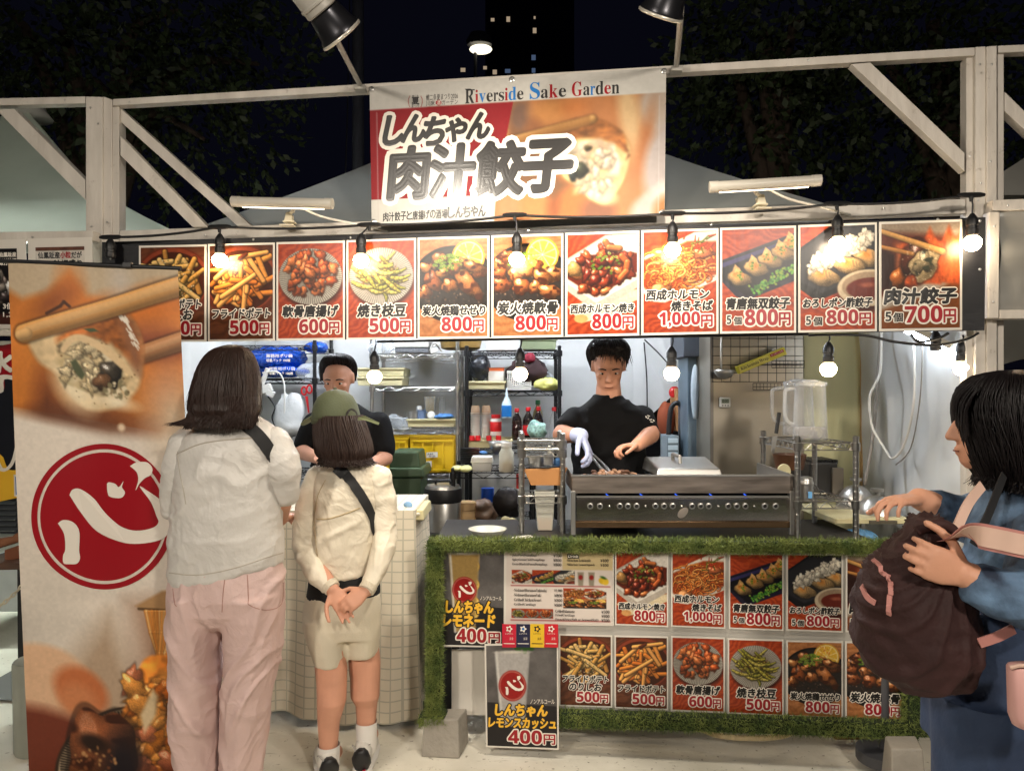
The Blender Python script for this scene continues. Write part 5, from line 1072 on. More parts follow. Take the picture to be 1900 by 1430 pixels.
# red, black and yellow shaved-ice sign
qi = Quad([FP(-60, 640, 3.2), FP(34, 640, 3.2), FP(48, 930, 3.2), FP(-60, 925, 3.2)])
ic = thing('ice_sign', 'red, black and yellow sign with a white brush character at the left edge', 'sign', qi.map(.5, 1.))
b = MB(); qi.slab(b, -.004, 0); b.build('panel', mat('navy_sign_panel', (24, 26, 34), .4), ic)
b = MB(); S_ = lambda pts, mi, z=.001: b.poly([V(qi.map(*qi.px(*p), z)) for p in [(r.x, r.y) for r in smooth_path([V((x, y, 0)) for x, y in pts], 3)]], mi)
S_([(-58, 641), (0, 641), (27, 641), (28, 690), (22, 697), (9, 700), (8, 722), (-10, 730), (-58, 730)], KR)
S_([(-30, 702), (6, 695), (26, 698), (27, 705), (8, 704), (7, 726), (-8, 730), (-9, 724)], KW, .0016)
S_([(0, 930), (-58, 900), (-58, 845), (-2, 840), (14, 868), (28, 872), (40, 870), (46, 920)], KG, .0013)
S_([(-6, 840), (6, 868), (20, 858), (28, 830), (30, 812), (34, 826), (30, 850), (20, 868), (2, 874), (-20, 850)], KW, .0018)
b.build('sign_graphics', INKS, ic)
b = MB(); lay_text(b, qi, '氷', tuple(list(qi.px(-26, 654)) + list(qi.px(24, 692))), KW, .003, .07, .1); b.build('lettering', INKS, ic)
b = MB(); S_ = lambda pts, mi, z: b.poly([V(qi.map(*qi.px(*p), z)) for p in pts], mi)
S_([(26, 880), (48, 880), (49, 926), (27, 920)], KW, .002); S_([(29, 884), (48, 884), (48, 922), (30, 917)], KBL, .0026)
for yy in (890, 897, 904): S_([(33, yy), (46, yy), (46, yy + 1.2), (33, yy + 1.2)], KW, .0032)
for xx in (33, 39, 45): S_([(xx, 890), (xx + 1.2, 890), (xx + 1.2, 914), (xx, 914)], KW, .0034)
b.build('badge', INKS, ic)

# ---------------------------------------------------------------- turf counter with its posters
YT = 2.88
tc_ = thing('counter_front', 'counter front panel framed in artificial turf and covered with food posters', 'counter', FP(1240, 1380, YT))
MB().prism([FP(822, 1012, YT + .02), FP(1690, 1015, YT + .02), FP(1680, 1338, YT + .02), FP(1037, 1320, YT + .02), FP(1037, 1200, YT + .02), FP(820, 1200, YT + .02)], -NF * .012).build('panel', mat('white_foam_board', (176, 172, 164), .6, nz=.05), tc_)
M_TURF = mat('turf_blades', (64, 86, 34), .7, nz=.45, ns=16, rgb2=(132, 142, 72), detail=6); M_TBASE = mat('turf_backing', (30, 44, 18), .9, nz=.3)
rt = np.random.RandomState(12)
def turf(a, b, w, d, n, name='turf', bl=.021):
    """a padded strip wrapped in turf from a to b"""
    a, b = V(a), V(b); t = (b - a).normalized(); side = V((0, -1, 0)); up = t.cross(side).normalized(); side = up.cross(t)
    mb = MB(); mb.bar(a, b, w, d, up=side); mb.m = [0] * len(mb.f); L = (b - a).length
    vs, fs = [], []
    for _ in range(n):
        s = rt.rand() * L; face = rt.rand()
        if face < .55: o = up * (rt.rand() - .5) * w + side * d / 2; nn = side
        elif face < .85: o = up * (w / 2) + side * (rt.rand() - .5) * d; nn = up
        else: o = -up * (w / 2) + side * (rt.rand() - .5) * d; nn = -up
        o = a + t * s + o; r3 = V(rt.randn(3) * .75); dr = (nn + r3 + V((0, 0, .15))).normalized(); l = bl * (.5 + .7 * rt.rand()); x = dr.cross(V(rt.randn(3))).normalized() * .0013; k = len(vs)
        m = o + dr * l * .6; e = o + dr * l + V(rt.randn(3)) * .006; vs += [o - x, o + x, m + x * .8, m - x * .8, e]; fs += [(k, k + 1, k + 2, k + 3), (k + 3, k + 2, k + 4)]
    mb.add(vs, fs, 1); return mb.build(name, [M_TBASE, M_TURF], tc_)
turf(FP(795, 1008, YT - .02), FP(1745, 1014, YT - .02), .036, .05, 19000)
turf(FP(808, 1020, YT - .015), FP(806, 1325, YT - .015), .048, .045, 8000)
turf(FP(780, 1332, YT - .02), FP(828, 1328, YT - .02), .03, .07, 900)
turf(FP(1036, 1330, YT - .01), FP(1700, 1352, YT - .01), .055, .04, 7500, bl=.018)
turf(FP(1708, 1030, YT - .015), FP(1706, 1362, YT - .015), .11, .045, 5000, bl=.018)
MB().prism([FP(838, 1205, YT + .10), FP(906, 1205, YT + .10), FP(906, 1326, YT + .10), FP(838, 1326, YT + .10)], -NF * .01).build('foam_board', M_PAPER, label='plain white board leaning behind the two lemonade posters', cat='board')
G2 = 'food posters on the counter front'
Wh = 'on the counter front'
for i, cs in ((6, [(1141, 1022), (1240, 1023), (1240, 1163), (1141, 1159)]), (7, [(1245, 1023), (1346, 1024.5), (1346, 1166), (1245, 1162)]), (8, [(1352, 1025), (1454, 1026), (1454, 1170), (1352, 1166)]), (9, [(1459, 1026), (1564, 1027), (1564, 1173), (1459, 1169)]), (10, [(1569, 1027), (1680, 1028), (1680, 1174), (1569, 1172)]),
              (0, [(1037, 1175), (1136, 1178), (1136, 1312), (1037, 1309)]), (1, [(1140, 1178), (1240, 1180), (1240, 1317), (1140, 1313)]), (2, [(1245, 1179), (1345, 1182), (1345, 1322), (1245, 1318)]), (3, [(1350, 1183), (1454, 1186), (1454, 1328), (1350, 1323)]), (4, [(1459, 1187), (1564, 1189), (1564, 1333), (1459, 1328)]), (5, [(1568, 1189), (1677, 1192), (1677, 1338), (1568, 1333)])):
    menu_card(i, cs, YT + .012, Wh, G2)
def drink_card(kind, corners, Yc, label, items):
    q = Quad([FP(*c, Yc) for c in corners]); t = thing('drink_poster', label, 'poster', q.map(.5, 1.), 'drink posters')
    mb = MB(); q.slab(mb, -.001, .0008); mb.build('paper', M_PAPER, t); q2 = q.sub(.022, .016, .978, .984)
    cv = pt_drink(kind=kind); print_grid(q2, cv, 'picture', t)
    m = MB(); cx, cy = .37, ((.45 - .02) if kind == 0 else (.45 - .05)) / cv.A
    cy = {0: (.04 + .86 * cv.A) / 2 - .05, 1: (.1 + .8 * cv.A) / 2 - .05}[kind]
    def sh(pts): m.poly([V(q2.map(cx + (p.x - 193) / 121 * .155, (cy + (p.y - 958) / 121 * .17) / cv.A, .0026)) for p in smooth_path([V((a, b, 0)) for a, b in pts], 2)], KW)
    sh([(130, 918), (150, 907), (195, 950), (255, 983), (297, 968), (262, 902), (318, 955), (300, 1000), (225, 1004), (150, 950), (130, 918)]); sh([(109, 970), (140, 970), (148, 1010), (143, 1045), (119, 1044), (120, 990), (109, 970)]); sh([(199, 897), (222, 900), (234, 913), (205, 921), (199, 897)]); sh([(243, 864), (276, 857), (283, 880), (256, 905), (243, 864)])
    m.build('cup_logo', INKS, t); stamp(q2, t, items); return t
drink_card(0, [(816, 1019), (938, 1020), (937, 1201), (818, 1198)], YT + .010, 'dark lemonade poster with gold lettering at the left of the counter front',
           [('ノンアルコール', (.62, .475, .965, .515), KW, .01), ('しんちゃん', (.07, .53, .83, .655), KG, .06, KB, .16, .1), ('レモネード', (.02, .67, .86, .80), KG, .06, KB, .16, .1), (DS('400'), (.24, .82, .72, .965), KR, .02, KW, .12), ('円', (.76, .86, .94, .965), KR, .03, KW, .14)])
drink_card(1, [(899, 1194), (1036, 1192), (1037, 1390), (902, 1385)], YT - .045, 'dark lemon squash poster hanging lowest in front of the counter',
           [('ノンアルコール', (.62, .53, .965, .572), KW, .01), ('しんちゃん', (.12, .585, .86, .695), KG, .06, KB, .16, .1), ('レモンスカッシュ', (.02, .715, .98, .815), KG, .05, KB, .16, .1), (DS('400'), (.30, .835, .78, .965), KR, .02, KW, .12), ('円', (.81, .87, .97, .965), KR, .03, KW, .14)])
q = Quad([FP(938, 1019, YT + .01), FP(1139, 1021, YT + .01), FP(1139, 1161, YT + .01), FP(937, 1157, YT + .01)])
mn = thing('menu_sheet', 'white English menu sheet with small food pictures on the counter front', 'menu', q.map(.5, 1.))
mb = MB(); q.slab(mb, -.001, .0008); mb.build('paper', M_PAPER, mn); q2 = q.sub(.01, .015, .99, .985); print_grid(q2, pt_menu(), 'picture', mn)
def line(s, pr, u0, u1, v, up=None, h=.042):
    L = [(serif(s), (u0, v, u0 + min(.0125 * len(s), (u1 - u0) * .8), v + h), KB, 0)]
    if pr: L.append((serif(pr), ((up or u1) - .075, v, up or u1, v + h), KB, 0))
    return L
it = []
for k, (s, pr) in enumerate((('·JuicyPorkDumplings', '¥700'), ('·SpicyGreenChiliDumplings', '¥800'), ('·GratedRadishPonzuDumplings', '¥800'))): it += line(s, pr, .05, .52, .04 + k * .062)
it += [('Drink', (.585, .045, .68, .085), KW, .04, KB, .35)] + line('·Shinchan Lemonade', '¥400', .57, .96, .10) + line('·Shinchan LemonSquash', '¥400', .57, .96, .162)
for k, (s, pr) in enumerate((('·NishinariHorumonYakisoba', '¥1,000'), ('·NishinariHorumonYaki', '¥800'), ('·GrilledChickenSeseri', '¥800'), ('·GrilledCartilage', '¥800'))): it += line(s, pr, .07, .53, .52 + k * .066)
for k, (s, pr) in enumerate((('·GrilledEdamame', '¥500'), ('·FriedCartilage', '¥600'), ('·FrenchFries(Salt or SeaweedSalt)', '¥500'))): it += line(s, pr, .46, .97, .80 + k * .058)
stamp(q2, mn, it)
cols = [(186, 20, 50), (26, 28, 60), (220, 180, 40), (196, 26, 40)]
for k in range(4):
    a, b_ = 932 + k * 26, 932 + k * 26 + 25.6
    qq, t = paper_sign('payment_card', '%s payment card in the strip of four above the lemon squash poster' % ('crimson', 'navy blue', 'yellow', 'bright red')[k], [(a, 1157), (b_, 1157.5), (b_, 1200.5), (a, 1200)], YT - .05, 'card', mat('card_' + ('crimson', 'navy', 'yellow', 'red')[k], cols[k], .35), 'four small payment cards')
    ink = KB if k == 2 else KW; m = MB(); cc = [V(qq.map(.5 + .2 * math.cos(x) * (1 + .25 * math.cos(5 * x)), .2 + .12 * math.sin(x) * (1 + .25 * math.cos(5 * x)), .002)) for x in np.linspace(0, 6.28, 41)[:-1]]; m.poly(cc, ink)
    m.poly([V(qq.map(.5 + .1 * math.cos(x), .2 + .06 * math.sin(x), .0026)) for x in np.linspace(0, 6.28, 17)[:-1]], [KR, KBL, KG, KR][k]); qq.slab(m, .0015, .002, ink, .1, .82, .9, .85)
    lay_text(m, qq, 'しんちゃん', (.22, .36, .78, .44), ink, .002); lay_text(m, qq, '決済', (.52, .56, .8, .68), ink, .002); m.build('print', INKS, t)
# concrete feet and the hose
def foot_block(label, x0, x1, y0, y1, Yc):
    a, b, c, d = FP(x0, y1, Yc), FP(x1, y1, Yc), FP(x1 - 3, y0, Yc), FP(x0 + 4, y0, Yc); dp = V((.03, .14, 0)); s = V((0, .02, 0))
    a.z = b.z = 0.
    mb = MB(); vs = [a, b, b + dp, a + dp, d + s, c + s, c + dp - s, d + dp - s]; mb.add(vs, [(3, 2, 1, 0), (4, 5, 6, 7), (0, 1, 5, 4), (1, 2, 6, 5), (2, 3, 7, 6), (3, 0, 4, 7)])
    mb.build('concrete_block', mat('cast_concrete', (150, 144, 134), .85, nz=.12, ns=10, bump=.4, bs=60), label=label, cat='concrete block', group='concrete feet of the counter', bevel=.006)
foot_block('grey concrete block under the left turf post', 781, 852, 1338, 1407, 2.80)
foot_block('grey concrete block at the lower right beside the passer-by', 1655, 1722, 1394, 1462, 2.66)
b = MB().tube([U(1040, 1342, 2.98), U(1180, 1345, 2.96), U(1280, 1347, 2.94), U(1330, 1363, 2.86), U(1390, 1369, 2.82), U(1450, 1365, 2.84), U(1480, 1350, 2.95)], .011, 8, sm=12)
o = b.build('hose', mat('beige_ribbed_hose', (196, 178, 140), .6, nz=.15, ns=60, bump=.8, bs=90, stretch=(1, .2, .2)), label='beige ribbed hose lying under the counter front', cat='hose', smooth=True)
MB().lathe(U(1640, 1400, 2.75), [(.10, -.02), (.10, .02), (.02, .03), (.018, .3)], 20).build('pole_base', mat('grey_pole_metal', (70, 70, 74), .5), label='round dark pole base beside the right concrete block', cat='pole base', smooth=True, auto=40)
MB().bpx(1550, 1360, 1605, 1372, 2.9, .05).build('wood_scrap', mat('red_brown_wood', (120, 70, 44), .7), label='small brown wood block under the right end of the counter', cat='wood block', bevel=.002)
# ---------------------------------------------------------------- kitchen behind the counter
M_WHITEP = mat('white_plastic', (214, 212, 206), .4, nz=.03); M_CREAM = mat('cream_plastic', (214, 204, 160), .45, nz=.05); M_YELLOW = mat('yellow_crate_plastic', (214, 176, 20), .45, nz=.08, ns=5)
M_GREENP = mat('dark_green_plastic', (56, 76, 52), .5, nz=.1); M_REDP = mat('red_plastic', (190, 24, 30), .35, nz=.05); M_COLA = mat('dark_sauce', (34, 16, 14), .1, nz=.1, coat=.6)
M_CLEAR = mat_clear('clear_plastic', (190, 194, 198), .04, .06); M_BAG = mat_clear('thin_plastic_bag', (220, 228, 235), .22, .2); M_BLUEBAG = mat('blue_plastic_bag', (20, 74, 176), .22, nz=.3, ns=9, bump=.9, bs=22, crease=.8, cs=14)
M_KRAFT = mat('kraft_card', (196, 138, 84), .7, nz=.08); M_CARD = mat('cardboard', (176, 130, 84), .8, nz=.1); M_WOODP = mat('pale_wood', (190, 156, 112), .6, nz=.15, ns=4, stretch=(1, 8, 8))
def wire_shelf(label, px0, px1, Y, dep, tiers, top_py, m, pitch=.055, bottom=0., right_post=True):
    a, b = U(px0, 800, Y).x, U(px1, 800, Y).x; zt = U(0, top_py, Y).z
    t = thing('wire_shelf', label, 'shelf', ((a + b) / 2, Y + dep / 2, 0), None)
    for x in (a, b):
        for y in (Y, Y + dep):
            mb = MB(); mb.tube([(x, y, bottom), (x, y, zt)], .0125, 10)
            for k in range(int((zt - bottom) / .025)): mb.lathe((x, y, bottom + .025 * k), [(.0128, 0), (.0136, .001), (.0136, .003), (.0128, .004)], 8)
            mb.lathe((x, y, zt), [(.0135, 0), (.0135, .01), (.006, .014)], 10); mb.build('post', m, t, smooth=True, auto=40)
    for ty in tiers:
        z = U(0, ty, Y).z; mb = MB()
        for y in (Y, Y + dep):
            for dz in (0, -.03): mb.tube([(a, y, z + dz), (b, y, z + dz)], .003, 6)
            n = max(4, int((b - a) / pitch)); mb.tube([(a + (b - a) * k / n, y, z - (.03 if k % 2 else 0)) for k in range(n + 1)], .0022, 5)
        for x in (a, b):
            for dz in (0, -.03): mb.tube([(x, Y, z + dz), (x, Y + dep, z + dz)], .003, 6)
            n = max(4, int(dep / pitch)); mb.tube([(x, Y + dep * k / n, z - (.03 if k % 2 else 0)) for k in range(n + 1)], .0022, 5)
        for k in range(1, int((b - a) / .026)): x = a + .026 * k; mb.tube([(x, Y, z - .002), (x, Y + dep, z - .002)], .0016, 4, caps=False)
        for k in (1, 2): mb.tube([(a, Y + dep * k / 3, z - .005), (b, Y + dep * k / 3, z - .005)], .003, 5)
        for x in (a, b):
            for y in (Y, Y + dep): mb.lathe((x, y, z - .034), [(.017, 0), (.019, .002), (.019, .036), (.016, .038)], 10)
        mb.build('wire_tier', m, t)
    return t
YS1, YS2 = 4.62, 4.55
wire_shelf('black wire shelf holding the blue bags, behind the long-haired customer', 372, 584, YS1, .42, (641, 702, 800, 880), 600, M_BLKWIRE)
wire_shelf('chrome wire shelf with cream trays and yellow crates at the back', 690, 849, YS1, .42, (656, 717, 797, 881), 600, M_CHROME)
wire_shelf('black wire shelf of bottles and cups left of the cook', 866, 1038, YS2, .40, (651, 725, 832), 645, M_BLKWIRE)
wire_shelf('low black wire table with jar and white box left of the cook', 841, 990, 3.95, .42, (877, 972), 872, M_BLKWIRE)
def open_box(mb, x0, y0, x1, y1, Y, dep, w=.006, flare=0., mi=None):
    """an open-topped tub whose front spans the pixel rectangle"""
    a, b = U(x0, y1, Y), U(x1, y0, Y); xs0, xs1, z0, z1 = a.x, b.x, a.z, b.z; f = flare
    o = [V((xs0 + f, Y + f, z0)), V((xs1 - f, Y + f, z0)), V((xs1 - f, Y + dep - f, z0)), V((xs0 + f, Y + dep - f, z0))]
    t = [V((xs0, Y, z1)), V((xs1, Y, z1)), V((xs1, Y + dep, z1)), V((xs0, Y + dep, z1))]
    ti = [V((xs0 + w, Y + w, z1)), V((xs1 - w, Y + w, z1)), V((xs1 - w, Y + dep - w, z1)), V((xs0 + w, Y + dep - w, z1))]
    bi = [V((p.x + (w if i in (0, 3) else -w), p.y + (w if i < 2 else -w), z0 + w)) for i, p in enumerate(o)]
    mb.add(o + t + ti + bi, [(3, 2, 1, 0)] + [(i, (i + 1) % 4, 4 + (i + 1) % 4, 4 + i) for i in range(4)] + [(4 + i, 4 + (i + 1) % 4, 8 + (i + 1) % 4, 8 + i) for i in range(4)] + [(8 + i, 8 + (i + 1) % 4, 12 + (i + 1) % 4, 12 + i) for i in range(4)] + [(12, 13, 14, 15)], mi)
    rimz = z1; r = .006
    mb.box(((xs0 + xs1) / 2, Y - r / 2, rimz - .006), (xs1 - xs0 + 2 * r, r, .012), mi=mi)
    return mb
def tub(name, label, cat, x0, y0, x1, y1, Y, dep, m, group=None, flare=.008, bevel=.002):
    return open_box(MB(), x0, y0, x1, y1, Y, dep, flare=flare).build(name, m, label=label, cat=cat, group=group, bevel=bevel)
def box_thing(name, label, cat, x0, y0, x1, y1, Y, dep, m, group=None, bevel=.004): return MB().bpx(x0, y0, x1, y1, Y, dep).build(name, m, label=label, cat=cat, group=group, bevel=bevel)
def turned(px, py0, py1, Y, prof, n=20):
    """a turned shape: prof in (pixels from axis, 0 bottom .. 1 top)"""
    c = U(px, py1, Y); h = (py1 - py0) / F * Y; return MB().lathe(c, [(r / F * Y, t * h) for r, t in prof], n)
def crumple(name, label, cat, cpx, cpy, rx, ry, Y, m, seed=0, amp=.3, dep=None, group=None, parent=None, n=28):
    c = U(cpx, cpy, Y); r = V((rx / F * Y, dep or rx / F * Y * .7, ry / F * Y)); mb = MB().ball(c, tuple(r), n)
    A = np.array(mb.v); d = (A - np.array(c)); q = d / np.array(r); k = 1 + amp * (vn(A, (14, 14, 14), seed) + .7 * ridge(A, (22, 22, 22), seed + 3) - .3); A = np.array(c) + d * k[:, None]; A[:, 2] = np.maximum(A[:, 2], c.z - r.z * .95)
    return build_np(name, A, mb.f, m, parent, smooth=True, label=None if parent else label, cat=None if parent else cat, group=group)
# on the left black shelf
for i, (x, y, rx, ry, lab) in enumerate(((515, 664, 58, 22, 'upper big blue plastic bag of supplies on the black shelf'), (520, 688, 50, 13, 'flat lower blue plastic bag under the big one on the black shelf'), (588, 645, 20, 12, 'small blue bag corner hanging from the top black shelf'))):
    b = crumple('plastic_bag', lab, 'bag', x, y, rx, ry, YS1 + .12, M_BLUEBAG, i + 3, .22, dep=.12, group='blue bags')
    if i < 2:
        q = Quad([U(x - 40, y - 8, YS1 - .03), U(x + 35, y - 8, YS1 - .03), U(x + 35, y + 8, YS1 - .03), U(x - 40, y + 8, YS1 - .03)]); m = MB()
        lay_text(m, q, '業務用ポリ袋', (.25, .05, .9, .45), KW, 0, .02); lay_text(m, q, '増量パック 100枚', (.25, .6, .85, .95), KW, 0, .02); m.build('lettering', INKS, b)
crumple('plastic_bag', 'clear white plastic bag at the end of the black shelf', 'bag', 575, 690, 22, 18, YS1 + .05, M_BAG, 8, .3)
b = MB(); b.tube([U(497, 683, YS1 - .05), U(482, 724, YS1 - .05)], .016, 8); b.build('power_strip', M_WHITEP, label='white power strip hanging on the black shelf post', cat='power strip', bevel=.003)
b = MB(); b.box(U(492, 722, YS1 - .06), (.085, .04, .05), rot=Matrix.Rotation(-.4, 3, 'Y')); b.box(U(502, 730, YS1 - .07), (.05, .03, .04), rot=Matrix.Rotation(.5, 3, 'Y')); b.build('power_adapter', M_WHITEP, label='white power adapter plugged beside the long-haired customer', cat='adapter', bevel=.004)
MB().tube([U(487, 692, YS1 - .06), U(515, 690, YS1 - .06), U(527, 712, YS1 - .06), U(528, 760, YS1 - .06), U(526, 800, YS1 - .06)], .006, 6, sm=6).build('cable', M_WHITEP, label='white cable hanging from the power strip', cat='cable', smooth=True)
MB().tube([U(497, 735, YS1 - .07), U(510, 755, YS1 - .07), U(505, 775, YS1 - .07), U(514, 800, YS1 - .07)], .005, 6, sm=6).build('cable', M_CORD, label='black cable dangling below the power adapter', cat='cable', smooth=True)
crumple('plastic_bag', 'white carrier bag hanging under the black shelf', 'bag', 538, 772, 26, 50, YS1 - .02, mat('white_bag', (206, 208, 208), .4, nz=.05, bump=.6, bs=20), 17, .25, dep=.06)
sc_ = thing('scissors', 'red kitchen scissors hanging from the black shelf', 'scissors', U(569, 760, YS1 - .05))
for x, y, a in ((564, 725, .3), (574, 722, -.2)):
    c = U(x, y, YS1 - .05); MB().tube([c + V((.016 * math.cos(u), 0, .026 * math.sin(u))) for u in np.linspace(0, 6.2832, 17)], .006, 6, caps=False).build('handle', M_REDP, sc_, smooth=True)
MB().prism([U(566, 735, YS1 - .05), U(571, 735, YS1 - .05), U(574, 766, YS1 - .05), U(572, 766, YS1 - .05)], (0, .004, 0)).build('blade', M_REDP, sc_)
# on the chrome shelf
bx = thing('appliance_box', 'white boxed appliance with a grey base on the top chrome shelf', 'appliance', U(763, 656, YS1 + .1))
MB().bpx(731, 626, 795, 644, YS1 + .08, .25).build('housing', M_WHITEP, bx, bevel=.006); b = MB().bpx(733, 645, 794, 654, YS1 + .09, .23)
for k in range(10): b.bpx(736 + 6 * k, 646, 739 + 6 * k, 653, YS1 + .086, .01)
b.build('vent_base', mat('grey_plastic', (96, 98, 102), .5), bx)
MB().tube([U(797, 652, YS1 + .1), U(806, 636, YS1 + .05), U(815, 648, YS1 + .1), U(800, 654, YS1 + .06), U(808, 640, YS1 + .1), U(820, 652, YS1 + .12)], .006, 6, sm=5).build('cable', M_WHITEP, label='coiled white cable beside the boxed appliance', cat='cable', smooth=True)
turned(855, 622, 649, YS1 + .15, [(30, 0), (36, .1), (39, .6), (42, 1), (39, 1), (36, .6), (30, .15)]).build('stock_pot', mat('stained_pot', (150, 122, 70), .4, .4, nz=.5, ns=6), label='stained metal pot on the top shelf behind the posters', cat='pot', smooth=True, auto=40)
def basket(label, x0, y0, x1, y1, Y, dep, m, nx=10, ny=4):
    mb = MB(); a, b = U(x0, y1, Y), U(x1, y0, Y); H = b.z - a.z
    for k in range(nx + 1):
        x = a.x + (b.x - a.x) * k / nx
        for yy in (Y, Y + dep): mb.bar((x, yy, a.z), (x, yy, b.z), .006, .004, up=(0, 1, 0))
    for k in range(ny + 1):
        z = a.z + H * k / ny
        for yy in (Y, Y + dep): mb.bar((a.x, yy - .001, z), (b.x, yy - .001, z), .005, .006)
        for xx in (a.x, b.x): mb.bar((xx, Y, z), (xx, Y + dep, z), .005, .006)
    mb.box(((a.x + b.x) / 2, Y + dep / 2, a.z + .003), (b.x - a.x, dep, .006)); mb.bar((a.x - .005, Y - .004, b.z), (b.x + .005, Y - .004, b.z), .012, .016)
    return mb.build('basket', m, label=label, cat='basket', group='white slotted baskets')
basket('white slotted basket on top of the black bottle shelf', 902, 626, 958, 648, YS2 + .05, .25, M_WHITEP)
tub('storage_bin', 'olive green storage bin on top of the black bottle shelf', 'bin', 966, 628, 1033, 648, YS2 + .05, .28, mat('olive_plastic', (118, 128, 100), .5))
tub('plastic_tray', 'cream plastic tray, upper one of the pair on the chrome shelf', 'tray', 662, 682, 750, 698, YS1 + .05, .3, M_CREAM, 'cream trays'); tub('plastic_tray', 'cream plastic tray, lower one of the pair on the chrome shelf', 'tray', 662, 699, 748, 715, YS1 + .05, .3, M_CREAM, 'cream trays')
tub('plastic_tray', 'cream plastic tray of mugs and cloths above the yellow crates', 'tray', 755, 777, 845, 792, YS1 + .02, .3, M_CREAM, 'cream trays')
tub('plastic_tray', 'cream plastic tray under the white-orange box', 'tray', 864, 707, 938, 722, YS2 + .02, .28, M_CREAM, 'cream trays'); tub('plastic_tray', 'cream plastic tray under the paper cups and red cans', 'tray', 866, 815, 950, 831, YS2 + .02, .28, M_CREAM, 'cream trays')
def mug(x, y0, y1, r, m, lab):
    t = thing('mug', lab, 'mug', U(x, y1, YS1 + .1)); turned(x, y0, y1, YS1 + .1, [(r, 0), (r, 1), (r * .9, 1), (r * .9, .1)]).build('cup', m, t, smooth=True, auto=40)
    c = U(x + r, (y0 + y1) / 2, YS1 + .1); h = (y1 - y0) / F * YS1 * .3; MB().tube([c + V((h * .8 * math.cos(a), 0, h * math.sin(a))) for a in np.linspace(-1.5, 1.5, 9)], .004, 6).build('handle', m, t, smooth=True)
mug(768, 763, 779, 9, M_STEEL, 'steel mug at the left of the cream tray'); mug(782, 760, 779, 8, mat('blue_grey_enamel', (110, 128, 160), .4), 'blue grey mug in the cream tray beside the steel mug')
turned(778, 753, 763, YS1 + .12, [(5, 0), (5, .8), (4, 1)]).build('small_lid', M_WHITEP, label='small white lid on the mugs in the cream tray', cat='cup', smooth=True, auto=40)  # a white lid resting on the mugs, not a cup
MB().lathe(U(800, 770, YS1 + .04), [(.024, 0), (.026, .004), (.024, .008)], 20, axis=(0, -1, .2)).build('round_lid', M_WHITEP, label='round white lid leaning in the cream tray', cat='lid', smooth=True, auto=40)
turned(798, 736, 776, YS1 + .2, [(9, 0), (11, 1), (10, 1), (8, .05)]).build('utensil_cup', M_CLEAR, label='clear cup holding chopsticks on the chrome shelf', cat='cup', smooth=True)
b = MB()
for k in range(7): b.tube([U(793 + k * 1.6, 774, YS1 + .2), U(790 + k * 2.6, 735 + 2 * (k % 3), YS1 + .21)], .003, 5)
b.build('chopsticks', mat('bamboo_sticks', (196, 178, 140), .6), label='bundle of chopsticks standing in the clear cup', cat='chopsticks')
turned(820, 736, 776, YS1 + .22, [(5, 0), (6, 1), (5, 1), (4, .05)]).build('tall_glass', M_CLEAR, label='tall clear glass on the cream tray', cat='glass', smooth=True)
crumple('cloth', 'blue folded cloth on the cream tray of mugs', 'cloth', 823, 772, 20, 6, YS1 + .06, mat('blue_cloth', (84, 132, 190), .9, nz=.15), 21, .3, dep=.06, group='blue cloths')
crumple('plastic_bag', 'crumpled clear bag on the chrome shelf beside the server', 'bag', 738, 786, 22, 16, YS1 + .05, M_BAG, 31, .4); crumple('plastic_bag', 'clear bag bundled at the top left of the chrome shelf', 'bag', 706, 642, 22, 16, YS1 - .03, M_BAG, 33, .35)
def crate(label, x0, y0, x1, y1):
    t = thing('plastic_crate', label, 'crate', U((x0 + x1) / 2, y1, YS1 + .02), 'yellow crates'); b = MB(); open_box(b, x0, y0, x1, y1, YS1 + .02, .3, .008, .006); b.build('crate_body', M_YELLOW, t, bevel=.003)
    b = MB(); n = 4
    for k in range(n + 1): x = x0 + 5 + (x1 - x0 - 10) * k / n; b.bpx(x - 1.2, y0 + 12, x + 1.2, y1 - 4, YS1 + .012, .01)
    b.bpx(x0 + 4, y0 + 8, x1 - 4, y0 + 12, YS1 + .010, .01); b.bpx(x0 + 4, y1 - 7, x1 - 4, y1 - 4, YS1 + .010, .01); b.bpx(x0 - 1, y0 - 1, x1 + 1, y0 + 5, YS1 + .008, .012); b.build('rib', M_YELLOW, t, bevel=.001); return t
c1 = crate('big yellow plastic crate with paper labels on the chrome shelf', 760, 808, 846, 877); crate('yellow plastic crate half hidden behind the server', 700, 810, 757, 879)
for x0, y0, x1, y1 in ((791, 838, 812, 848), (783, 855, 801, 866)):
    q = Quad([U(x0, y0 + 1, YS1 + .006), U(x1, y0, YS1 + .006), U(x1, y1, YS1 + .006), U(x0, y1 + 1, YS1 + .006)]); m = MB(); q.slab(m, -.001, .0005, PAPER); lay_text(m, q, 'A&B', (.1, .15, .6, .5), KB, .0015); lay_text(m, q, '食品', (.2, .6, .8, .9), KB, .0015); m.build('paper_label', INKS, c1)
gb = thing('waste_bin', 'dark green waste bin with a raised lid in front of the crates', 'bin', U(752, 940, 4.3))
def frus(mb, x0, x1, y1, X0, X1, y0, Y, dep): 
    a, b, c, d = U(x0, y1, Y), U(x1, y1, Y), U(X1, y0, Y), U(X0, y0, Y); D = V((0, dep, 0)); return mb.add([a, b, b + D, a + D, d, c, c + D, d + D], [(3, 2, 1, 0), (4, 5, 6, 7), (0, 1, 5, 4), (1, 2, 6, 5), (2, 3, 7, 6), (3, 0, 4, 7)])
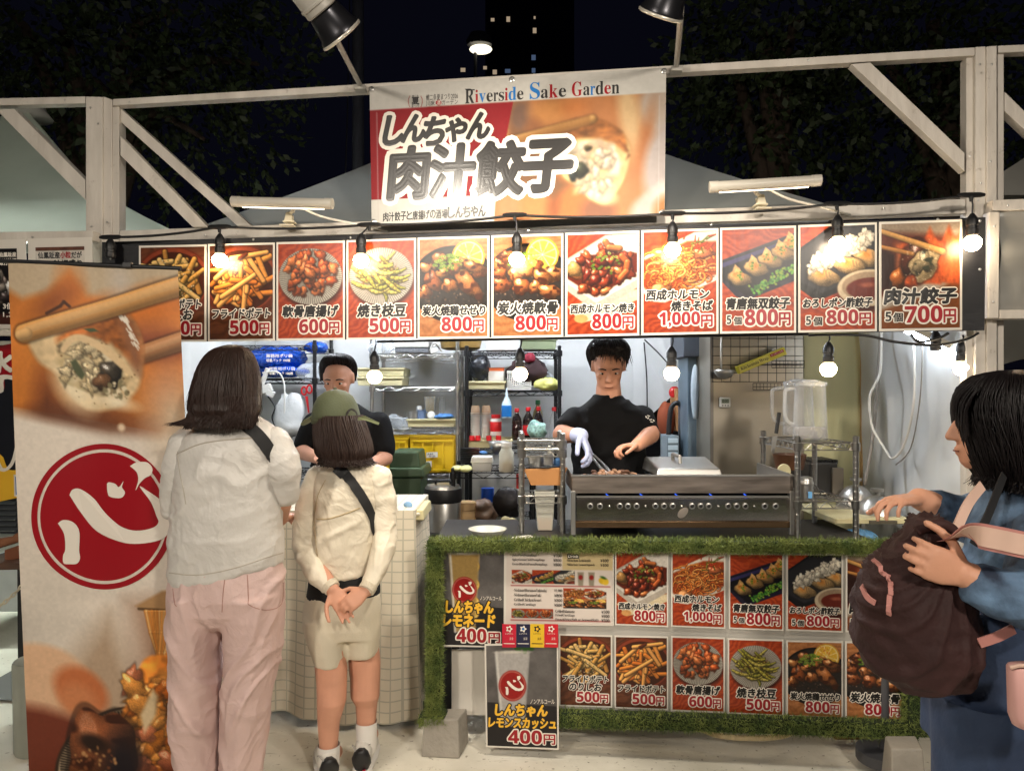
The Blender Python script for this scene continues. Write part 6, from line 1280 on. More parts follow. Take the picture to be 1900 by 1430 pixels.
frus(MB(), 728, 776, 1020, 722, 782, 886, 4.2, .32).build('bin_body', M_GREENP, gb, bevel=.01); b = MB(); frus(b, 716, 788, 886, 720, 784, 868, 4.17, .38); frus(b, 722, 780, 868, 724, 776, 838, 4.2, .3); b.build('lid', M_GREENP, gb, bevel=.01)
# black bottle shelf
crumple('plastic_bag', 'clear bag with a dark bundle on the bottle shelf', 'bag', 890, 682, 21, 27, YS2 + .1, mat('dark_bag_bundle', (40, 44, 52), .25, nz=.5, ns=20, bump=.8, bs=40), 41, .2, dep=.1)
fb = box_thing('carton', 'small white and orange carton on the cream tray', 'carton', 906, 683, 935, 707, YS2 + .06, .1, M_PAPER, bevel=.002)
b = MB().bpx(905.5, 682, 935.5, 688, YS2 + .058, .104); b.build('carton_top', mat('orange_print', (224, 110, 60), .4), fb)
basket('white slotted basket holding a dark cap on the bottle shelf', 942, 690, 985, 722, YS2 + .03, .25, M_WHITEP, 12, 8)
cp = crumple('cap', 'dark brown cap and cloth piled over the white basket', 'cap', 978, 690, 36, 28, YS2 + .1, mat('dark_brown_cloth', (52, 34, 36), .9, nz=.3, ns=8), 51, .25, dep=.12); crumple('cap_brim', None, None, 982, 664, 10, 9, YS2 + .0, mat('dark_red_cloth', (120, 20, 40), .8), 52, .2, parent=cp)
crumple('cloth', 'pale yellow cloth on the right of the bottle shelf', 'cloth', 1016, 714, 22, 12, YS2 + .06, mat('pale_yellow_cloth', (220, 218, 130), .9, nz=.1), 53, .35, dep=.08); crumple('plastic_bag', 'small clear bag behind the pale yellow cloth', 'bag', 1012, 698, 16, 8, YS2 + .15, M_BAG, 54, .3)
def bottle(label, x, y0, y1, w, body, capm, labm=None, grp='sauce and drink bottles', Y=YS2 + .1, fill=None):
    t = thing('bottle', label, 'bottle', U(x, y1, Y), grp); r = w / 2
    turned(x, y0 + (y1 - y0) * .1, y1, Y, [(r * .9, 0), (r, .03), (r, .52), (r * .93, .55), (r, .6), (r * .85, .76), (r * .36, .93), (r * .36, 1)]).build('bottle_body', body, t, smooth=True)
    turned(x, y0, y0 + (y1 - y0) * .12, Y, [(r * .46, 0), (r * .46, .9), (r * .40, 1)]).build('cap', capm, t, smooth=True, auto=40)
    if labm: turned(x, y0 + (y1 - y0) * .55, y0 + (y1 - y0) * .85, Y, [(r * 1.02, 0), (r * 1.03, .02), (r * 1.03, .98), (r * 1.02, 1)]).build('bottle_label', labm, t, smooth=True)
    return t
M_GREENCAP = mat('green_cap', (30, 130, 80), .4); M_SPRAYB = mat('pale_blue_bottle', (196, 214, 224), .3, nz=.03); M_BLUELAB = mat('blue_label', (30, 120, 200), .4); M_REDLAB = mat('red_label', (200, 30, 34), .4)
bottle('dark sauce bottle with a red cap, just right of the spray bottle', 959, 757, 816, 19, M_COLA, M_REDP, None); bottle('dark sauce bottle with a red cap, second from the spray bottle', 980, 755, 816, 20, M_COLA, M_REDP, M_REDLAB); bottle('dark sauce bottle with a red cap, third from the spray bottle', 999, 754, 816, 19, M_COLA, M_REDP, None)
bottle('oil bottle with a dark green cap behind the sauce bottles', 998, 742, 810, 20, mat_clear('oil_in_bottle', (190, 180, 120), .45), M_GREENCAP, None, Y=YS2 + .22); bottle('clear bottle with a red and green cap at the end of the shelf', 1028, 755, 815, 18, M_CLEAR, M_REDP, None)
sb = thing('spray_bottle', 'white squeeze bottle with a blue label standing among the cups', 'bottle', U(940, 778, YS2 - .03)); turned(940, 720, 776, YS2 - .03, [(8.5, 0), (9.3, .03), (9.3, .45), (7.5, .55), (3.0, .72), (1.6, .96), (1.0, 1)]).build('bottle_body', M_SPRAYB, sb, smooth=True); turned(940, 752, 773, YS2 - .03, [(9.4, 0), (9.5, .02), (9.5, .98), (9.4, 1)]).build('bottle_label', M_BLUELAB, sb, smooth=True)
jr = thing('powder_jar', 'jar with a red lid and red label beside the paper cups', 'jar', U(920, 808, YS2 + .05)); turned(920, 775, 808, YS2 + .05, [(10, 0), (10.5, .05), (10.5, .85), (8, 1)]).build('jar_body', mat('white_powder_jar', (216, 206, 196), .3), jr, smooth=True, auto=50); turned(920, 769, 776, YS2 + .05, [(8.5, 0), (8.5, .9), (7, 1)]).build('lid', M_REDP, jr, smooth=True, auto=40); turned(920, 782, 800, YS2 + .05, [(10.6, 0), (10.8, .02), (10.8, .98), (10.6, 1)]).build('jar_label', M_REDLAB, jr, smooth=True)
for x, lab in ((882, 'left stack of white paper cups in a clear sleeve'), (902, 'right stack of white paper cups beside the red-lidded jar')):
    b = MB()
    for k in range(16): b.lathe(U(x, 815 - k * 3, YS2 + .1), [(.024, 0), (.0315, .012), (.033, .013), (.033, .016), (.03, .016)], 16)
    b.build('paper_cups', M_PAPER, label=lab, cat='cups', group='stacks of paper cups', smooth=True, auto=30); turned(x, 752, 768, YS2 + .1, [(9, 0), (8, .6), (7, 1)]).build('cup_lids', mat('brown_cups', (180, 150, 120), .6), label='brown cups topping the %s stack of paper cups' % ('left' if x < 890 else 'right'), cat='cups', group='brown cups', smooth=True, auto=40)
    
for k, x in enumerate((876, 887, 907, 925)): turned(x, 808, 817, YS2 + .0, [(5, 0), (5, 1), (4, 1)]).build('small_can', M_REDP, label='small red can, %s in the row below the paper cups' % ('first', 'second', 'third', 'fourth')[k], cat='can', group='small red cans', smooth=True, auto=40)
crumple('plastic_bag', 'clear bag of green packets in front of the sauce bottles', 'bag', 1000, 797, 15, 15, YS2 - .03, mat('green_packets', (150, 186, 176), .3, nz=.6, ns=50), 61, .45, dep=.05)
# low table
YL = 3.97
b = MB()
for k in range(9): b.lathe(U(872, 859 - 3.2 * k, YL + .2), [(.03, 0), (.058, .004), (.06, .008), (.03, .006)], 22)
b.build('bowl_stack', mat('black_bowl', (26, 26, 30), .3), label='stack of black dishes on the low wire table', cat='dishes', smooth=True, auto=40)
MB().ball(U(896, 840, YL + .25), (.03, .03, .012)).build('cloth', mat('blue_cloth', (84, 132, 190), .9, nz=.15), label='small blue cloth on the stack of black dishes', cat='cloth', group='blue cloths')
t = thing('food_box', 'white lidded food box on the low wire table', 'box', U(893, 874, YL)); frus(MB(), 877, 911, 875, 875, 913, 859, YL, .12).build('box_bottom', mat('grey_white_plastic', (190, 188, 184), .4), t, bevel=.004); frus(MB(), 873, 915, 859, 875, 913, 848, YL - .005, .13).build('lid', M_WHITEP, t, bevel=.004)
for k, (x, lab) in enumerate(((850, 'left'), (866, 'right'))): crumple('glove', 'pale yellow rubber glove, %s one on the low table' % lab, 'glove', x, 869, 11, 6, YL, mat('pale_glove', (220, 218, 150), .5), 71 + k, .3, dep=.05, group='pale rubber gloves')
t = thing('sauce_jar', 'clear jar one third full of beige sauce on the low table', 'jar', U(940, 875, YL)); turned(940, 826, 875, YL, [(13, 0), (14, .04), (14, .72), (10, .86), (9.5, .88), (10, 1)]).build('jar_glass', mat_clear('cloudy_plastic', (206, 204, 190), .55, .3), t, smooth=True); turned(940, 858, 874, YL, [(12.5, 0), (13.2, .04), (13.2, 1)]).build('sauce', mat('beige_sauce', (206, 170, 120), .4), t, smooth=True, auto=40); turned(940, 820, 828, YL, [(10.5, 0), (10.5, .9), (9, 1)]).build('lid', M_WHITEP, t, smooth=True, auto=40)
turned(925, 818, 842, YL + .25, [(8, 0), (16, .5), (19, 1), (18.5, 1), (15, .5), (6, .06)]).build('mixing_bowl', M_STEEL, label='steel mixing bowl behind the sauce jar', cat='bowl', smooth=True)
rc_ = thing('rice_cooker', 'big black and steel rice cooker on the floor left of the low table', 'rice cooker', U(822, 985, 4.0)); turned(822, 905, 985, 4.0, [(30, 0), (33, .03), (33, .9), (32, .92)]).build('cooker_body', M_STEEL, rc_, smooth=True, auto=40); turned(822, 897, 912, 4.0, [(34, 0), (34, .4), (30, .85), (18, 1)]).build('lid', M_STEEL, rc_, smooth=True, auto=40)
b = turned(822, 905, 930, 4.0, [(34, 0), (35, .1), (35, .9), (34, 1)]); b.bpx(790, 912, 803, 984, 3.93, .1); b.build('black_band', M_BLACK, rc_, smooth=True, auto=40); MB().tube([U(808, 898, 3.96), U(810, 891, 3.96), U(834, 891, 3.96), U(836, 898, 3.96)], .007, 6).build('handle', M_BLACK, rc_)
turned(864, 930, 968, YL + .15, [(19, 0), (20, .02), (20, .6), (19, .62), (20.5, .64), (20.5, .98), (18, 1)]).build('wood_steamer', M_WOODP, label='round pale wooden box under the low wire table', cat='steamer', smooth=True, auto=40)
crumple('plastic_bag', 'bundled clear and brown bag under the low table', 'bag', 902, 950, 24, 22, YL + .15, mat('brown_clear_bag', (120, 96, 80), .3, nz=.4, ns=14), 81, .35); crumple('plastic_bag', 'dark bundled bag at the back under the low table', 'bag', 940, 935, 26, 26, YL + .25, mat('dark_bag', (46, 40, 40), .4, nz=.4), 83, .3)
turned(905, 905, 930, YL + .3, [(12, 0), (12, 1)]).build('blue_bucket', mat('blue_bucket', (30, 80, 180), .4), label='small blue tub under the low wire table', cat='tub', smooth=True, auto=40)
for k, (x, y) in enumerate(((938, 965), (950, 968))): crumple('vegetable', 'pale round vegetable, %s one on the lower wire tier' % ('left', 'right')[k], 'vegetable', x, y, 9, 8, YL + .05, mat('pale_vegetable', (196, 184, 140), .6, nz=.2), 91 + k, .15, group='pale vegetables')
MB().bpx(958, 880, 972, 906, YL + .1, .04).build('snack_packet', mat('red_white_packet', (206, 60, 60), .4, nz=.6, ns=30), label='red and white packet under the low table', cat='packet')
# narrow rack in front
YR = 3.25
nr = wire_shelf('narrow chrome wire rack between the low table and the griddle', 968, 1044, YR, .2, (818, 835, 921), 808, M_CHROME, .03)
def boat(label, x0, x1, y0, y1, Y, dep): 
    mb = MB(); cx = (x0 + x1) / 2; w = x1 - x0; pts = []
    for s in (0, 1):
        Yy = Y + dep * s; pts += [U(x0, y0, Yy), U(x1, y0 - 3, Yy), U(x1 - w * .16, y1, Yy + (.02 if s == 0 else -.02)), U(x0 + w * .16, y1, Yy + (.02 if s == 0 else -.02))]
    mb.add(pts, [(0, 1, 2, 3), (5, 4, 7, 6), (1, 5, 6, 2), (4, 0, 3, 7), (3, 2, 6, 7)]); o = mb.build('paper_boat', M_KRAFT, label=label, cat='food tray'); s = o.modifiers.new('thick', 'SOLIDIFY'); s.thickness = .003; return o
boat('kraft paper food boat sitting in the narrow chrome rack', 973, 1052, 870, 899, YR + .01, .13)
b = MB(); b.lathe(U(1008, 868, YR + .09), [(.02, 0), (.085, .006), (.092, .012), (.088, .013), (.02, .008)], 28); b.build('black_plate', M_BLACK, label='black round plate under the ladle cup in the narrow rack', cat='plate', smooth=True)
turned(996, 846, 864, YR + .12, [(15, 0), (16, 1), (15, 1), (14, .1)]).build('steel_tin', M_STEEL, label='low steel tin on the black plate in the narrow rack', cat='tin', smooth=True, auto=40); turned(1017, 842, 862, YR + .05, [(9, 0), (9, .95), (8, 1)]).build('steel_pot', M_STEEL, label='small steel pot with a white handle in the narrow rack', cat='pot', smooth=True, auto=40); turned(1019, 826, 843, YR + .05, [(4, 0), (3, .5), (2, 1)]).build('brush_handle', M_WHITEP, label='white brush handle standing in the small steel pot', cat='brush', smooth=True)
crumple('cloth', 'blue cloth stuffed beside the small steel pot', 'cloth', 1034, 858, 8, 8, YR + .08, mat('blue_cloth', (84, 132, 190), .9, nz=.15), 95, .3, group='blue cloths')
t = thing('sauce_container', 'tall clear container of brown sauce under the narrow rack', 'container', U(1011, 986, YR)); b = MB(); frus(b, 998, 1025, 984, 992, 1030, 912, YR + .04, .09); b.build('container_body', mat_clear('cloudy_plastic', (206, 204, 190), .55, .3), t, bevel=.004); frus(MB(), 1000, 1023, 983, 999, 1024, 966, YR + .045, .08).build('sauce', mat('brown_sauce', (170, 96, 40), .35), t)
# prep table that carries rack, griddle and chrome stand
pt_ = thing('prep_table', 'dark low prep table behind the turf counter under the griddle', 'table', (.35, 3.3, 0)); MB().box((.62, 3.28, .80), (1.9, .62, .03)).build('table_top', mat('dark_table_top', (34, 30, 28), .5, nz=.3), pt_, bevel=.003)
for x in (-.28, 1.5):
    for y in (3.05, 3.52): MB().box((x, y, .39), (.04, .04, .78)).build('leg', M_BLACK, pt_)
# griddle
YG = 3.12
M_GR = mat('mirror_steel', (186, 178, 170), .22, 1, nz=.25, ns=3, bump=.03, bs=30); M_GRD = mat('smoked_steel', (138, 128, 120), .42, .9, nz=.35, ns=5, stretch=(1, 1, 8))
g = thing('griddle', 'long gas griddle of smoked steel with a row of burner holes', 'griddle', U(1265, 990, YG))
b = MB(); b.bpx(1062, 882, 1472, 915, YG, .012); b.bpx(1062, 884, 1472, 915, YG + .40, .01); b.bpx(1062, 884, 1065, 915, YG + .012, .39); b.bpx(1469, 884, 1472, 915, YG + .012, .39); b.bpx(1065, 903, 1469, 906, YG + .012, .39); b.build('griddle_pan', M_GRD, g, bevel=.002)
b = MB(); b.bpx(1060, 881, 1474, 884, YG - .004, .022); b.bpx(1070, 920, 1464, 923, YG - .008, .02); b.build('edge_trim', M_STEEL, g)
b = MB(); b.bpx(1070, 924, 1466, 966, YG - .002, .014); b.build('control_panel', M_GR, g, bevel=.002); MB().bpx(1066, 967, 1474, 979, YG - .004, .02).build('lower_rail', mat('brass_tinted_steel', (150, 120, 90), .25, 1), g, bevel=.002)
for x in (1064, 1470): MB().bpx(x - 4, 911, x + 4, 992, YG - .006, .03).build('leg', M_STEEL, g, bevel=.002)
b = MB(); b.bpx(1072, 915, 1464, 924, YG + .06, .3); b.build('burner_bay', mat('burner_black', (20, 18, 18), .6), g)
for x in (1095, 1113, 1150, 1165, 1181, 1216, 1232, 1248, 1284, 1300, 1315, 1351, 1367, 1383, 1419, 1439):
    b = MB(); c = U(x, 938.5, YG - .003); b.lathe(c, [(.0135, 0), (.0135, .004), (.0085, .005), (.0085, .001)], 18, axis=(0, -1, 0), mi=0); b.lathe(c, [(.0083, .0015), (.0083, .002), (.001, .0021)], 14, axis=(0, -1, 0), mi=1); b.build('air_hole', [M_STEEL, mat('burner_black', (20, 18, 18), .6)], g, smooth=True, auto=40)
for x in (1131, 1198, 1265, 1333, 1400): MB().lathe(U(x, 939, YG - .004), [(.005, 0), (.005, .006), (.002, .008)], 10, axis=(0, -1, 0)).build('bolt', M_STEEL, g)
MB().lathe(U(1267, 951, YG - .004), [(.028, 0), (.028, .003), (.001, .004)], 20, axis=(0, -1, 0), sy=.6).build('badge', mat('dull_silver', (170, 160, 150), .4, .8), g, smooth=True, auto=30)
M_FLAME = mat_glow('gas_flame', (60, 110, 255), 1.0)
for x in (1128, 1191, 1256, 1320, 1384): MB().tube([U(x - 4, 915.5, YG + .05), U(x + 3, 922, YG + .05)], [.002, .005], 6).build('gas_flame', M_FLAME, g)
MB().prism([U(1404, 858, YG + .3), U(1468, 880, YG + .02), U(1468, 886, YG + .02), U(1404, 886, YG + .3)], (.008, 0, 0)).build('splash_plate', M_STEEL, g)
ld = thing('griddle_cover', 'rectangular steel lid with a strap handle on the griddle', 'lid', U(1280, 884, YG + .1)); b = MB(); a = [U(1218, 884, YG + .03), U(1342, 884, YG + .03)]
Z0 = a[0].z + .0; fr = [V((a[0].x, YG + .03, Z0 + .002)), V((a[1].x, YG + .03, Z0 + .002)), V((a[1].x + .01, YG + .33, Z0 + .002)), V((a[0].x - .01, YG + .33, Z0 + .002))]; tp = [p + V((s * .012, w_ * .012, .032)) for p, s, w_ in zip(fr, (1, -1, -1, 1), (1, 1, -1, -1))]; tp = [p + V((0, 0, .03 if i > 1 else 0)) for i, p in enumerate(tp)]
b.add(fr + tp, [(3, 2, 1, 0), (4, 5, 6, 7), (0, 1, 5, 4), (1, 2, 6, 5), (2, 3, 7, 6), (3, 0, 4, 7)]); b.build('lid_shell', M_STEEL, ld, bevel=.006)
m_ = (tp[0] + tp[1] + tp[2] + tp[3]) / 4; MB().tube([m_ + V((-.02, -.05, .0)), m_ + V((-.02, -.05, .03)), m_ + V((-.03, .05, .035)), m_ + V((-.03, .05, .0))], .009, 6).build('handle', M_STEEL, ld, bevel=.001)
rm = np.random.RandomState(3); b = MB()
for k in range(70): c = U(1131 + rm.randn() * 16, 884, YG + .10 + rm.rand() * .1) + V((0, 0, .0 + .03 * rm.rand() * math.exp(-((k % 20) / 20.)))); b.ball(c, (.014 + .014 * rm.rand(), .012, .006 + .005 * rm.rand()), 8, mi=k % 2, rot=Matrix.Rotation(rm.rand() * 3, 3, 'Z') @ Matrix.Rotation(rm.randn() * .6, 3, 'X'))
b.build('grilled_meat', [mat('grilled_meat', (146, 112, 88), .5, nz=.4, ns=40, bump=.6, bs=60), mat('seared_meat', (96, 66, 50), .45, nz=.4, ns=40)], label='pile of grilled meat strips on the left of the griddle', cat='meat', smooth=True)
tg = thing('tongs', 'steel tongs held by the cook over the grilled meat', 'tongs', U(1130, 878, YG + .12))
for s in (-1, 1): MB().tube([U(1097, 842, YG + .25) + V((s * .006, 0, 0)), U(1115, 862, YG + .18) + V((s * .014, 0, 0)), U(1130, 880, YG + .12) + V((s * .010, 0, 0))], [.006, .007, .011], 8, sm=4).build('arm', M_CHROME, tg, smooth=True)
# chrome stand at right with two pitchers
YP_ = 3.08
cs = wire_shelf('chrome wire stand holding two clear pitchers right of the griddle', 1480, 1588, YP_, .42, (822, 930), 814, M_CHROME, .03)
def pitcher(label, x0, x1, y0, y1, Y, hx, lv):
    t = thing('pitcher', label, 'pitcher', U((x0 + x1) / 2, y1, Y), 'clear plastic pitchers'); r = (x1 - x0) / 2; x = (x0 + x1) / 2
    turned(x, y0 + 8, y1, Y, [(r * .98, 0), (r, .02), (r * .88, .9), (r * .9, 1), (r * .86, 1), (r * .84, .9), (r * .95, .05)], 28).build('jug', M_CLEAR, t, smooth=True)
    turned(x, y0, y0 + 12, Y, [(r * .93, 0), (r * .95, .2), (r * .95, .55), (r * .6, .75), (r * .5, .95), (r * .2, 1)], 28).build('lid', mat_clear('pitcher_lid', (190, 194, 198), .25, .15), t, smooth=True, auto=50)
    turned(x, y1 - lv, y1 - 2, Y, [(r * .9, .02), (r * .88, .98)], 28).build('water', mat_clear('water_fill', (210, 206, 206), .25, .05), t, smooth=True)
    MB().tube([U(x0 + 4, y0 + 16, Y), U(hx + 2, y0 + 20, Y), U(hx, y0 + 34, Y), U(hx, y0 + 62, Y), U(hx + 6, y0 + 78, Y), U(x0 + 2, y0 + 84, Y)], .0075, 8, sm=5).build('handle', mat_clear('pitcher_handle', (190, 194, 198), .25, .1), t, smooth=True)
pitcher('clear water pitcher with a lid, front one on the chrome stand', 1472, 1534, 704, 815, YP_ + .06, 1456, 24); pitcher('clear water pitcher with a lid, rear one on the chrome stand', 1453, 1510, 703, 808, YP_ + .22, 1433, 18)
t = thing('shaker', 'steel shaker with a ribbed lid on the lower tier of the chrome stand', 'shaker', U(1496, 930, YP_ + .05)); turned(1496, 900, 930, YP_ + .05, [(12, 0), (12.5, .03), (12, .97), (12, 1)]).build('shaker_body', M_STEEL, t, smooth=True, auto=40); turned(1496, 884, 900, YP_ + .05, [(12.5, 0), (13, .1), (13, .4), (11, .55), (11, .9), (7, 1)]).build('lid', M_STEEL, t, smooth=True, auto=40); MB().bpx(1500, 912, 1507, 924, YP_ + .01, .004).build('label', mat('pale_blue_label', (110, 170, 220), .5), t)
MB().tube([U(1508, 898, YP_ + .06), U(1514, 900, YP_ + .06), U(1518, 912, YP_ + .06)], .004, 6, sm=4).build('ladle_hook', M_CHROME, label='bent steel hook beside the shaker', cat='hook', smooth=True)
# fridge, panel and things on it
fr_ = thing('refrigerator', 'tall steel refrigerator behind the griddle with a mesh rack on its door', 'refrigerator', U(1402, 1150, 4.0)); a, b2 = U(1318, 500, 4.0), U(1492, 1177, 4.0)
MB().box(((a.x + b2.x) / 2, 4.3, (a.z + .1) / 2), (b2.x - a.x, .6, a.z - .1)).build('cabinet', mat('fridge_steel', (164, 156, 142), .38, .85, nz=.12, ns=2, bump=.03, bs=150), fr_, bevel=.006)
b = MB().bpx(1318, 500, 1324, 1175, 3.992, .01); b.build('door_edge', mat('fridge_edge', (120, 116, 110), .4, .8), fr_)
mg = MB(); YM = 3.965
for x in range(1322, 1492, 17): mg.tube([U(x, 560, YM), U(x, 709, YM)], .0018, 5)
for y in (560, 577, 594, 611, 628, 643, 660, 677, 692, 708): mg.tube([U(1321, y, YM), U(1490, y, YM)], .0018, 5)
mg.build('mesh_rack', M_BLKWIRE, label='black wire mesh rack hung on the refrigerator door', cat='mesh rack')
def mini_basket(label, x0, x1, y0, y1):
    m = MB(); Y = YM - .055
    for y in (y0, (y0 + y1) / 2, y1): m.tube([U(x0, y, Y + .05), U(x0, y, Y), U(x1, y, Y), U(x1, y, Y + .05)], .0022, 5)
    for k in range(9): x = x0 + (x1 - x0) * k / 8; m.tube([U(x, y0, Y), U(x, y1, Y), U(x, y1, Y + .05)], .0015, 4)
    m.build('wire_basket', M_BLKWIRE, label=label, cat='wire basket', group='small wire baskets')
mini_basket('small black wire basket under the wrap box on the mesh rack', 1432, 1492, 669, 682); mini_basket('small black wire basket low on the mesh rack behind the pitchers', 1397, 1450, 711, 723)
t = thing('ladle', 'big steel ladle hanging on the mesh rack', 'ladle', U(1342, 700, YM - .03)); MB().tube([U(1340, 560, YM - .02), U(1338, 660, YM - .02), U(1338, 688, YM - .03)], .006, 6).build('handle', M_STEEL, t, smooth=True); MB().lathe(U(1344, 703, YM - .05), [(.012, 0), (.038, .012), (.052, .035), (.056, .05), (.053, .05), (.036, .015), (.01, .004)], 22).build('bowl', M_STEEL, t, smooth=True)
t = thing('wrap_box', 'yellow cling wrap box lying aslant on the mesh rack', 'wrap box', U(1410, 680, YM - .03)); c0, c1 = U(1368, 687, YM - .045), U(1455, 651, YM - .045); MB().bar(c0, c1, .042, .042, up=(0, 1, 0)).build('box', mat('yellow_green_card', (190, 178, 50), .45), t, bevel=.001)
ax_ = (c1 - c0).normalized(); up_ = V((-ax_.z, 0, ax_.x)); F0 = V((0, -.0225, 0)); q = Quad([c0 + up_ * .019 + F0, c1 + up_ * .019 + F0, c1 - up_ * .019 + F0, c0 - up_ * .019 + F0]); m = MB(); q.slab(m, .0, .0004, PAPER, .02, .1, .64, .9); q.slab(m, .0, .0006, KR, .68, .15, .96, .55); lay_text(m, q, serif('Kitchenista Wrap'), (.05, .22, .63, .82), KB, .001); lay_text(m, q, 'キッチニスタ', (.70, .22, .94, .48), KW, .001); m.build('print', [mat('yellow_card_print', (206, 196, 90), .45)] + INKS[1:], t)
t = thing('kitchen_timer', 'small white digital timer stuck on the refrigerator door', 'timer', U(1346, 756, 3.98)); MB().bpx(1336, 737, 1356, 756, 3.975, .02).build('case', M_WHITEP, t, bevel=.006); MB().bpx(1339, 740, 1353, 748, 3.973, .003).build('screen', mat('lcd_screen', (130, 140, 120), .3), t)
q = Quad([U(1339, 740, 3.9725), U(1353, 740, 3.9725), U(1353, 748, 3.9725), U(1339, 748, 3.9725)]); m = MB(); lay_text(m, q, '0:00', (.12, .15, .88, .85), KB, .0005); m.build('digits', INKS, t)
for x in (1341, 1346, 1351): MB().lathe(U(x, 752, 3.974), [(.004, 0), (.003, .002)], 10, axis=(0, -1, 0)).build('button', mat('grey_plastic', (96, 98, 102), .5), t)
MB().bpx(1492, 480, 1604, 1110, 4.05, .03).build('green_panel', mat('pale_green_board', (208, 204, 158), .6, nz=.08, ns=2), label='pale green board behind the chrome stand', cat='board'); MB().bpx(1599, 480, 1606, 1110, 4.03, .05).build('wood_strip', M_WOODP, label='pale wooden strip on the edge of the green board', cat='wood strip')
gp = thing('steel_cabinet', 'blue grey metal cabinet post between the cook and the refrigerator', 'cabinet', U(1298, 1150, 4.3)); MB().bpx(1276, 640, 1316, 1160, 4.3, .25).build('post', mat('blue_grey_metal', (104, 122, 136), .45, .4, nz=.1), gp, bevel=.004); MB().bpx(1268, 600, 1318, 662, 4.24, .35).build('head_box', mat('dark_grey_metal', (70, 76, 86), .5, .3), gp, bevel=.006); MB().bpx(1306, 665, 1317, 1160, 4.28, .02).build('edge', M_STEEL, gp)
crumple('towel', 'pale towel hanging on the blue grey cabinet post', 'towel', 1290, 728, 8, 52, 4.26, mat('pale_blue_towel', (176, 190, 200), .9), 101, .15, dep=.02)
# behind the cook on the right
t = thing('drawer_unit', 'small clear drawer unit behind the cook', 'drawer unit', U(1250, 850, 4.4)); MB().bpx(1238, 808, 1260, 852, 4.4, .2).build('case', mat('grey_blue_plastic', (120, 136, 146), .4), t, bevel=.003)
for k in range(3): MB().bpx(1240, 813 + 13 * k, 1258, 822 + 13 * k, 4.393, .01).build('drawer', M_SPRAYB, t, bevel=.002)
t = thing('hand_trolley', 'folded black hand trolley behind the cook', 'trolley', U(1255, 850, 4.5)); MB().tube([U(1238, 850, 4.5), U(1243, 770, 4.5), U(1250, 750, 4.5), U(1262, 750, 4.5), U(1266, 770, 4.5), U(1262, 850, 4.5)], .016, 8, sm=5).build('frame', M_BLACK, t, smooth=True); MB().tube([U(1275, 780, 4.45), U(1283, 850, 4.45)], .014, 8).build('strut', M_BLACK, t)
MB().bpx(1256, 720, 1274, 800, 4.7, .2).build('cardboard_box', M_CARD, label='upright cardboard box behind the cook', cat='box', bevel=.003); MB().bpx(1205, 640, 1290, 760, 5.7, .05).build('pink_sign', mat('pink_sign', (176, 130, 120), .6, nz=.2), label='pinkish sign board seen outside behind the cook', cat='sign')
crumple('shrub', 'dark shrub outside behind the cook', 'shrub', 1222, 745, 34, 48, 5.3, mat('dark_shrub', (40, 34, 26), .9, nz=.5, ns=30, bump=1, bs=40), 103, .4); crumple('jacket', 'orange brown jacket hanging behind the cook', 'jacket', 1236, 778, 16, 36, 4.75, mat('orange_brown_cloth', (140, 66, 36), .8), 105, .15, dep=.06); crumple('flower', 'red flower ornament hanging behind the cook', 'ornament', 1252, 728, 8, 10, 4.8, M_REDP, 107, .4)
# right rear corner
t = thing('toaster', 'black ribbed toaster oven behind the chrome stand', 'toaster', U(1535, 925, 3.75)); MB().bpx(1502, 858, 1555, 925, 3.72, .25).build('oven_body', mat('black_oven', (40, 38, 36), .4), t, bevel=.008); b = MB()
for k in range(9): b.bpx(1504 + 6 * k, 853, 1507 + 6 * k, 860, 3.73, .2)
b.build('vent_rib', M_BLACK, t); MB().bpx(1545, 868, 1566, 926, 3.70, .2).build('end_cap', mat('grey_brown_metal', (120, 112, 100), .5, .5), t, bevel=.004)
turned(1465, 842, 870, 3.6, [(24, 0), (30, 1), (29, 1), (22, .1)]).build('brown_bowl', mat('brown_bowl', (96, 62, 40), .4), label='brown bowl behind the rear leg of the chrome stand', cat='bowl', smooth=True, auto=40)
MB().lathe(U(1454, 873, 3.5), [(.032, 0), (.034, .005), (.03, .01)], 20, axis=(0, -1, .1)).build('cream_lid', M_CREAM, label='round cream lid standing behind the griddle plate', cat='lid', smooth=True, auto=40)
t = thing('knife', 'knife with a black handle hanging at the left of the chrome stand', 'knife', U(1436, 850, 3.3)); MB().prism([U(1433, 810, 3.3), U(1443, 808, 3.3), U(1436, 842, 3.3), U(1431, 838, 3.3)], (0, .003, 0)).build('blade', M_STEEL, t); MB().tube([U(1440, 804, 3.3), U(1446, 765, 3.3)], .009, 8).build('handle', M_BLACK, t)
t = thing('side_table', 'cream crate table under the steel pan lids', 'table', U(1640, 1000, 3.3)); a, b2 = U(1592, 965, 3.3), U(1685, 977, 3.3); MB().box(((a.x + b2.x) / 2 - .06, 3.5, a.z), (b2.x - a.x + .12, .45, .025)).build('table_top', M_CREAM, t, bevel=.004)
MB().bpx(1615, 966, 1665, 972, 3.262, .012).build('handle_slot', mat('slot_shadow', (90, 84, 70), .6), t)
for x in (1600, 1675):
    for y in (3.32, 3.68): c = U(x, 980, 3.3); MB().box((c.x, y, c.z / 2), (.02, .02, c.z)).build('leg', M_STEEL, t)
def dome(label, x, y0, y1, r, Y):
    t = thing('pan_lid', label, 'pan lid', U(x, y1, Y), 'steel dome lids'); turned(x, y0, y1, Y, [(r, 0), (r * 1.01, .03), (r * .97, .25), (r * .82, .6), (r * .5, .88), (r * .1, 1)], 28).build('dome', M_STEEL, t, smooth=True); turned(x, y0 - 12, y0 + 1, Y, [(r * .12, 0), (r * .12, .5), (r * .3, .6), (r * .3, 1)], 16).build('knob', M_STEEL, t, smooth=True, auto=40)
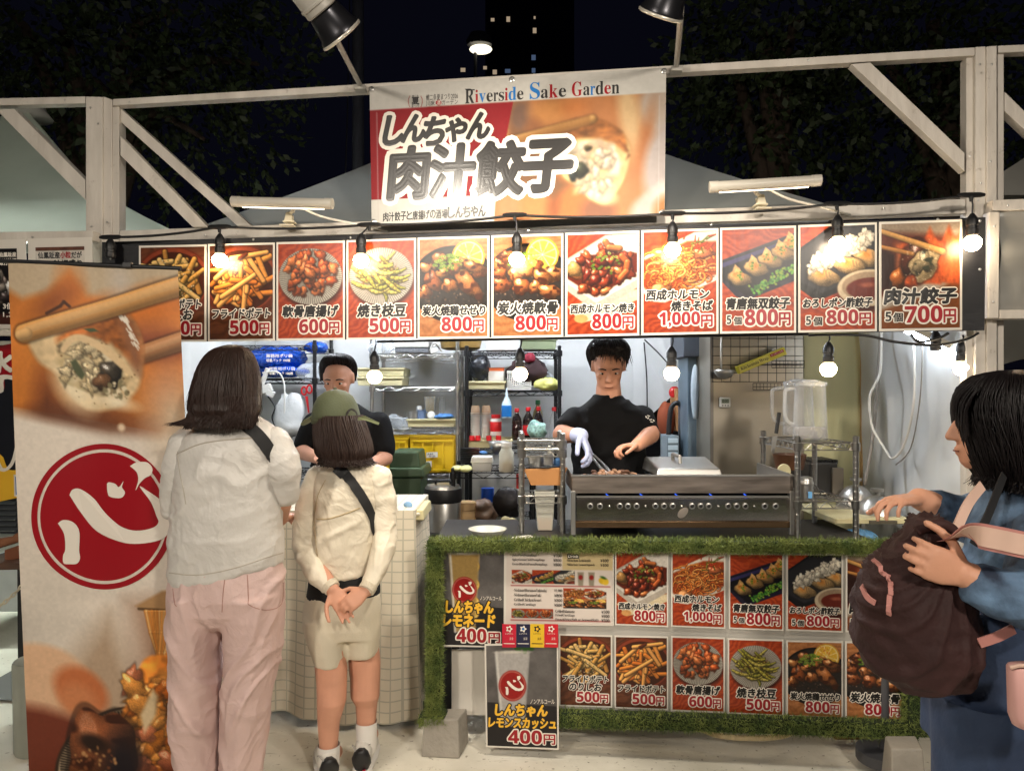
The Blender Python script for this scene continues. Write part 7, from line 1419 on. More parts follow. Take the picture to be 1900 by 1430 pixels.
dome('big steel dome lid in front on the cream table', 1628, 918, 962, 38, 3.42); dome('steel dome lid further back on the cream table', 1588, 898, 945, 34, 3.6)
crumple('water_bottle', 'blue tinted bottle pack under the cream table', 'bottle pack', 1598, 992, 26, 12, 3.3, mat_clear('blue_tinted', (110, 170, 220), .5, .15), 111, .2, dep=.08)
MB().tube([U(1636, 610, 3.62), U(1633, 690, 3.6), U(1614, 735, 3.6), U(1618, 790, 3.6), U(1640, 830, 3.55), U(1655, 850, 3.5), U(1675, 830, 3.45), U(1690, 780, 3.4), U(1697, 720, 3.38), U(1695, 640, 3.38)], .0062, 6, sm=8).build('cable', M_WHITEP, label='thick white cable looped on the tent side at right', cat='cable', smooth=True)
MB().tube([U(1634, 610, 3.7), U(1628, 720, 3.68), U(1618, 820, 3.65), U(1604, 900, 3.6)], .009, 6, sm=6).build('cable', mat('grey_cable', (130, 124, 116), .5), label='grey cable running straight down the tent side', cat='cable', smooth=True)
MB().tube([U(1712, 640, 3.33), U(1707, 740, 3.33), U(1690, 830, 3.36), U(1662, 862, 3.45)], .003, 5, sm=6).build('cable', mat('grey_cable', (130, 124, 116), .5), label='thin grey cable beside the thick looped cable', cat='cable', smooth=True)
for k, pts in enumerate((((1195, 635, 5.0), (1200, 700, 4.98), (1201, 760, 4.98)), ((1196, 630, 5.0), (1222, 655, 4.9), (1240, 675, 4.8)))): MB().tube([U(*p) for p in pts], .005, 5, sm=4).build('cable', M_CORD, label=('black cable hanging straight on the tent sheet right of the cook', 'black cable slanting towards the bulb right of the cook')[k], cat='cable', smooth=True)
# order table with the checked cloth
ot = thing('order_table', 'order table under a pale checked cloth in front of the customers', 'table', (-.75, 3.3, 0)); YT2 = 3.14
a, b2 = U(420, 948, YT2), U(770, 948, YT2); ztop = .93
MB().box(((a.x + b2.x) / 2, YT2 + .27, ztop - .02), (b2.x - a.x - .02, .5, .03)).build('table_top', M_WOODP, ot)
cm = bpy.data.materials.new('checked_cloth'); cm.use_nodes = True; nt = cm.node_tree; p = nt.nodes['Principled BSDF']; p.inputs['Roughness'].default_value = .85
tcn = nt.nodes.new('ShaderNodeTexCoord'); sp = nt.nodes.new('ShaderNodeSeparateXYZ'); nt.links.new(tcn.outputs['UV'], sp.inputs[0]); mxs = []
for ax in (0, 1):
    a1 = nt.nodes.new('ShaderNodeMath'); a1.operation = 'FRACT'; nt.links.new(sp.outputs[ax], a1.inputs[0]); a2_ = nt.nodes.new('ShaderNodeMath'); a2_.operation = 'LESS_THAN'; nt.links.new(a1.outputs[0], a2_.inputs[0]); a2_.inputs[1].default_value = .12; mxs.append(a2_)
mx = nt.nodes.new('ShaderNodeMath'); mx.operation = 'MAXIMUM'; nt.links.new(mxs[0].outputs[0], mx.inputs[0]); nt.links.new(mxs[1].outputs[0], mx.inputs[1]); cr = nt.nodes.new('ShaderNodeMixRGB'); nt.links.new(mx.outputs[0], cr.inputs[0]); cr.inputs[1].default_value = L3((216, 206, 186)); cr.inputs[2].default_value = L3((184, 178, 160)); nt.links.new(cr.outputs[0], p.inputs['Base Color'])
nx_, nz_ = 150, 70; x0, x1 = a.x - .02, b2.x; top = ztop + .004; vs = []; uvs = []
path = [(x0 + (x1 - x0) * i / (nx_ - 31), YT2, 0) for i in range(nx_ - 30)] + [(x1 + .0 * i, YT2 + .5 * i / 30, 1) for i in range(1, 31)]
for i, (x, y, side) in enumerate(path):
    for j in range(nz_):
        t_ = j / (nz_ - 1); s_ = i / 119 * (x1 - x0) if not side else (x1 - x0) + (y - YT2); z = top * (1 - t_) + .012 * t_; wv = (.034 * math.sin(s_ * 13 + 1.6 * math.sin(s_ * 5)) + .016 * math.sin(s_ * 33 + 2 * t_)) * t_ ** .7 + .04 * t_
        flare = V((wv if side else (.03 * t_ if i > 112 else 0), -wv if not side else 0, 0)); vs.append(V((x, y, z)) + flare + V((0, 0, (.006 * math.sin(s_ * 9) + .02 * math.sin(s_ * 3.1 + 1) + .012) * t_))); uvs.append((s_ / .047, (1 - t_) * top / .047))
fs = [(i * nz_ + j, i * nz_ + j + 1, (i + 1) * nz_ + j + 1, (i + 1) * nz_ + j) for i in range(nx_ - 1) for j in range(nz_ - 1)]
k0 = len(vs); vs += [V((x0, YT2, top)), V((x1, YT2, top)), V((x1, YT2 + .5, top)), V((x0, YT2 + .5, top))]; uvs += [(0, 0), ((x1 - x0) / .047, 0), ((x1 - x0) / .047, 10), (0, 10)]; fs.append((k0, k0 + 1, k0 + 2, k0 + 3))
tco = build_np('tablecloth', np.array(vs), fs, cm, None, smooth=True, auto=50, label='pale checked cloth draped over the order table', cat='tablecloth')
ul = tco.data.uv_layers.new(name='UVMap')
for lp_ in tco.data.loops: ul.data[lp_.index].uv = uvs[lp_.vertex_index]
for x in (x0 + .08, x1 - .06):
    for y in (YT2 + .08, YT2 + .45): MB().tube([(x, y, 0), (x, y, ztop - .03)], .018, 8).build('leg', M_BLACK, ot)
t = thing('cash_box', 'cream cash box on the right end of the order table', 'box', U(760, 950, YT2 + .1)); frus(MB(), 727, 787, 965, 729, 785, 946, YT2 + .06, .3).build('box_body', M_CREAM, t, bevel=.006); MB().box(U(757, 944, YT2 + .2) + V((0, .0, 0)), (.15, .3, .012)).build('lid', mat('cream_lid', (206, 198, 176), .4), t, bevel=.004)
crumple('cloth', 'light blue cloth lying on the cash box', 'cloth', 755, 937, 10, 8, YT2 + .1, mat('light_blue_cloth', (130, 170, 206), .9, nz=.15), 121, .35, group='blue cloths')
MB().lathe(U(735, 1330, YT2 - .02), [(.02, 0), (.03, .02), (.02, .05)], 10).build('shoe_toe', M_BLACK, label='black lump peeking out under the checked cloth', cat='object', smooth=True)
# left edge: table, chain, pot
t = thing('wood_table', 'dark wooden table with one leg at the left edge', 'table', U(20, 1200, 2.95)); MB().prism([U(-60, 1046, 2.95), U(58, 1044, 2.95), U(58, 1056, 2.95), U(-60, 1058, 2.95)], (0, .4, 0)).build('table_top', mat('dark_wood', (74, 52, 40), .5, nz=.3, ns=4, stretch=(1, 8, 8)), t); c = U(39, 1310, 2.97); MB().prism([U(32, 1056, 2.97), U(47, 1056, 2.97), V((U(47, 0, 2.97).x, 2.97, 0)), V((U(34, 0, 2.97).x, 2.97, 0))], (0, .04, 0)).build('leg', M_BLACK, t)
t = thing('driftwood', 'brown driftwood branch lying on the dark wooden table', 'driftwood', U(30, 1044, 3.0)); MB().tube([U(-20, 1012, 3.05), U(5, 1006, 3.0), U(30, 1000, 3.0), U(57, 992, 3.0)], [.03, .02, .016, .01], 8, sm=5).build('branch', mat('driftwood', (120, 76, 50), .8, nz=.3, bump=.5), t, smooth=True); MB().tube([U(25, 1001, 3.0), U(33, 992, 3.0), U(40, 989, 3.0)], [.016, .01, .006], 8, sm=4).build('twig', mat('driftwood', (120, 76, 50), .8, nz=.3, bump=.5), t, smooth=True)
MB().prism([U(8, 1020, 3.02), U(32, 1012, 3.02), U(40, 1036, 3.02), U(8, 1040, 3.02)], (0, .1, 0)).build('wood_piece', mat('red_brown_wood', (120, 70, 44), .7), label='red brown wood piece on the table at the left edge', cat='wood piece', bevel=.003)
b = MB(); n = 12
for k in range(9):
    c = U(-4 + k * 7.2, 1126 - k * 7.2 + 6 * math.sin(k * .35), 2.9); d = (U(7, -7, 2.9) - U(0, 0, 2.9)).normalized(); e = V((0, 1, 0)) if k % 2 else V((d.z, 0, -d.x)); b.tube([c + d * .014 * math.cos(a) + e * .006 * math.sin(a) for a in np.linspace(0, 6.2832, 13)], .003, 5, caps=False)
for k in range(7):
    c = U(54, 1076 + k * 11, 2.9); d = V((0, 0, -1)); e = V((0, 1, 0)) if k % 2 else V((1, 0, 0)); b.tube([c + d * .015 * math.cos(a) + e * .007 * math.sin(a) for a in np.linspace(0, 6.2832, 13)], .003, 5, caps=False)
b.build('chain', mat('pale_chain', (196, 184, 160), .5), label='pale plastic chain hanging from the dark table leg', cat='chain')
c = U(70, 1372, 2.9); c.z = 0; MB().lathe(c, [(.078, 0), (.082, .01), (.088, .36), (.083, .37), (.078, .36), (.074, .05)], 28).build('pot', mat('grey_green_pot', (150, 152, 140), .5, nz=.05), label='grey cylindrical pot behind the roll-up banner', cat='pot', smooth=True, auto=40)
t = thing('louvred_box', 'dark louvred metal box at the left edge under the ice sign', 'cabinet', U(20, 990, 3.5)); MB().bpx(-60, 925, 44, 990, 3.5, .3).build('case', mat('dark_louvre', (44, 48, 54), .5), t)
for k in range(6): MB().bar(U(-60, 932 + k * 10, 3.49), U(30, 932 + k * 10, 3.49), .02, .006, up=(0, -.6, .8)).build('louvre', mat('grey_louvre', (70, 74, 78), .5), t)
MB().bpx(-80, 1050, 50, 1135, 4.2, .5).build('white_chest', mat('white_enamel', (190, 196, 196), .4), label='white chest on the floor behind the dark wooden table', cat='chest', bevel=.01)

for k, (x, y, r_) in enumerate(((948, 984, .2), (962, 990, -.3), (975, 984, .5))):
    c = U(x, y, 3.1); MB().box(V((c.x, 3.08 + .03 * k, .8165 + .001 * k)), (.07, .05, .0006), rz=r_).build('order_slip', M_PAPER, label='white order slip on the prep table, %s of three beside the narrow rack' % ('left', 'middle', 'right')[k], cat='paper slip', group='order slips')
MB().lathe((U(905, 0, 3.2).x, 3.18, .815), [(.06, 0), (.085, .03), (.088, .032), (.08, .03), (.055, .004)], 24).build('clear_bowl', mat_clear('cloudy_plastic', (206, 204, 190), .55, .3), label='shallow clear bowl on the prep table left of the narrow rack', cat='bowl', smooth=True)
rg = np.random.RandomState(8); vs = []; fs = []
for _ in range(260):
    x, y = -1.6 + 3.2 * rg.rand(), 1.9 + 1.0 * rg.rand() ** .6; a = rg.rand() * 6.3; l = .006 + .016 * rg.rand(); w_ = .0008 + .002 * rg.rand() * (rg.rand() > .7); d = np.array((math.cos(a), math.sin(a), 0)); e = np.array((-d[1], d[0], 0)); o = np.array((x, y, .0035)); k = len(vs)
    vs += [o - e * w_, o + d * l * .5 - e * w_ + d * 0 + e * .002, o + d * l, o + d * l * .5 + e * (w_ + .002)]; fs.append((k, k + 1, k + 2, k + 3))
o = build_np('ground_litter', np.array(vs), fs, mat('turf_crumbs', (64, 62, 40), .8, nz=.4, ns=30)); o['kind'] = 'stuff'; o['label'] = 'loose turf crumbs and specks scattered on the pale ground'; o['category'] = 'litter'
# ---------------------------------------------------------------- people
M_SKIN = mat('skin', (206, 152, 124), .5, nz=.06, ns=14, spec=.35, bump=.06, bs=120); M_SKIN2 = mat('tanned_skin', (200, 146, 120), .5, nz=.07, ns=14, spec=.35)
M_HAIR = mat('dark_brown_hair', (46, 32, 27), .42, nz=.45, ns=30, stretch=(40, 40, 2), spec=.3); M_HAIRB = mat('black_hair', (24, 19, 20), .45, nz=.4, ns=30, stretch=(30, 30, 2), spec=.3)
M_EYE = mat('dark_eye', (30, 22, 20), .2, nz=0)
def RG(pxl, pyl, pxr, pyr, Y, ry, pw=.9):
    a, b = U(pxl, pyl, Y), U(pxr, pyr, Y); return ((a + b) / 2, (b - a) / 2, V((0, ry, 0)), pw)
def hand(mb, w, d, n, s=.18, curls=(.5, .55, .6, .65), side=1, thumb=.7, spread=.06):
    """palm, four jointed fingers and a thumb; w wrist, d towards the fingers, n the way the palm faces"""
    w, d, n = V(w), V(d).normalized(), V(n); n = (n - d * n.dot(d)).normalized(); x = d.cross(n) * side; k = s / .18
    mb.loft([(w - d * .012 * k, x * .023 * k, n * .019 * k, 1), (w + d * .015 * k, x * .029 * k, n * .017 * k, .9), (w + d * .05 * k, x * .040 * k, n * .015 * k, .8), (w + d * .085 * k, x * .041 * k, n * .012 * k, .8), (w + d * .094 * k, x * .034 * k, n * .009 * k, .8)], 16)
    for i, (o, L) in enumerate(((.030, .068), (.0105, .078), (-.0095, .072), (-.029, .056))):
        p = w + d * (.084 if i in (1, 2) else .078) * k + x * o * k; a = curls[i] * .45; dd = (d + x * spread * (1.5 - i)).normalized(); r = (.0086, .0088, .0084, .0074)[i] * k
        for sg, f in enumerate((.44, .30, .26)):
            q = Quaternion(x * side, 0); v = (dd * math.cos(a) + n * math.sin(a)).normalized(); e = p + v * L * f * k; mb.caps(p, e, r, r * .93, 10); p = e; r *= .93; a += curls[i]
    p = w + d * .022 * k + x * .026 * k + n * .004 * k; v = (d * .62 + x * .72 + n * .35 * thumb).normalized()
    for L, r in ((.042, .012), (.034, .0105), (.028, .0092)):
        e = p + v * L * k; mb.caps(p, e, r * k, r * .93 * k, 10); p = e; v = (v * .8 + d * .45 + n * .25 * thumb - x * .12).normalized()
def head(mb, c, f, h=.225, up=(0, 0, 1), ears=True):
    """c: centre of the head, f: the way the face looks"""
    f = V(f).normalized(); u = V(up); u = (u - f * u.dot(f)).normalized(); s = f.cross(u); k = h / .225; c = V(c)
    R = Matrix((s, f, u)).transposed()
    P = lambda a, b, z: c + (s * a + f * b + u * z) * k
    mb.ball(P(0, -.010, .030), (.074 * k, .092 * k, .080 * k), 20, rot=R)
    mb.loft([(P(0, .052, -.108), s * .022 * k, f * .020 * k, 1), (P(0, .046, -.092), s * .040 * k, f * .040 * k, .9), (P(0, .030, -.060), s * .056 * k, f * .060 * k, .9), (P(0, .020, -.02), s * .064 * k, f * .070 * k, .9), (P(0, .012, .03), s * .068 * k, f * .080 * k, 1)], 20)
    mb.caps(P(0, .090, .016), P(0, .108, -.022), .008 * k, .012 * k, 10); mb.ball(P(.010, .098, -.026), .009 * k, 8); mb.ball(P(-.010, .098, -.026), .009 * k, 8)
    mb.ball(P(0, .086, -.055), (.024 * k, .013 * k, .0065 * k), 12, rot=R); mb.ball(P(0, .084, -.066), (.020 * k, .013 * k, .0075 * k), 12, rot=R)
    for e in (-1, 1):
        mb.ball(P(.030 * e, .078, .024), (.022 * k, .012 * k, .006 * k), 10, rot=R); mb.ball(P(.042 * e, .062, -.012), (.02 * k, .022 * k, .016 * k), 10, rot=R)
        if ears: mb.loft([(P(.070 * e, -.004, .012), f * .016 * k, u * .030 * k, 1), (P(.082 * e, -.012, .012), f * .017 * k, u * .032 * k, 1), (P(.084 * e, -.012, .010), f * .012 * k, u * .026 * k, 1)], 14)
    return P, R, k
def eyes(par, P, R, k, hairm):
    for e in (-1, 1):
        m = MB(); m.ball(P(.031 * e, .079, .006), (.014 * k, .006 * k, .0055 * k), 10, rot=R, mi=0); m.ball(P(.031 * e, .0835, .006), (.006 * k, .003 * k, .0055 * k), 10, rot=R, mi=1); m.build('eye', [mat('eye_white', (206, 200, 194), .3, nz=0), M_EYE], par, smooth=True)
        MB().tube([P(.014 * e, .089, .026), P(.032 * e, .089, .031), P(.050 * e, .076, .025)], [.003, .004, .002], 6, sm=3).build('eyebrow', hairm, par)
    MB().tube([P(-.020, .094, -.0605), P(0, .100, -.0600), P(.020, .094, -.0605)], .0018, 6, sm=3).build('mouth', mat('lip_line', (120, 62, 56), .5), par)
def body_mesh(name, mb, m, par, vox=.006, it=3):
    A, N, fs = remesh(mb, vox, it); build_np(name, A, fs, m, par, smooth=True); return A, N, fs
def garment(name, mb, m, par, vox=.008, it=4, folds=()):
    """folds: (amplitude, scale xyz, seed) ridged wrinkles, or a function of the points"""
    A, N, fs = remesh(mb, vox, it); d = np.zeros(len(A))
    for a, sc, sd in folds:
        W_ = A + .25 * np.stack([vn(A, (5, 5, 5), sd + 7), vn(A, (5, 5, 5), sd + 8), vn(A, (5, 5, 5), sd + 9)], 1) * .3
        if callable(sc): d += a * sc(W_)
        else: d += a * ridge(W_, sc, sd)
    A = A + N * (d - d.mean() - (.002 if folds else 0))[:, None]; build_np(name, A, fs, m, par, smooth=True); return A, fs
def strands(rings, n, seed, tail, r0=.0017, lift=.004, spread=.5, k=11, taper=.25, a0=0, a1=6.2832, start=0.):
    """hair laid over a lofted scalp: every lock follows one meridian of the rings, then tail(angle, rnd) lengthens it"""
    rd = np.random.RandomState(seed); mb = MB(); m = len(rings)
    for _ in range(n):
        t = a0 + (a1 - a0) * rd.rand(); w = rd.randn() * spread; pts = []; cut = rd.rand() * start; of = lift * (rd.rand() * 1.6 - .3); ph = rd.rand() * 6
        for i in range(m):
            if i / m < cut: continue
            c, a, b, pw = rings[i]; u = t + w * (1 - i / (m - 1)) * .5 + .02 * math.sin(i * .9 + ph); o = 1 + of / max(a.length, .02)
            cs, sn = math.cos(u), math.sin(u); pts.append(V(c) + V(a) * math.copysign(abs(cs) ** pw, cs) * o + V(b) * math.copysign(abs(sn) ** pw, sn) * o)
        if len(pts) < 3: continue
        pts += tail(t, rd, pts[-1], pts[-1] - pts[-2])
        P = smooth_path(pts, 2); kk = len(P); R = [r0 * (1 if i < kk * .6 else 1 - (1 - taper) * (i - kk * .6) / (kk * .4)) for i in range(kk)]
        mb.tube(P, R, 3, caps=False)
    return mb
def person(label, foot): return thing('person', label, 'person', foot)

# ---- the long-haired customer, seen from behind
Yw = 2.45
wp = person('long-haired customer in a white short-sleeved shirt and pink trousers, seen from behind', U(412, 1510, Yw))
b = MB(); P, R, k = head(b, U(433, 704, Yw + .0), (.15, 1, -.1), ears=False); b.caps(U(434, 730, Yw), U(434, 800, Yw), .055, .07)
b.loft([RG(345, 820, 515, 820, Yw, .08), RG(340, 900, 505, 900, Yw, .10), RG(335, 1040, 515, 1030, Yw, .11), RG(345, 1110, 505, 1105, Yw, .09)], 24)
for sh, el, wr in ((U(362, 828, Yw), U(328, 935, Yw + .04), U(345, 990, Yw + .26)), (U(496, 828, Yw), U(522, 925, Yw + .03), U(520, 962, Yw + .24))):
    b.caps(sh, el, .042, .040); b.caps(el, wr, .040, .029); hand(b, wr, (0.1, 1, .0), (0, -.2, -1), .17, side=1)
for hx, kx in ((372, 368), (472, 455)): b.caps(U(hx - 4, 1130, Yw), U(kx - 4, 1320, Yw), .055, .045); b.caps(U(kx, 1320, Yw), U(kx + 4, 1480, Yw), .055, .035); b.caps(U(kx + 4, 1495, Yw), U(kx + 4, 1495, Yw) + V((0, .15, -.01)), .035, .03)
body_mesh('body', b, M_SKIN, wp, .007)
for s_ in (372, 460): MB().loft([(U(s_, 1498, Yw) + V((0, y, 0)), V((w_, 0, 0)), V((0, 0, h_)), .8) for y, w_, h_ in ((-.06, .02, .02), (-.04, .04, .035), (.08, .045, .03), (.17, .03, .02))], 14).build('shoe', mat('white_shoe_leather', (206, 202, 196), .5), wp, smooth=True)
M_SHIRT = mat('white_crinkled_cotton', (200, 196, 190), .42, nz=.04, ns=6, bump=.2, bs=60, spec=.5, crease=.3, cs=4.5)
b = MB()
b.loft([RG(318, 1088, 526, 1047, Yw, .125), RG(317, 1078, 527, 1038, Yw, .137), RG(318, 1020, 526, 1005, Yw, .140), RG(323, 950, 519, 945, Yw, .138), RG(327, 890, 517, 886, Yw, .134), RG(331, 842, 521, 838, Yw, .124), RG(337, 812, 523, 808, Yw, .108), RG(356, 790, 508, 787, Yw, .088), RG(390, 772, 481, 770, Yw, .066), RG(403, 757, 468, 755, Yw, .058), RG(405, 750, 466, 748, Yw, .055)], 40)
def sleeve(b, pts, rs, n=24, Y=0):
    for (p, q), (r, s_) in zip(zip(pts[:-1], pts[1:]), zip(rs[:-1], rs[1:])): b.caps(p, q, r, s_, n)
crease = lambda A: np.clip(1 - np.abs(vn(A, (13, 13, 17), 81)) * 4, 0, 1) - .6 * np.clip(1 - np.abs(vn(A, (10, 10, 15), 82)) * 5, 0, 1)
fold_drag = lambda A: np.clip(1 - np.abs(vn(A[:, [0, 0, 2]] * np.array((1, 0, 1.)) + A[:, [2, 2, 0]] * np.array((.7, 0, -.5)), (5, 5, 11), 5)) * 2.6, 0, 1)
SA, SF = garment('shirt', b, M_SHIRT, wp, .0075, 4, [(.008, fold_drag, 0), (.003, (7, 7, 11), 2), (.003, crease, 0), (.002, (16, 16, 5), 3)])
for pts, rs in (([U(350, 824, Yw), U(336, 872, Yw - .01), U(329, 934, Yw + .02)], [.066, .066, .058]), ([U(508, 822, Yw), U(525, 868, Yw - .01), U(525, 912, Yw + .02)], [.064, .066, .055])):
    b = MB(); sleeve(b, pts, rs); garment('sleeve', b, M_SHIRT, wp, .0065, 3, [(.008, fold_drag, 0), (.003, crease, 0), (.003, (14, 14, 9), 4)])
st = bvh(SA, SF)
seam_on(st, [(322, 846), (370, 824), (430, 815), (480, 813), (532, 820)], .0022, .0006).build('yoke_seam', mat('shirt_seam', (176, 168, 156), .7), wp)
seam_on(st, [(314, 1062), (370, 1066), (440, 1052), (500, 1032), (528, 1024)], .002, .0004).build('hem_seam', mat('shirt_seam', (176, 168, 156), .7), wp)
seam_on(st, [(338, 800), (330, 830), (333, 870), (340, 905), (345, 935)], .0018, .0004).build('sleeve_seam', mat('shirt_seam', (176, 168, 156), .7), wp); seam_on(st, [(528, 795), (522, 830), (514, 870), (508, 905)], .0018, .0004).build('sleeve_seam', mat('shirt_seam', (176, 168, 156), .7), wp)
strap_on(st, [(428, 765), (452, 786), (478, 808), (500, 838), (510, 866), (513, 890)], .044, .003, .004).build('bag_strap', mat('black_webbing', (20, 20, 22), .75, nz=.15, ns=60), wp, smooth=True, auto=30)
M_TROU = mat('pink_beige_twill', (204, 176, 170), .6, nz=.05, ns=5, bump=.12, bs=160, crease=.3, cs=6)
b = MB(); b.loft([RG(326, 1030, 518, 1025, Yw, .120), RG(318, 1070, 525, 1062, Yw, .134), RG(316, 1100, 526, 1095, Yw, .142), RG(320, 1130, 524, 1128, Yw, .134), RG(343, 1152, 501, 1150, Yw, .10), RG(377, 1166, 468, 1165, Yw, .05)], 36)
for pts in ([(318, 1095, 424, 1095), (318, 1140, 416, 1140), (322, 1180, 408, 1180), (327, 1215, 406, 1215), (324, 1290, 404, 1290), (323, 1350, 406, 1350), (333, 1430, 408, 1430), (332, 1505, 410, 1505)], [(418, 1095, 526, 1095), (416, 1140, 526, 1140), (417, 1180, 522, 1180), (418, 1215, 517, 1215), (417, 1290, 503, 1290), (415, 1350, 494, 1350), (415, 1430, 485, 1430), (415, 1505, 485, 1505)]):
    b.loft([RG(*q, Yw + .004 * i, .138 - .006 * i) for i, q in enumerate(pts)], 28)
diag = lambda A: np.clip(1 - np.abs(vn(np.stack([A[:, 0] * 1.2 + A[:, 2] * np.sign(A[:, 0] - U(412, 0, Yw).x) * -.8, A[:, 1], A[:, 2] * .25], 1), (9, 6, 6), 91)) * 3, 0, 1)
vert = lambda A: np.clip(1 - np.abs(vn(A, (9, 9, 1.6), 14)) * 2.2, 0, 1)
PA, PF = garment('trousers', b, M_TROU, wp, .006, 3, [(.011, diag, 0), (.006, vert, 0), (.004, (7, 7, 9), 12), (.002, crease, 13)])
pt2 = bvh(PA, PF); M_TSEAM = mat('trouser_seam', (166, 128, 118), .7)
seam_on(pt2, [(459, 1066), (461, 1110), (463, 1122), (494, 1131), (522, 1120), (525, 1080)], .0016, .0004).build('pocket_seam', M_TSEAM, wp); seam_on(pt2, [(321, 1092), (324, 1118), (328, 1124)], .0016, .0004).build('pocket_seam', M_TSEAM, wp); seam_on(pt2, [(417, 1075), (414, 1100), (412, 1135)], .0016, .0004).build('back_seam', M_TSEAM, wp)
wr_ = [RG(425, 641, 442, 641, Yw - .0, .016, 1), RG(404, 648, 456, 648, Yw, .055, 1), RG(388, 661, 466, 661, Yw, .082, 1), RG(376, 682, 473, 682, Yw - .005, .100, .95), RG(368, 706, 476, 706, Yw - .01, .108, .95), RG(361, 735, 477, 735, Yw - .02, .112, .95), RG(357, 758, 477, 760, Yw - .05, .10, .95), RG(358, 772, 472, 772, Yw - .07, .075, .95)]
b = MB().loft([(c, a * .97, bb_ * .97, p) for c, a, bb_, p in wr_[:7]], 36); b.build('hair', M_HAIR, wp, smooth=True)
def tailw(t, rd, p, d):
    x = (p - U(412, 780, Yw)).x * F / Yw; out = []; L = .012 + .02 * rd.rand(); sw = V((0, 0, 0))
    if math.sin(t) > .25: return [p + V((0, .01, -.02)), p + V((0, .015, -.05))]
    if x < -25 and rd.rand() < .0: L = .04 + .04 * rd.rand(); sw = V((-.5, -.15, .2))
    q = p; v = V((-.12, -.25, -1)) + V((rd.randn() * .16, 0, 0)) + sw
    for i in range(3): q = q + v * L / 2.2; out.append(q.copy()); v += V((-.10 + rd.randn() * .06 + .3 * sw.x * 0, .02, .04 * i))
    return out
hs = strands(wr_, 1500, 5, tailw, .0021, .005, .25); hs.build('hair_strands', M_HAIR, wp, smooth=True)
mbx = MB(); rdx = np.random.RandomState(9)
for _ in range(110):
    x = rdx.rand() ** 1.6; p0 = U(362 + 30 * x, 740 + 14 * rdx.randn() * .5, Yw - .105 - .01 * rdx.rand()); p1 = U(345 + 50 * x, 775 + 6 * x, Yw - .135); p2 = U(312 + 62 * x + rdx.randn() * 5, 787 + 10 * x + rdx.randn() * 1.5, Yw - .14 - .01 * rdx.rand()); mbx.tube([p0, p1, p2], [.002, .0018, .0004], 3, caps=False, sm=4)
for _ in range(230):
    x = rdx.rand(); p0 = U(400 + 50 * x, 735, Yw - .12 - .01 * rdx.rand()); p1 = U(388 + 62 * x + rdx.randn() * 3, 763, Yw - .145); y2 = 780 + 20 * x * (1.6 - x) + 5 * math.sin(x * 19) + rdx.randn() * 7; p2 = U(372 + 68 * x + rdx.randn() * 4, y2, Yw - .150 - .008 * rdx.rand()); mbx.tube([p0, p1, p2], [.002, .0018, .0004], 3, caps=False, sm=4)
mbx.build('hair_ends', M_HAIR, wp, smooth=True)

# ---- the child in a cap with hands clasped behind the back
Yb = 2.72
kp = person('child in an olive cap and cream windbreaker with hands clasped behind the back', U(640, 1430, Yb))
b = MB(); P, R, k = head(b, U(628, 792, Yb), (-.35, 1, .0), .205); b.caps(U(632, 815, Yb), U(635, 870, Yb), .045, .055)
b.loft([RG(600, 885, 690, 885, Yb, .06), RG(590, 960, 695, 960, Yb, .08), RG(584, 1060, 692, 1060, Yb, .085), RG(585, 1120, 690, 1120, Yb, .07)], 24)
for sh, el, wr in ((U(592, 892, Yb), U(567, 1010, Yb - .02), U(616, 1092, Yb - .15)), (U(698, 890, Yb), U(716, 988, Yb - .02), U(680, 1094, Yb - .15))): b.caps(sh, el, .026, .028); b.caps(el, wr, .030, .026)
hand(b, U(617, 1092, Yb - .155), U(640, 1130, Yb - .17) - U(616, 1092, Yb - .155), (.3, -1, .1), .155, (.25, .3, .35, .4), 1, .5); hand(b, U(679, 1095, Yb - .165), U(652, 1116, Yb - .19) - U(680, 1094, Yb - .165), (.2, .8, -.2), .145, (.55, .6, .65, .7), -1, .6)
hand_l = None
for (hx, hy), (kx, ky), (ax, ay), Yl in (((606, 1150), (615, 1255), (610, 1385), Yb - .04), ((672, 1145), (677, 1245), (680, 1350), Yb + .04)):
    b.loft([RG(hx - 25, hy, hx + 25, hy, Yl, .05), RG(kx - 30, ky - 15, kx + 29, ky - 15, Yl, .058), RG(kx - 27, ky + 10, kx + 28, ky + 10, Yl, .056), RG(kx - 26, ky + 45, kx + 27, ky + 45, Yl - .008, .056), RG(ax - 20, ay - 45, ax + 20, ay - 45, Yl, .045), RG(ax - 17, ay, ax + 16, ay, Yl, .034), RG(ax - 15, ay + 22, ax + 15, ay + 22, Yl, .03)], 20)
    b.caps(U(ax, ay + 25, Yl), U(ax, ay + 28, Yl) + V((0, .12, -.02)), .03, .025)
body_mesh('body', b, M_SKIN2, kp, .0052, 2)
M_JKT = mat('cream_nylon', (214, 204, 184), .42, nz=.04, ns=6, bump=.15, bs=60, spec=.45, crease=.3, cs=5.5)
b = MB(); b.loft([RG(582, 1088, 690, 1066, Yb, .09), RG(578, 1074, 698, 1055, Yb, .105), RG(576, 1040, 702, 1030, Yb, .112), RG(580, 980, 702, 978, Yb, .114), RG(582, 920, 704, 918, Yb, .110), RG(584, 888, 706, 886, Yb, .098), RG(590, 868, 702, 866, Yb, .08), RG(604, 852, 690, 850, Yb, .066), RG(610, 840, 684, 838, Yb, .058)], 36)
boy_sleeves = (([U(594, 890, Yb), U(572, 950, Yb), U(566, 1010, Yb - .02), U(590, 1065, Yb - .10), U(612, 1086, Yb - .14)], [.058, .055, .053, .046, .033]), ([U(698, 888, Yb), U(712, 940, Yb), U(716, 990, Yb - .02), U(700, 1052, Yb - .10), U(684, 1086, Yb - .15)], [.058, .054, .050, .044, .032]))
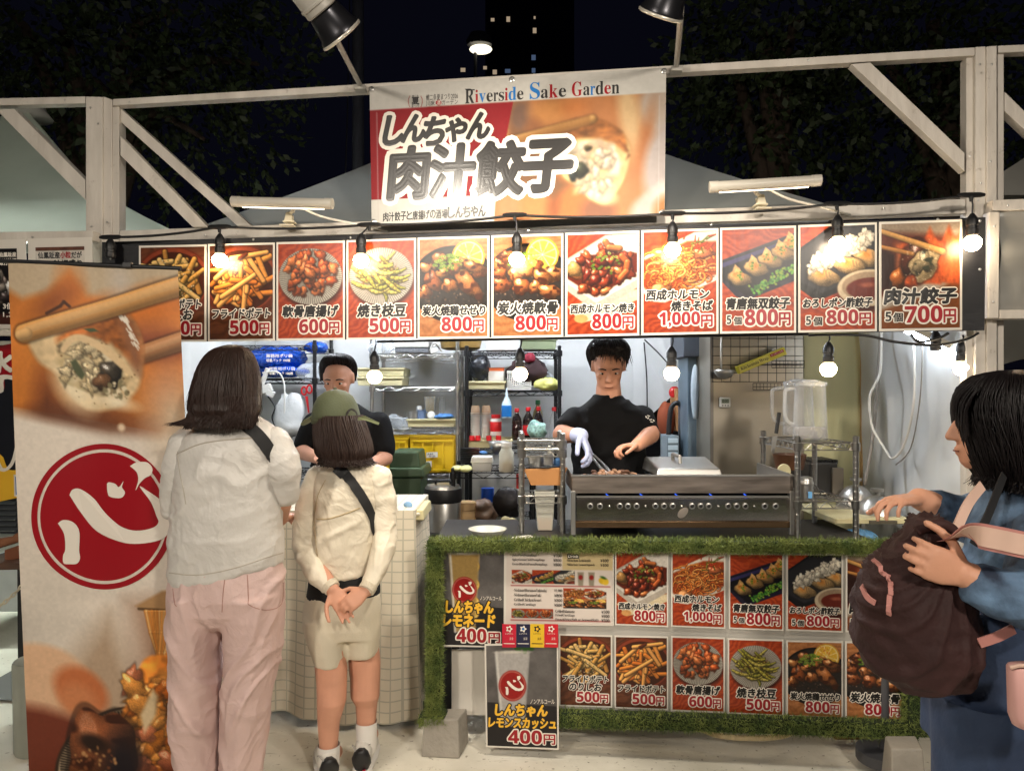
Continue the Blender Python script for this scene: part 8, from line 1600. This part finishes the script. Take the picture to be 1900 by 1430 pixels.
vert2 = lambda A: np.clip(1 - np.abs(vn(A, (10, 10, 2.2), 24)) * 2.2, 0, 1)
JA, JF = garment('jacket', b, M_JKT, kp, .006, 2, [(.008, vert2, 0), (.006, fold_drag, 0), (.003, crease, 22), (.002, (24, 24, 20), 23)])
for pts, rs in boy_sleeves:
    b = MB(); sleeve(b, pts, rs); garment('sleeve', b, M_JKT, kp, .0058, 3, [(.007, fold_drag, 0), (.003, crease, 0), (.003, (14, 14, 9), 4)])
jt = bvh(JA, JF)
seam_on(jt, [(588, 962), (610, 962), (640, 953), (668, 942)], .003, .001).build('back_flap_seam', mat('jacket_seam', (176, 158, 124), .6), kp); seam_on(jt, [(604, 890), (590, 920), (584, 960), (586, 1000), (590, 1040)], .0018, .0005).build('sleeve_seam', mat('jacket_seam', (176, 158, 124), .6), kp)
strap_on(jt, [(610, 848), (632, 870), (655, 898), (676, 930), (690, 960), (697, 990)], .036, .003, .003).build('bag_strap', mat('black_webbing', (20, 20, 22), .75, nz=.15, ns=60), kp, smooth=True, auto=30)
bk = strap_on(jt, [(626, 868), (640, 882)], .042, .006, .004); bk.build('strap_buckle', M_BLACK, kp)
for pt, d in ((U(613, 1087, Yb - .145), U(630, 1110, Yb - .165) - U(600, 1075, Yb - .12)), (U(683, 1089, Yb - .155), U(670, 1104, Yb - .18) - U(697, 1060, Yb - .11))):
    d.normalize(); m = MB()
    for q in range(6): m.lathe(pt + d * (.004 * q - .01), [(.028, 0), (.031, .001), (.031, .003), (.028, .004)], 18, axis=d)
    m.build('cuff', M_JKT, kp, smooth=True)
b = MB(); b.loft([RG(566, 1122, 706, 1102, Yb, .095), RG(568, 1105, 706, 1085, Yb, .100), RG(572, 1078, 704, 1062, Yb, .10), RG(576, 1065, 700, 1050, Yb, .095)], 30); garment('undershirt', b, mat('black_jersey', (18, 18, 20), .85, nz=.1), kp, .008, 2, [(.003, (9, 9, 9), 31)])
b = MB(); b.loft([RG(566, 1100, 706, 1098, Yb, .098), RG(563, 1130, 708, 1128, Yb, .108), RG(563, 1160, 708, 1158, Yb, .108), RG(566, 1180, 705, 1178, Yb, .095)], 30)
b.loft([RG(563, 1140, 640, 1140, Yb - .01, .098), RG(571, 1185, 643, 1188, Yb - .02, .090), RG(584, 1230, 644, 1231, Yb - .03, .078)], 24); b.loft([RG(634, 1140, 708, 1138, Yb + .01, .098), RG(641, 1180, 707, 1178, Yb + .02, .090), RG(646, 1216, 702, 1210, Yb + .03, .078)], 24)
QA, QF = garment('shorts', b, mat('khaki_shorts', (206, 196, 174), .65, nz=.05, ns=6, bump=.1, bs=150), kp, .0068, 2, [(.005, vert2, 0), (.003, (9, 9, 12), 33)])
for (ax, ay0, ay1), Yl, sw in (((610, 1380, 1424), Yb - .04, True), ((680, 1337, 1392), Yb + .04, True)):
    m = MB(); z0, z1 = U(0, ay1, Yl).z, U(0, ay0, Yl).z; c = U(ax, ay1, Yl); n = 40; vs = []
    for i in range(12):
        f = i / 11; r = (.038 if i else .036) + .002 * f
        for j in range(80): a = 6.2832 * j / 80; q = r * (1 + .025 * (j % 2)); vs.append(c + V((q * math.cos(a), q * math.sin(a) * 1.05, (z1 - z0) * f)))
    m.add(vs, [(i * 80 + j, i * 80 + (j + 1) % 80, (i + 1) * 80 + (j + 1) % 80, (i + 1) * 80 + j) for i in range(11) for j in range(80)]); sk = m.build('sock', mat('white_ribbed_sock', (222, 218, 212), .8, nz=.02), kp, smooth=True)
    o = c + V((.0 if ax < 650 else .014, -.0445, (z1 - z0) * .38)); sc_k = .8 if ax < 650 else .55
    sw_ = [(-.019, .004), (-.017, -.004), (-.010, -.007), (.0, -.004), (.022, .006), (.0, .001), (-.009, -.001), (-.014, .001)]; MB().prism([o + V((x * sc_k, .0 + 14 * (x * sc_k) ** 2, z * sc_k)) for x, z in sw_], (0, .002, 0)).build('sock_mark', M_INKB, sk)
def shoe(c, yaw):
    R_ = Matrix.Rotation(yaw, 3, 'Z'); g = lambda x, y, z: c + R_ @ V((x, y, z)); t = []
    m = MB(); m.loft([(g(0, y, .016), R_ @ V((w_, 0, 0)), V((0, 0, .016)), .7) for y, w_ in ((-.075, .02), (-.065, .036), (-.02, .038), (.06, .046), (.13, .044), (.165, .028), (.172, .01))], 20); s0 = m.build('sole', mat('white_rubber_sole', (214, 210, 204), .5), kp, smooth=True)
    m = MB(); m.loft([(g(0, y, .03 + h_ * .5), R_ @ V((w_, 0, 0)), V((0, 0, h_ * .62)), .85) for y, w_, h_ in ((-.070, .018, .05), (-.06, .033, .075), (-.02, .037, .085), (.04, .041, .07), (.1, .042, .045), (.15, .03, .03), (.165, .01, .02))], 20); m.build('shoe_upper', mat('white_grey_mesh', (196, 192, 184), .6, nz=.12, ns=20), kp, smooth=True)
    m = MB(); m.loft([(g(0, -.062 - .012 * (z > .06), z), R_ @ V((w_, 0, 0)), R_ @ V((0, .022, 0)), 1) for z, w_ in ((.03, .026), (.05, .036), (.075, .036), (.098, .026), (.108, .012))], 16); m.build('heel_tab', M_BLACK, kp, smooth=True)
    MB().tube([g(-.02, -.075, .10), g(-.035, -.06, .115), g(-.038, -.03, .10)], .003, 6, sm=4).build('pull_loop', mat('grey_loop', (150, 146, 140), .6), kp)
    MB().tube([g(.012, -.082, .02), g(.012, -.083, .034)], .006, 6).build('heel_stripe', mat('red_blue_print', (190, 40, 60), .5), kp)
f1 = U(606, 1446, Yb - .04); f1.z = 0; f2 = U(676, 1420, Yb + .04); f2.z = 0; shoe(f1 + V((0, .01, 0)), .35); shoe(f2 + V((0, .0, 0)), .05)
br_ = [RG(590, 770, 668, 770, Yb, .10, 1), RG(586, 790, 676, 790, Yb - .01, .105, 1), RG(587, 815, 684, 815, Yb - .02, .10, .95), RG(590, 838, 688, 836, Yb - .03, .095, .9), RG(597, 848, 684, 848, Yb - .035, .085, .9)]
MB().loft([(c, a * .96, q * .96, p) for c, a, q, p in br_], 30).build('hair', M_HAIR, kp, smooth=True)
strands(br_, 950, 15, lambda t, rd, p, d: [p + V((rd.randn() * .006, -.002, -.010)), p + V((rd.randn() * .012 + .006, -.004, -.022 - .01 * rd.rand()))], .002, .006, .2).build('hair_strands', M_HAIR, kp, smooth=True)
M_CAP = mat('olive_canvas', (70, 76, 52), .75, nz=.06, ns=8, bump=.15, bs=120)
cr_ = [RG(579, 785, 667, 783, Yb, 0.104, 1), RG(580, 770, 667, 768, Yb, 0.106, 1), RG(583, 752, 662, 750, Yb, 0.100, 1), RG(591, 736, 654, 735, Yb, 0.082, 1), RG(605, 726, 640, 725, Yb, 0.048, 1), RG(618, 722, 628, 722, Yb, 0.012, 1)]
CAo = MB().loft(cr_, 32).build('cap', M_CAP, kp, smooth=True)
MB().ball(U(622, 721, Yb), (.008, .008, .005), 10).build('cap_button', M_CAP, kp, smooth=True)
ca_ = np.array(MB().loft(cr_, 32).v); cf_ = MB().loft(cr_, 32).f; ct = bvh(ca_, cf_)
q = [hit(ct, 652 + 11 * math.cos(a), 771 + (13 if math.sin(a) < 0 else 9) * math.sin(a), .002)[0] for a in np.linspace(0, 6.2832, 25)[:-1]]
MB().poly([p for p in q if p]).build('cap_opening', M_HAIRB, kp)
seam_on(ct, [(578, 778), (620, 783), (668, 778)], .0014, .0003).build('cap_seam', mat('olive_seam', (86, 92, 62), .8), kp)
b = MB(); b.loft([(U(586, 772, Yb + .03), V((.0, .075, 0)), V((0, 0, .007)), 1), (U(575, 778, Yb + .05), V((0, .078, 0)), V((0, 0, .006)), 1), (U(566, 785, Yb + .06), V((0, .06, .0)), V((0, 0, .005)), 1), (U(563, 788, Yb + .065), V((0, .03, 0)), V((0, 0, .003)), 1)], 18); b.build('cap_brim', mat('pale_olive_canvas', (120, 126, 90), .75), kp, smooth=True)
MB().prism([U(664, 774, Yb - .07), U(676, 771, Yb - .085), U(704, 784, Yb - .10), U(702, 788, Yb - .10), U(676, 779, Yb - .085), U(664, 780, Yb - .07)], (0, .003, 0)).build('cap_strap', mat('pale_olive_canvas', (120, 126, 90), .75), kp)

# ---- the cook at the griddle
Yc_ = 3.62
M_TEE = mat('black_tshirt', (12, 12, 14), .85, nz=.1, bump=.1, bs=150, spec=.2)
ck = person('cook in a black T-shirt with one pale glove, turning meat with tongs', (U(1127, 900, Yc_).x, Yc_, 0))
b = MB(); P, R, k = head(b, U(1129, 684, Yc_), (-.10, -1, -.42), .235); b.caps(U(1129, 715, Yc_ + .01), U(1129, 765, Yc_ + .02), .062, .074)
b.loft([RG(1070, 770, 1186, 770, Yc_, .09), RG(1062, 850, 1195, 850, Yc_, .11), RG(1068, 960, 1190, 960, Yc_, .11), RG(1068, 1040, 1192, 1040, Yc_, .12)], 24)
el, wr = U(1042, 806, Yc_ - .10), U(1078, 808, Yc_ - .28); b.caps(U(1068, 775, Yc_), el, .052, .046); b.caps(el, wr, .046, .032); hand(b, wr, U(1096, 846, Yc_ - .34) - wr, (-.5, -.1, -.6), .19, (.55, .6, .65, .7), -1, .8)
el2, wr2 = U(1207, 806, Yc_ - .09), U(1182, 826, Yc_ - .26); b.caps(U(1190, 772, Yc_), el2, .052, .046); b.caps(el2, wr2, .046, .031); hand(b, wr2, (-1, -.35, -.1), (0, -.3, -1), .185, (.95, 1.0, 1.05, 1.1), 1, .8)
for sx in (1100, 1160): b.caps((U(sx, 0, Yc_).x, Yc_, .85), (U(sx, 0, Yc_).x, Yc_, .48), .09, .06); b.caps((U(sx, 0, Yc_).x, Yc_, .48), (U(sx, 0, Yc_).x, Yc_, .08), .06, .04); b.caps((U(sx, 0, Yc_).x, Yc_ + .02, .04), (U(sx, 0, Yc_).x, Yc_ - .16, .035), .04, .03)
body_mesh('body', b, M_SKIN2, ck, .0058, 2); eyes(ck, P, R, k, M_HAIRB)
b = MB(); b.loft([RG(1066, 1010, 1194, 1010, Yc_, .13), RG(1062, 900, 1196, 900, Yc_, .135), RG(1060, 830, 1198, 830, Yc_, .135), RG(1052, 785, 1206, 783, Yc_, .12), RG(1062, 762, 1196, 760, Yc_, .10), RG(1085, 748, 1172, 746, Yc_, .082), RG(1098, 738, 1160, 737, Yc_ + .01, .068), RG(1102, 732, 1156, 731, Yc_ + .01, .064)], 32)
sleeve(b, [U(1068, 776, Yc_), U(1050, 792, Yc_ - .06)], [.066, .060]); sleeve(b, [U(1190, 774, Yc_), U(1200, 797, Yc_ - .06)], [.066, .058])
TA, TF = garment('t_shirt', b, M_TEE, ck, .008, 3, [(.007, fold_drag, 0), (.004, (9, 9, 10), 42)])
b = MB(); b.loft([(V((U(1130, 0, Yc_).x, Yc_, z)), V((w_, 0, 0)), V((0, .13, 0)), .9) for z, w_ in ((.5, .2), (.7, .19), (.9, .18), (.98, .17))], 24)
for sx in (1098, 1162): b.caps((U(sx, 0, Yc_).x, Yc_, .8), (U(sx, 0, Yc_).x, Yc_, .1), .10, .07)
garment('trousers', b, mat('dark_trousers', (26, 26, 32), .8), ck, .012, 2)
tt = bvh(TA, TF); m = MB(); c0, n0 = hit(tt, 1203, 778, .002)
if c0: 
    rt_ = n0.cross(V((0, 0, 1))).normalized() * -1; upv = rt_.cross(n0); upv = upv if upv.z > 0 else -upv
    for ox, oz, a0 in ((0, .014, .3), (.008, .004, 2.0), (.016, -.010, 3.6)):
        for j in range(2): m.poly([c0 + rt_ * (ox + .013 * math.cos(a0 + u)) * 1 + upv * (oz + .010 * math.sin(a0 + u)) + n0 * .001 for u in np.linspace(j * 2.2, j * 2.2 + 1.5, 7)] + [c0 + rt_ * (ox + .007 * math.cos(a0 + u)) + upv * (oz + .005 * math.sin(a0 + u)) + n0 * .001 for u in np.linspace(j * 2.2 + 1.5, j * 2.2, 7)])
    m.build('sleeve_emblem', M_INKW, ck)
b = MB(); hand(b, wr - (U(1096, 846, Yc_ - .34) - wr).normalized() * .0, U(1096, 846, Yc_ - .34) - wr, (-.5, -.1, -.6), .2, (.55, .6, .65, .7), -1, .8); b.caps(wr + (el - wr).normalized() * .035, wr, .037, .034)
A, N, fs = remesh(b, .0045, 2); A = A + N * .0018; build_np('glove', A, fs, mat('pale_blue_glove', (176, 186, 222), .5, nz=.04, bump=.15, bs=60), ck, smooth=True)
hrg = [RG(1120, 624, 1138, 624, Yc_, .028, 1), RG(1107, 628, 1151, 628, Yc_, .07, 1), RG(1097, 637, 1161, 637, Yc_, .102, 1), RG(1091, 650, 1167, 650, Yc_ + .0, .116, 1), RG(1092, 664, 1165, 664, Yc_ + .035, .086, 1), RG(1099, 684, 1158, 684, Yc_ + .06, .05, 1)]
MB().loft([(c, a * .97, q * .97, p) for c, a, q, p in hrg], 28).build('hair', M_HAIRB, ck, smooth=True)
strands(hrg, 700, 25, lambda t, rd, p, d: [p + V((rd.randn() * .004, 0, -.010))], .0022, .006, .3).build('hair_strands', M_HAIRB, ck, smooth=True)
fr = MB(); rdx = np.random.RandomState(4)
for _ in range(160):
    x = rdx.rand(); p0 = U(1100 + 58 * x, 636 + 4 * rdx.rand(), Yc_ - .06); p2 = U(1092 + 74 * x + 5 * rdx.randn(), 662 + 20 * abs(x - .38) + 5 * rdx.randn(), Yc_ - .114 + .09 * abs(x - .5)); fr.tube([p0, p0.lerp(p2, .5) + V((0, -.03, .012)), p2], [.0022, .002, .0006], 3, caps=False, sm=3)
fr.build('fringe', M_HAIRB, ck, smooth=True)

# ---- the server behind the child
Ys_ = 4.0
sv = person('server in a black T-shirt standing behind the child at the order table', (U(640, 0, Ys_).x, Ys_, 0))
b = MB(); P, R, k = head(b, U(628, 706, Ys_), (-.05, -1, -.3), .235); b.caps(U(630, 732, Ys_ + .02), U(634, 775, Ys_ + .02), .055, .065)
b.loft([RG(585, 785, 700, 785, Ys_, .09), RG(585, 870, 700, 870, Ys_, .11), RG(588, 960, 696, 960, Ys_, .11), RG(588, 1020, 696, 1020, Ys_, .12)], 24)
for sh, el, wr, sd in ((U(582, 785, Ys_), U(560, 838, Ys_ - .05), U(590, 850, Ys_ - .26), 1), (U(702, 782, Ys_), U(714, 850, Ys_ - .04), U(680, 868, Ys_ - .25), -1)): b.caps(sh, el, .052, .045); b.caps(el, wr, .045, .03); hand(b, wr, (sd * .6, -1, -.1), (0, 0, -1), .18, side=sd)
for sx in (615, 668): b.caps((U(sx, 0, Ys_).x, Ys_, .85), (U(sx, 0, Ys_).x, Ys_, .08), .09, .045)
body_mesh('body', b, M_SKIN2, sv, .0065, 2); eyes(sv, P, R, k, M_HAIRB)
b = MB(); b.loft([RG(582, 1020, 702, 1020, Ys_, .13), RG(580, 900, 704, 900, Ys_, .135), RG(576, 830, 706, 830, Ys_, .13), RG(568, 792, 712, 790, Ys_, .115), RG(580, 772, 702, 770, Ys_, .095), RG(600, 757, 678, 755, Ys_, .08), RG(606, 748, 660, 747, Ys_ + .01, .066)], 30)
sleeve(b, [U(584, 788, Ys_), U(566, 825, Ys_ - .03)], [.075, .066]); sleeve(b, [U(700, 786, Ys_), U(714, 832, Ys_ - .02)], [.075, .064])
garment('t_shirt', b, M_TEE, sv, .009, 3, [(.007, fold_drag, 0), (.004, (9, 9, 10), 52)])
b = MB()
for sx in (612, 670): b.caps((U(sx, 0, Ys_).x, Ys_, .85), (U(sx, 0, Ys_).x, Ys_, .1), .11, .07)
garment('trousers', b, mat('dark_trousers', (26, 26, 32), .8), sv, .014, 2)
hrg = [RG(619, 656, 637, 656, Ys_, .03, 1), RG(607, 660, 648, 660, Ys_, .068, 1), RG(599, 668, 656, 668, Ys_ + .005, .092, 1), RG(594, 682, 661, 682, Ys_ + .035, .08, 1), RG(596, 704, 659, 704, Ys_ + .06, .05, 1)]
MB().loft(hrg, 28).build('hair', M_HAIRB, sv, smooth=True); strands(hrg, 500, 35, lambda t, rd, p, d: [p + V((rd.randn() * .003, 0, -.006))], .0022, .004, .4).build('hair_strands', M_HAIRB, sv, smooth=True)

# ---- the passer-by at the right edge
Ye = 1.72
pe = person('passer-by in a blue denim jacket with dark bobbed hair, cut by the right edge', (U(1880, 0, Ye).x, Ye, 0))
b = MB(); P, R, k = head(b, U(1848, 792, Ye + .03), (-1, .30, -.04), .212, ears=False); b.caps(U(1858, 850, Ye + .03), U(1880, 930, Ye + .03), .055, .068)
b.loft([RG(1830, 960, 2000, 960, Ye, .11), RG(1825, 1080, 2000, 1080, Ye, .11), RG(1825, 1220, 2000, 1220, Ye, .11), RG(1825, 1300, 1980, 1300, Ye, .10)], 24)
el, wr = U(1800, 962, Ye + .16), U(1706, 925, Ye + .13); b.caps(U(1880, 935, Ye + .12), el, .05, .045); b.caps(el, wr, .045, .029)
hand(b, wr, U(1652, 930, Ye + .10) - wr, (.1, .0, -1), .172, (.75, .62, .6, .62), -1, .8, spread=.12)
el, wr = U(1905, 1120, Ye - .24), U(1795, 1068, Ye - .22); b.caps(U(1960, 980, Ye - .1), el, .05, .046); b.caps(el, wr, .046, .030)
hand(b, wr, U(1720, 1040, Ye - .22) - wr, (-.15, .75, .1), .175, (.75, .8, .85, .9), -1, .7)
for sx, dy in ((1836, -.03), (1900, .06)): b.caps((U(sx, 0, Ye).x, Ye + dy, .8), (U(sx, 0, Ye).x, Ye + dy, .45), .065, .055); b.caps((U(sx, 0, Ye).x, Ye + dy, .45), (U(sx, 0, Ye).x, Ye + dy, .06), .06, .04); b.caps((U(sx, 0, Ye).x, Ye + dy, .035), (U(sx, 0, Ye).x - .15, Ye + dy, .03), .035, .03)
body_mesh('body', b, M_SKIN, pe, .005, 2); eyes(pe, P, R, k, M_HAIRB)
M_DEN = mat('mottled_denim', (30, 42, 62), .8, nz=.1, ns=11, rgb2=(122, 156, 192), bump=.3, bs=70, detail=6)
b = MB(); b.loft([RG(1792, 1250, 2020, 1250, Ye, .15), RG(1798, 1150, 2020, 1150, Ye, .155), RG(1806, 1050, 2020, 1050, Ye, .15), RG(1818, 980, 2020, 980, Ye, .14), RG(1830, 935, 2010, 935, Ye, .12), RG(1838, 905, 1990, 905, Ye + .0, .09), RG(1840, 888, 1960, 884, Ye, .08)], 32)
sleeve(b, [U(1880, 938, Ye + .12), U(1800, 965, Ye + .16), U(1744, 940, Ye + .145)], [.072, .060, .048]); sleeve(b, [U(1962, 985, Ye - .1), U(1905, 1118, Ye - .24), U(1826, 1085, Ye - .23)], [.08, .066, .05])
garment('denim_jacket', b, M_DEN, pe, .0075, 3, [(.008, fold_drag, 0), (.005, (9, 9, 9), 62), (.003, (22, 22, 22), 63)])
b = MB(); b.loft([(V((U(1865, 0, Ye).x, Ye, z)), V((w_, 0, 0)), V((0, .16, 0)), .9) for z, w_ in ((.62, .19), (.75, .185), (.86, .17), (.95, .15))], 24)
for sx, dy in ((1802, -.05), (1895, .07)): b.loft([(V((U(sx, 0, Ye).x, Ye + dy, z)), V((w_, 0, 0)), V((0, w_, 0)), 1) for z, w_ in ((.06, .10), (.3, .11), (.55, .115), (.75, .12))], 24)
garment('jeans', b, mat('dark_jeans', (30, 42, 66), .8, nz=.25, ns=5, rgb2=(48, 66, 96), bump=.2, bs=90), pe, .009, 2, [(.007, vert, 0), (.004, (9, 9, 9), 66)])
eh = [RG(1868, 688, 1911, 688, Ye, .03, 1), RG(1832, 697, 1949, 697, Ye, .10, 1), RG(1811, 718, 1970, 718, Ye, .135, 1), RG(1800, 749, 1986, 749, Ye + .0, .150, 1), RG(1803, 787, 1992, 787, Ye - .005, .152, 1), RG(1814, 825, 1990, 825, Ye - .01, .148, 1), RG(1825, 860, 1983, 860, Ye - .015, .135, 1), RG(1838, 885, 1970, 885, Ye - .015, .115, 1)]
MB().loft([(c, a * .96, q * .96, p) for c, a, q, p in eh], 36).build('hair', M_HAIRB, pe, smooth=True)
strands(eh, 1900, 45, lambda t, rd, p, d: [p + V((rd.randn() * .006 + .006 * math.cos(t) * -1, 0, -.012)), p + V((rd.randn() * .01 - .012 * math.cos(t), 0, -.022 - .012 * rd.rand()))], .0019, .010, .5).build('hair_strands', M_HAIRB, pe, smooth=True)
fr = MB(); rdx = np.random.RandomState(6)
for _ in range(260):
    x = rdx.rand(); p0 = U(1800 + 16 * x, 708 + 14 * x, Ye - .06 + .16 * rdx.rand()); p2 = U(1770 + 26 * x + rdx.randn() * 3, 765 + 50 * x + 12 * rdx.randn(), p0.y - .0); fr.tube([p0, p0.lerp(p2, .45) + V((-.016, 0, .006)), p2], [.0018, .0016, .0005], 3, caps=False, sm=4)
fr.build('fringe', M_HAIRB, pe, smooth=True)
# her bag, its strap and the pouch
bg = thing('backpack', 'brown gathered backpack held up in front of the passer-by in denim', 'backpack', U(1700, 1270, Ye - .12))
b = MB(); Yg = Ye - .10
b.loft([RG(1650, 1268, 1760, 1275, Yg, .05), RG(1606, 1240, 1800, 1262, Yg, .10), RG(1592, 1180, 1806, 1200, Yg, .125), RG(1596, 1110, 1795, 1110, Yg, .12), RG(1620, 1050, 1780, 1045, Yg, .10), RG(1655, 1010, 1750, 1005, Yg, .07), RG(1680, 985, 1740, 980, Yg, .05), RG(1690, 962, 1745, 958, Yg, .055), RG(1694, 955, 1742, 952, Yg, .04)], 32)
rad = lambda A: np.clip(1 - np.abs(np.sin(np.arctan2(A[:, 2] - U(0, 985, Yg).z, A[:, 0] - U(1710, 0, Yg).x) * 13 + 2 * vn(A, (6, 6, 6), 3))) * 1.6, 0, 1)
BA, BF = garment('bag_body', b, mat('brown_nylon', (56, 35, 34), .7, nz=.25, ns=6, bump=.3, bs=60, spec=.25), bg, .007, 2, [(.010, rad, 0), (.006, (8, 8, 8), 71), (.003, (22, 22, 22), 72)])
btree = bvh(BA, BF)
o = strap_on(btree, [(1622, 1040), (1640, 1062), (1654, 1080), (1652, 1110), (1650, 1140)], .010, .004, .002).build('pink_webbing', mat('dusty_pink_webbing', (190, 130, 122), .6), bg, smooth=True, auto=30)
strap_on(btree, [(1602, 1088), (1612, 1108), (1626, 1118)], .012, .004, .002).build('pink_webbing', mat('dusty_pink_webbing', (190, 130, 122), .6), bg, smooth=True, auto=30)
MB().tube([U(1700, 985, Yg - .06), U(1742, 972, Yg - .07), U(1770, 985, Yg - .07), U(1760, 1000, Yg - .07), U(1720, 1000, Yg - .07)], .012, 8, sm=6).build('drawstring_knot', mat('brown_nylon', (70, 40, 38), .45), bg, smooth=True)
def band3(pts, w, th, m, name, par): 
    P_ = smooth_path([V(p) for p in pts], 8); mb = MB(); vs = []
    for i, p in enumerate(P_):
        t = (P_[min(i + 1, len(P_) - 1)] - P_[max(i - 1, 0)]).normalized(); v = V((0, -1, 0)); s = t.cross(v).normalized(); vs += [p - s * w / 2, p + s * w / 2, p + s * w / 2 + v * th, p - s * w / 2 + v * th]
    n = len(P_); mb.add(vs, [(i * 4 + j, i * 4 + (j + 1) % 4, (i + 1) * 4 + (j + 1) % 4, (i + 1) * 4 + j) for i in range(n - 1) for j in range(4)] + [(3, 2, 1, 0), (4 * n - 4, 4 * n - 3, 4 * n - 2, 4 * n - 1)]); return mb.build(name, m, par, smooth=True, auto=30)
M_PINK = mat('dusty_pink_webbing', (190, 130, 122), .6); M_PALE = mat('pale_pink_webbing', (216, 182, 164), .6)
band3([U(1758, 1000, Yg - .08), U(1800, 992, Ye - .26), U(1850, 1000, Ye - .30), U(1910, 1012, Ye - .32), U(1990, 1020, Ye - .25), U(2050, 1000, Ye - .08)], .040, .004, M_PALE, 'shoulder_strap', bg); band3([U(1758, 1000, Yg - .078), U(1800, 992, Ye - .257), U(1850, 1000, Ye - .297), U(1910, 1012, Ye - .317), U(1990, 1020, Ye - .247), U(2050, 1000, Ye - .077)], .052, .003, M_PINK, 'strap_border', bg)
band3([U(1772, 985, Ye - .17), U(1795, 935, Ye - .16), U(1822, 900, Ye - .13)], .022, .004, M_PALE, 'carry_strap', bg)
band3([U(1815, 1192, Ye - .19), U(1850, 1180, Ye - .2), U(1880, 1165, Ye - .2)], .022, .004, M_PINK, 'side_strap', bg)
band3([U(1805, 1010, Ye - .17), U(1830, 960, Ye - .155), U(1852, 905, Ye - .11), U(1862, 880, Ye - .08)], .018, .004, mat('black_webbing', (20, 20, 22), .75, nz=.15, ns=60), 'bag_strap', pe)
t = thing('pouch', 'pale pink pouch at the right edge below the passer-by arm', 'pouch', U(1900, 1345, 1.42)); MB().loft([RG(1882, 1345, 1990, 1370, 1.42, .02, .6), RG(1876, 1325, 1990, 1345, 1.42, .028, .6), RG(1872, 1238, 1990, 1238, 1.42, .024, .6), RG(1873, 1232, 1990, 1230, 1.42, .018, .6)], 24).build('pouch_body', mat('pale_pink_leather', (214, 164, 158), .5, nz=.05), t, smooth=True)
MB().tube([U(1874, 1238, 1.40), U(1890, 1234, 1.396), U(1930, 1234, 1.396)], .004, 6).build('zip_edge', M_PALE, t)

def loose(rings, n, seed, m, par, f=1.05):
    rd = np.random.RandomState(seed); mb = MB()
    for _ in range(n):
        t = rd.rand() * 6.2832; pts = []; d = rd.randn() * .1; st = rd.randint(1, 4)
        for i, (c, a, b, pw) in enumerate(rings[st:]): u = t + d * i + .05 * rd.randn(); o = f + .02 * rd.randn() + .012 * i; pts.append(V(c) + V(a) * math.cos(u) * o + V(b) * math.sin(u) * o)
        pts.append(pts[-1] + V((rd.randn() * .012, rd.randn() * .01, -.02)))
        if len(pts) > 2: mb.tube(smooth_path(pts, 3), .0005, 3, caps=False)
    mb.build('loose_hair', m, par, smooth=True)
loose(wr_, 90, 3, M_HAIR, wp); loose(br_, 60, 4, M_HAIR, kp); loose(eh, 110, 5, M_HAIRB, pe)
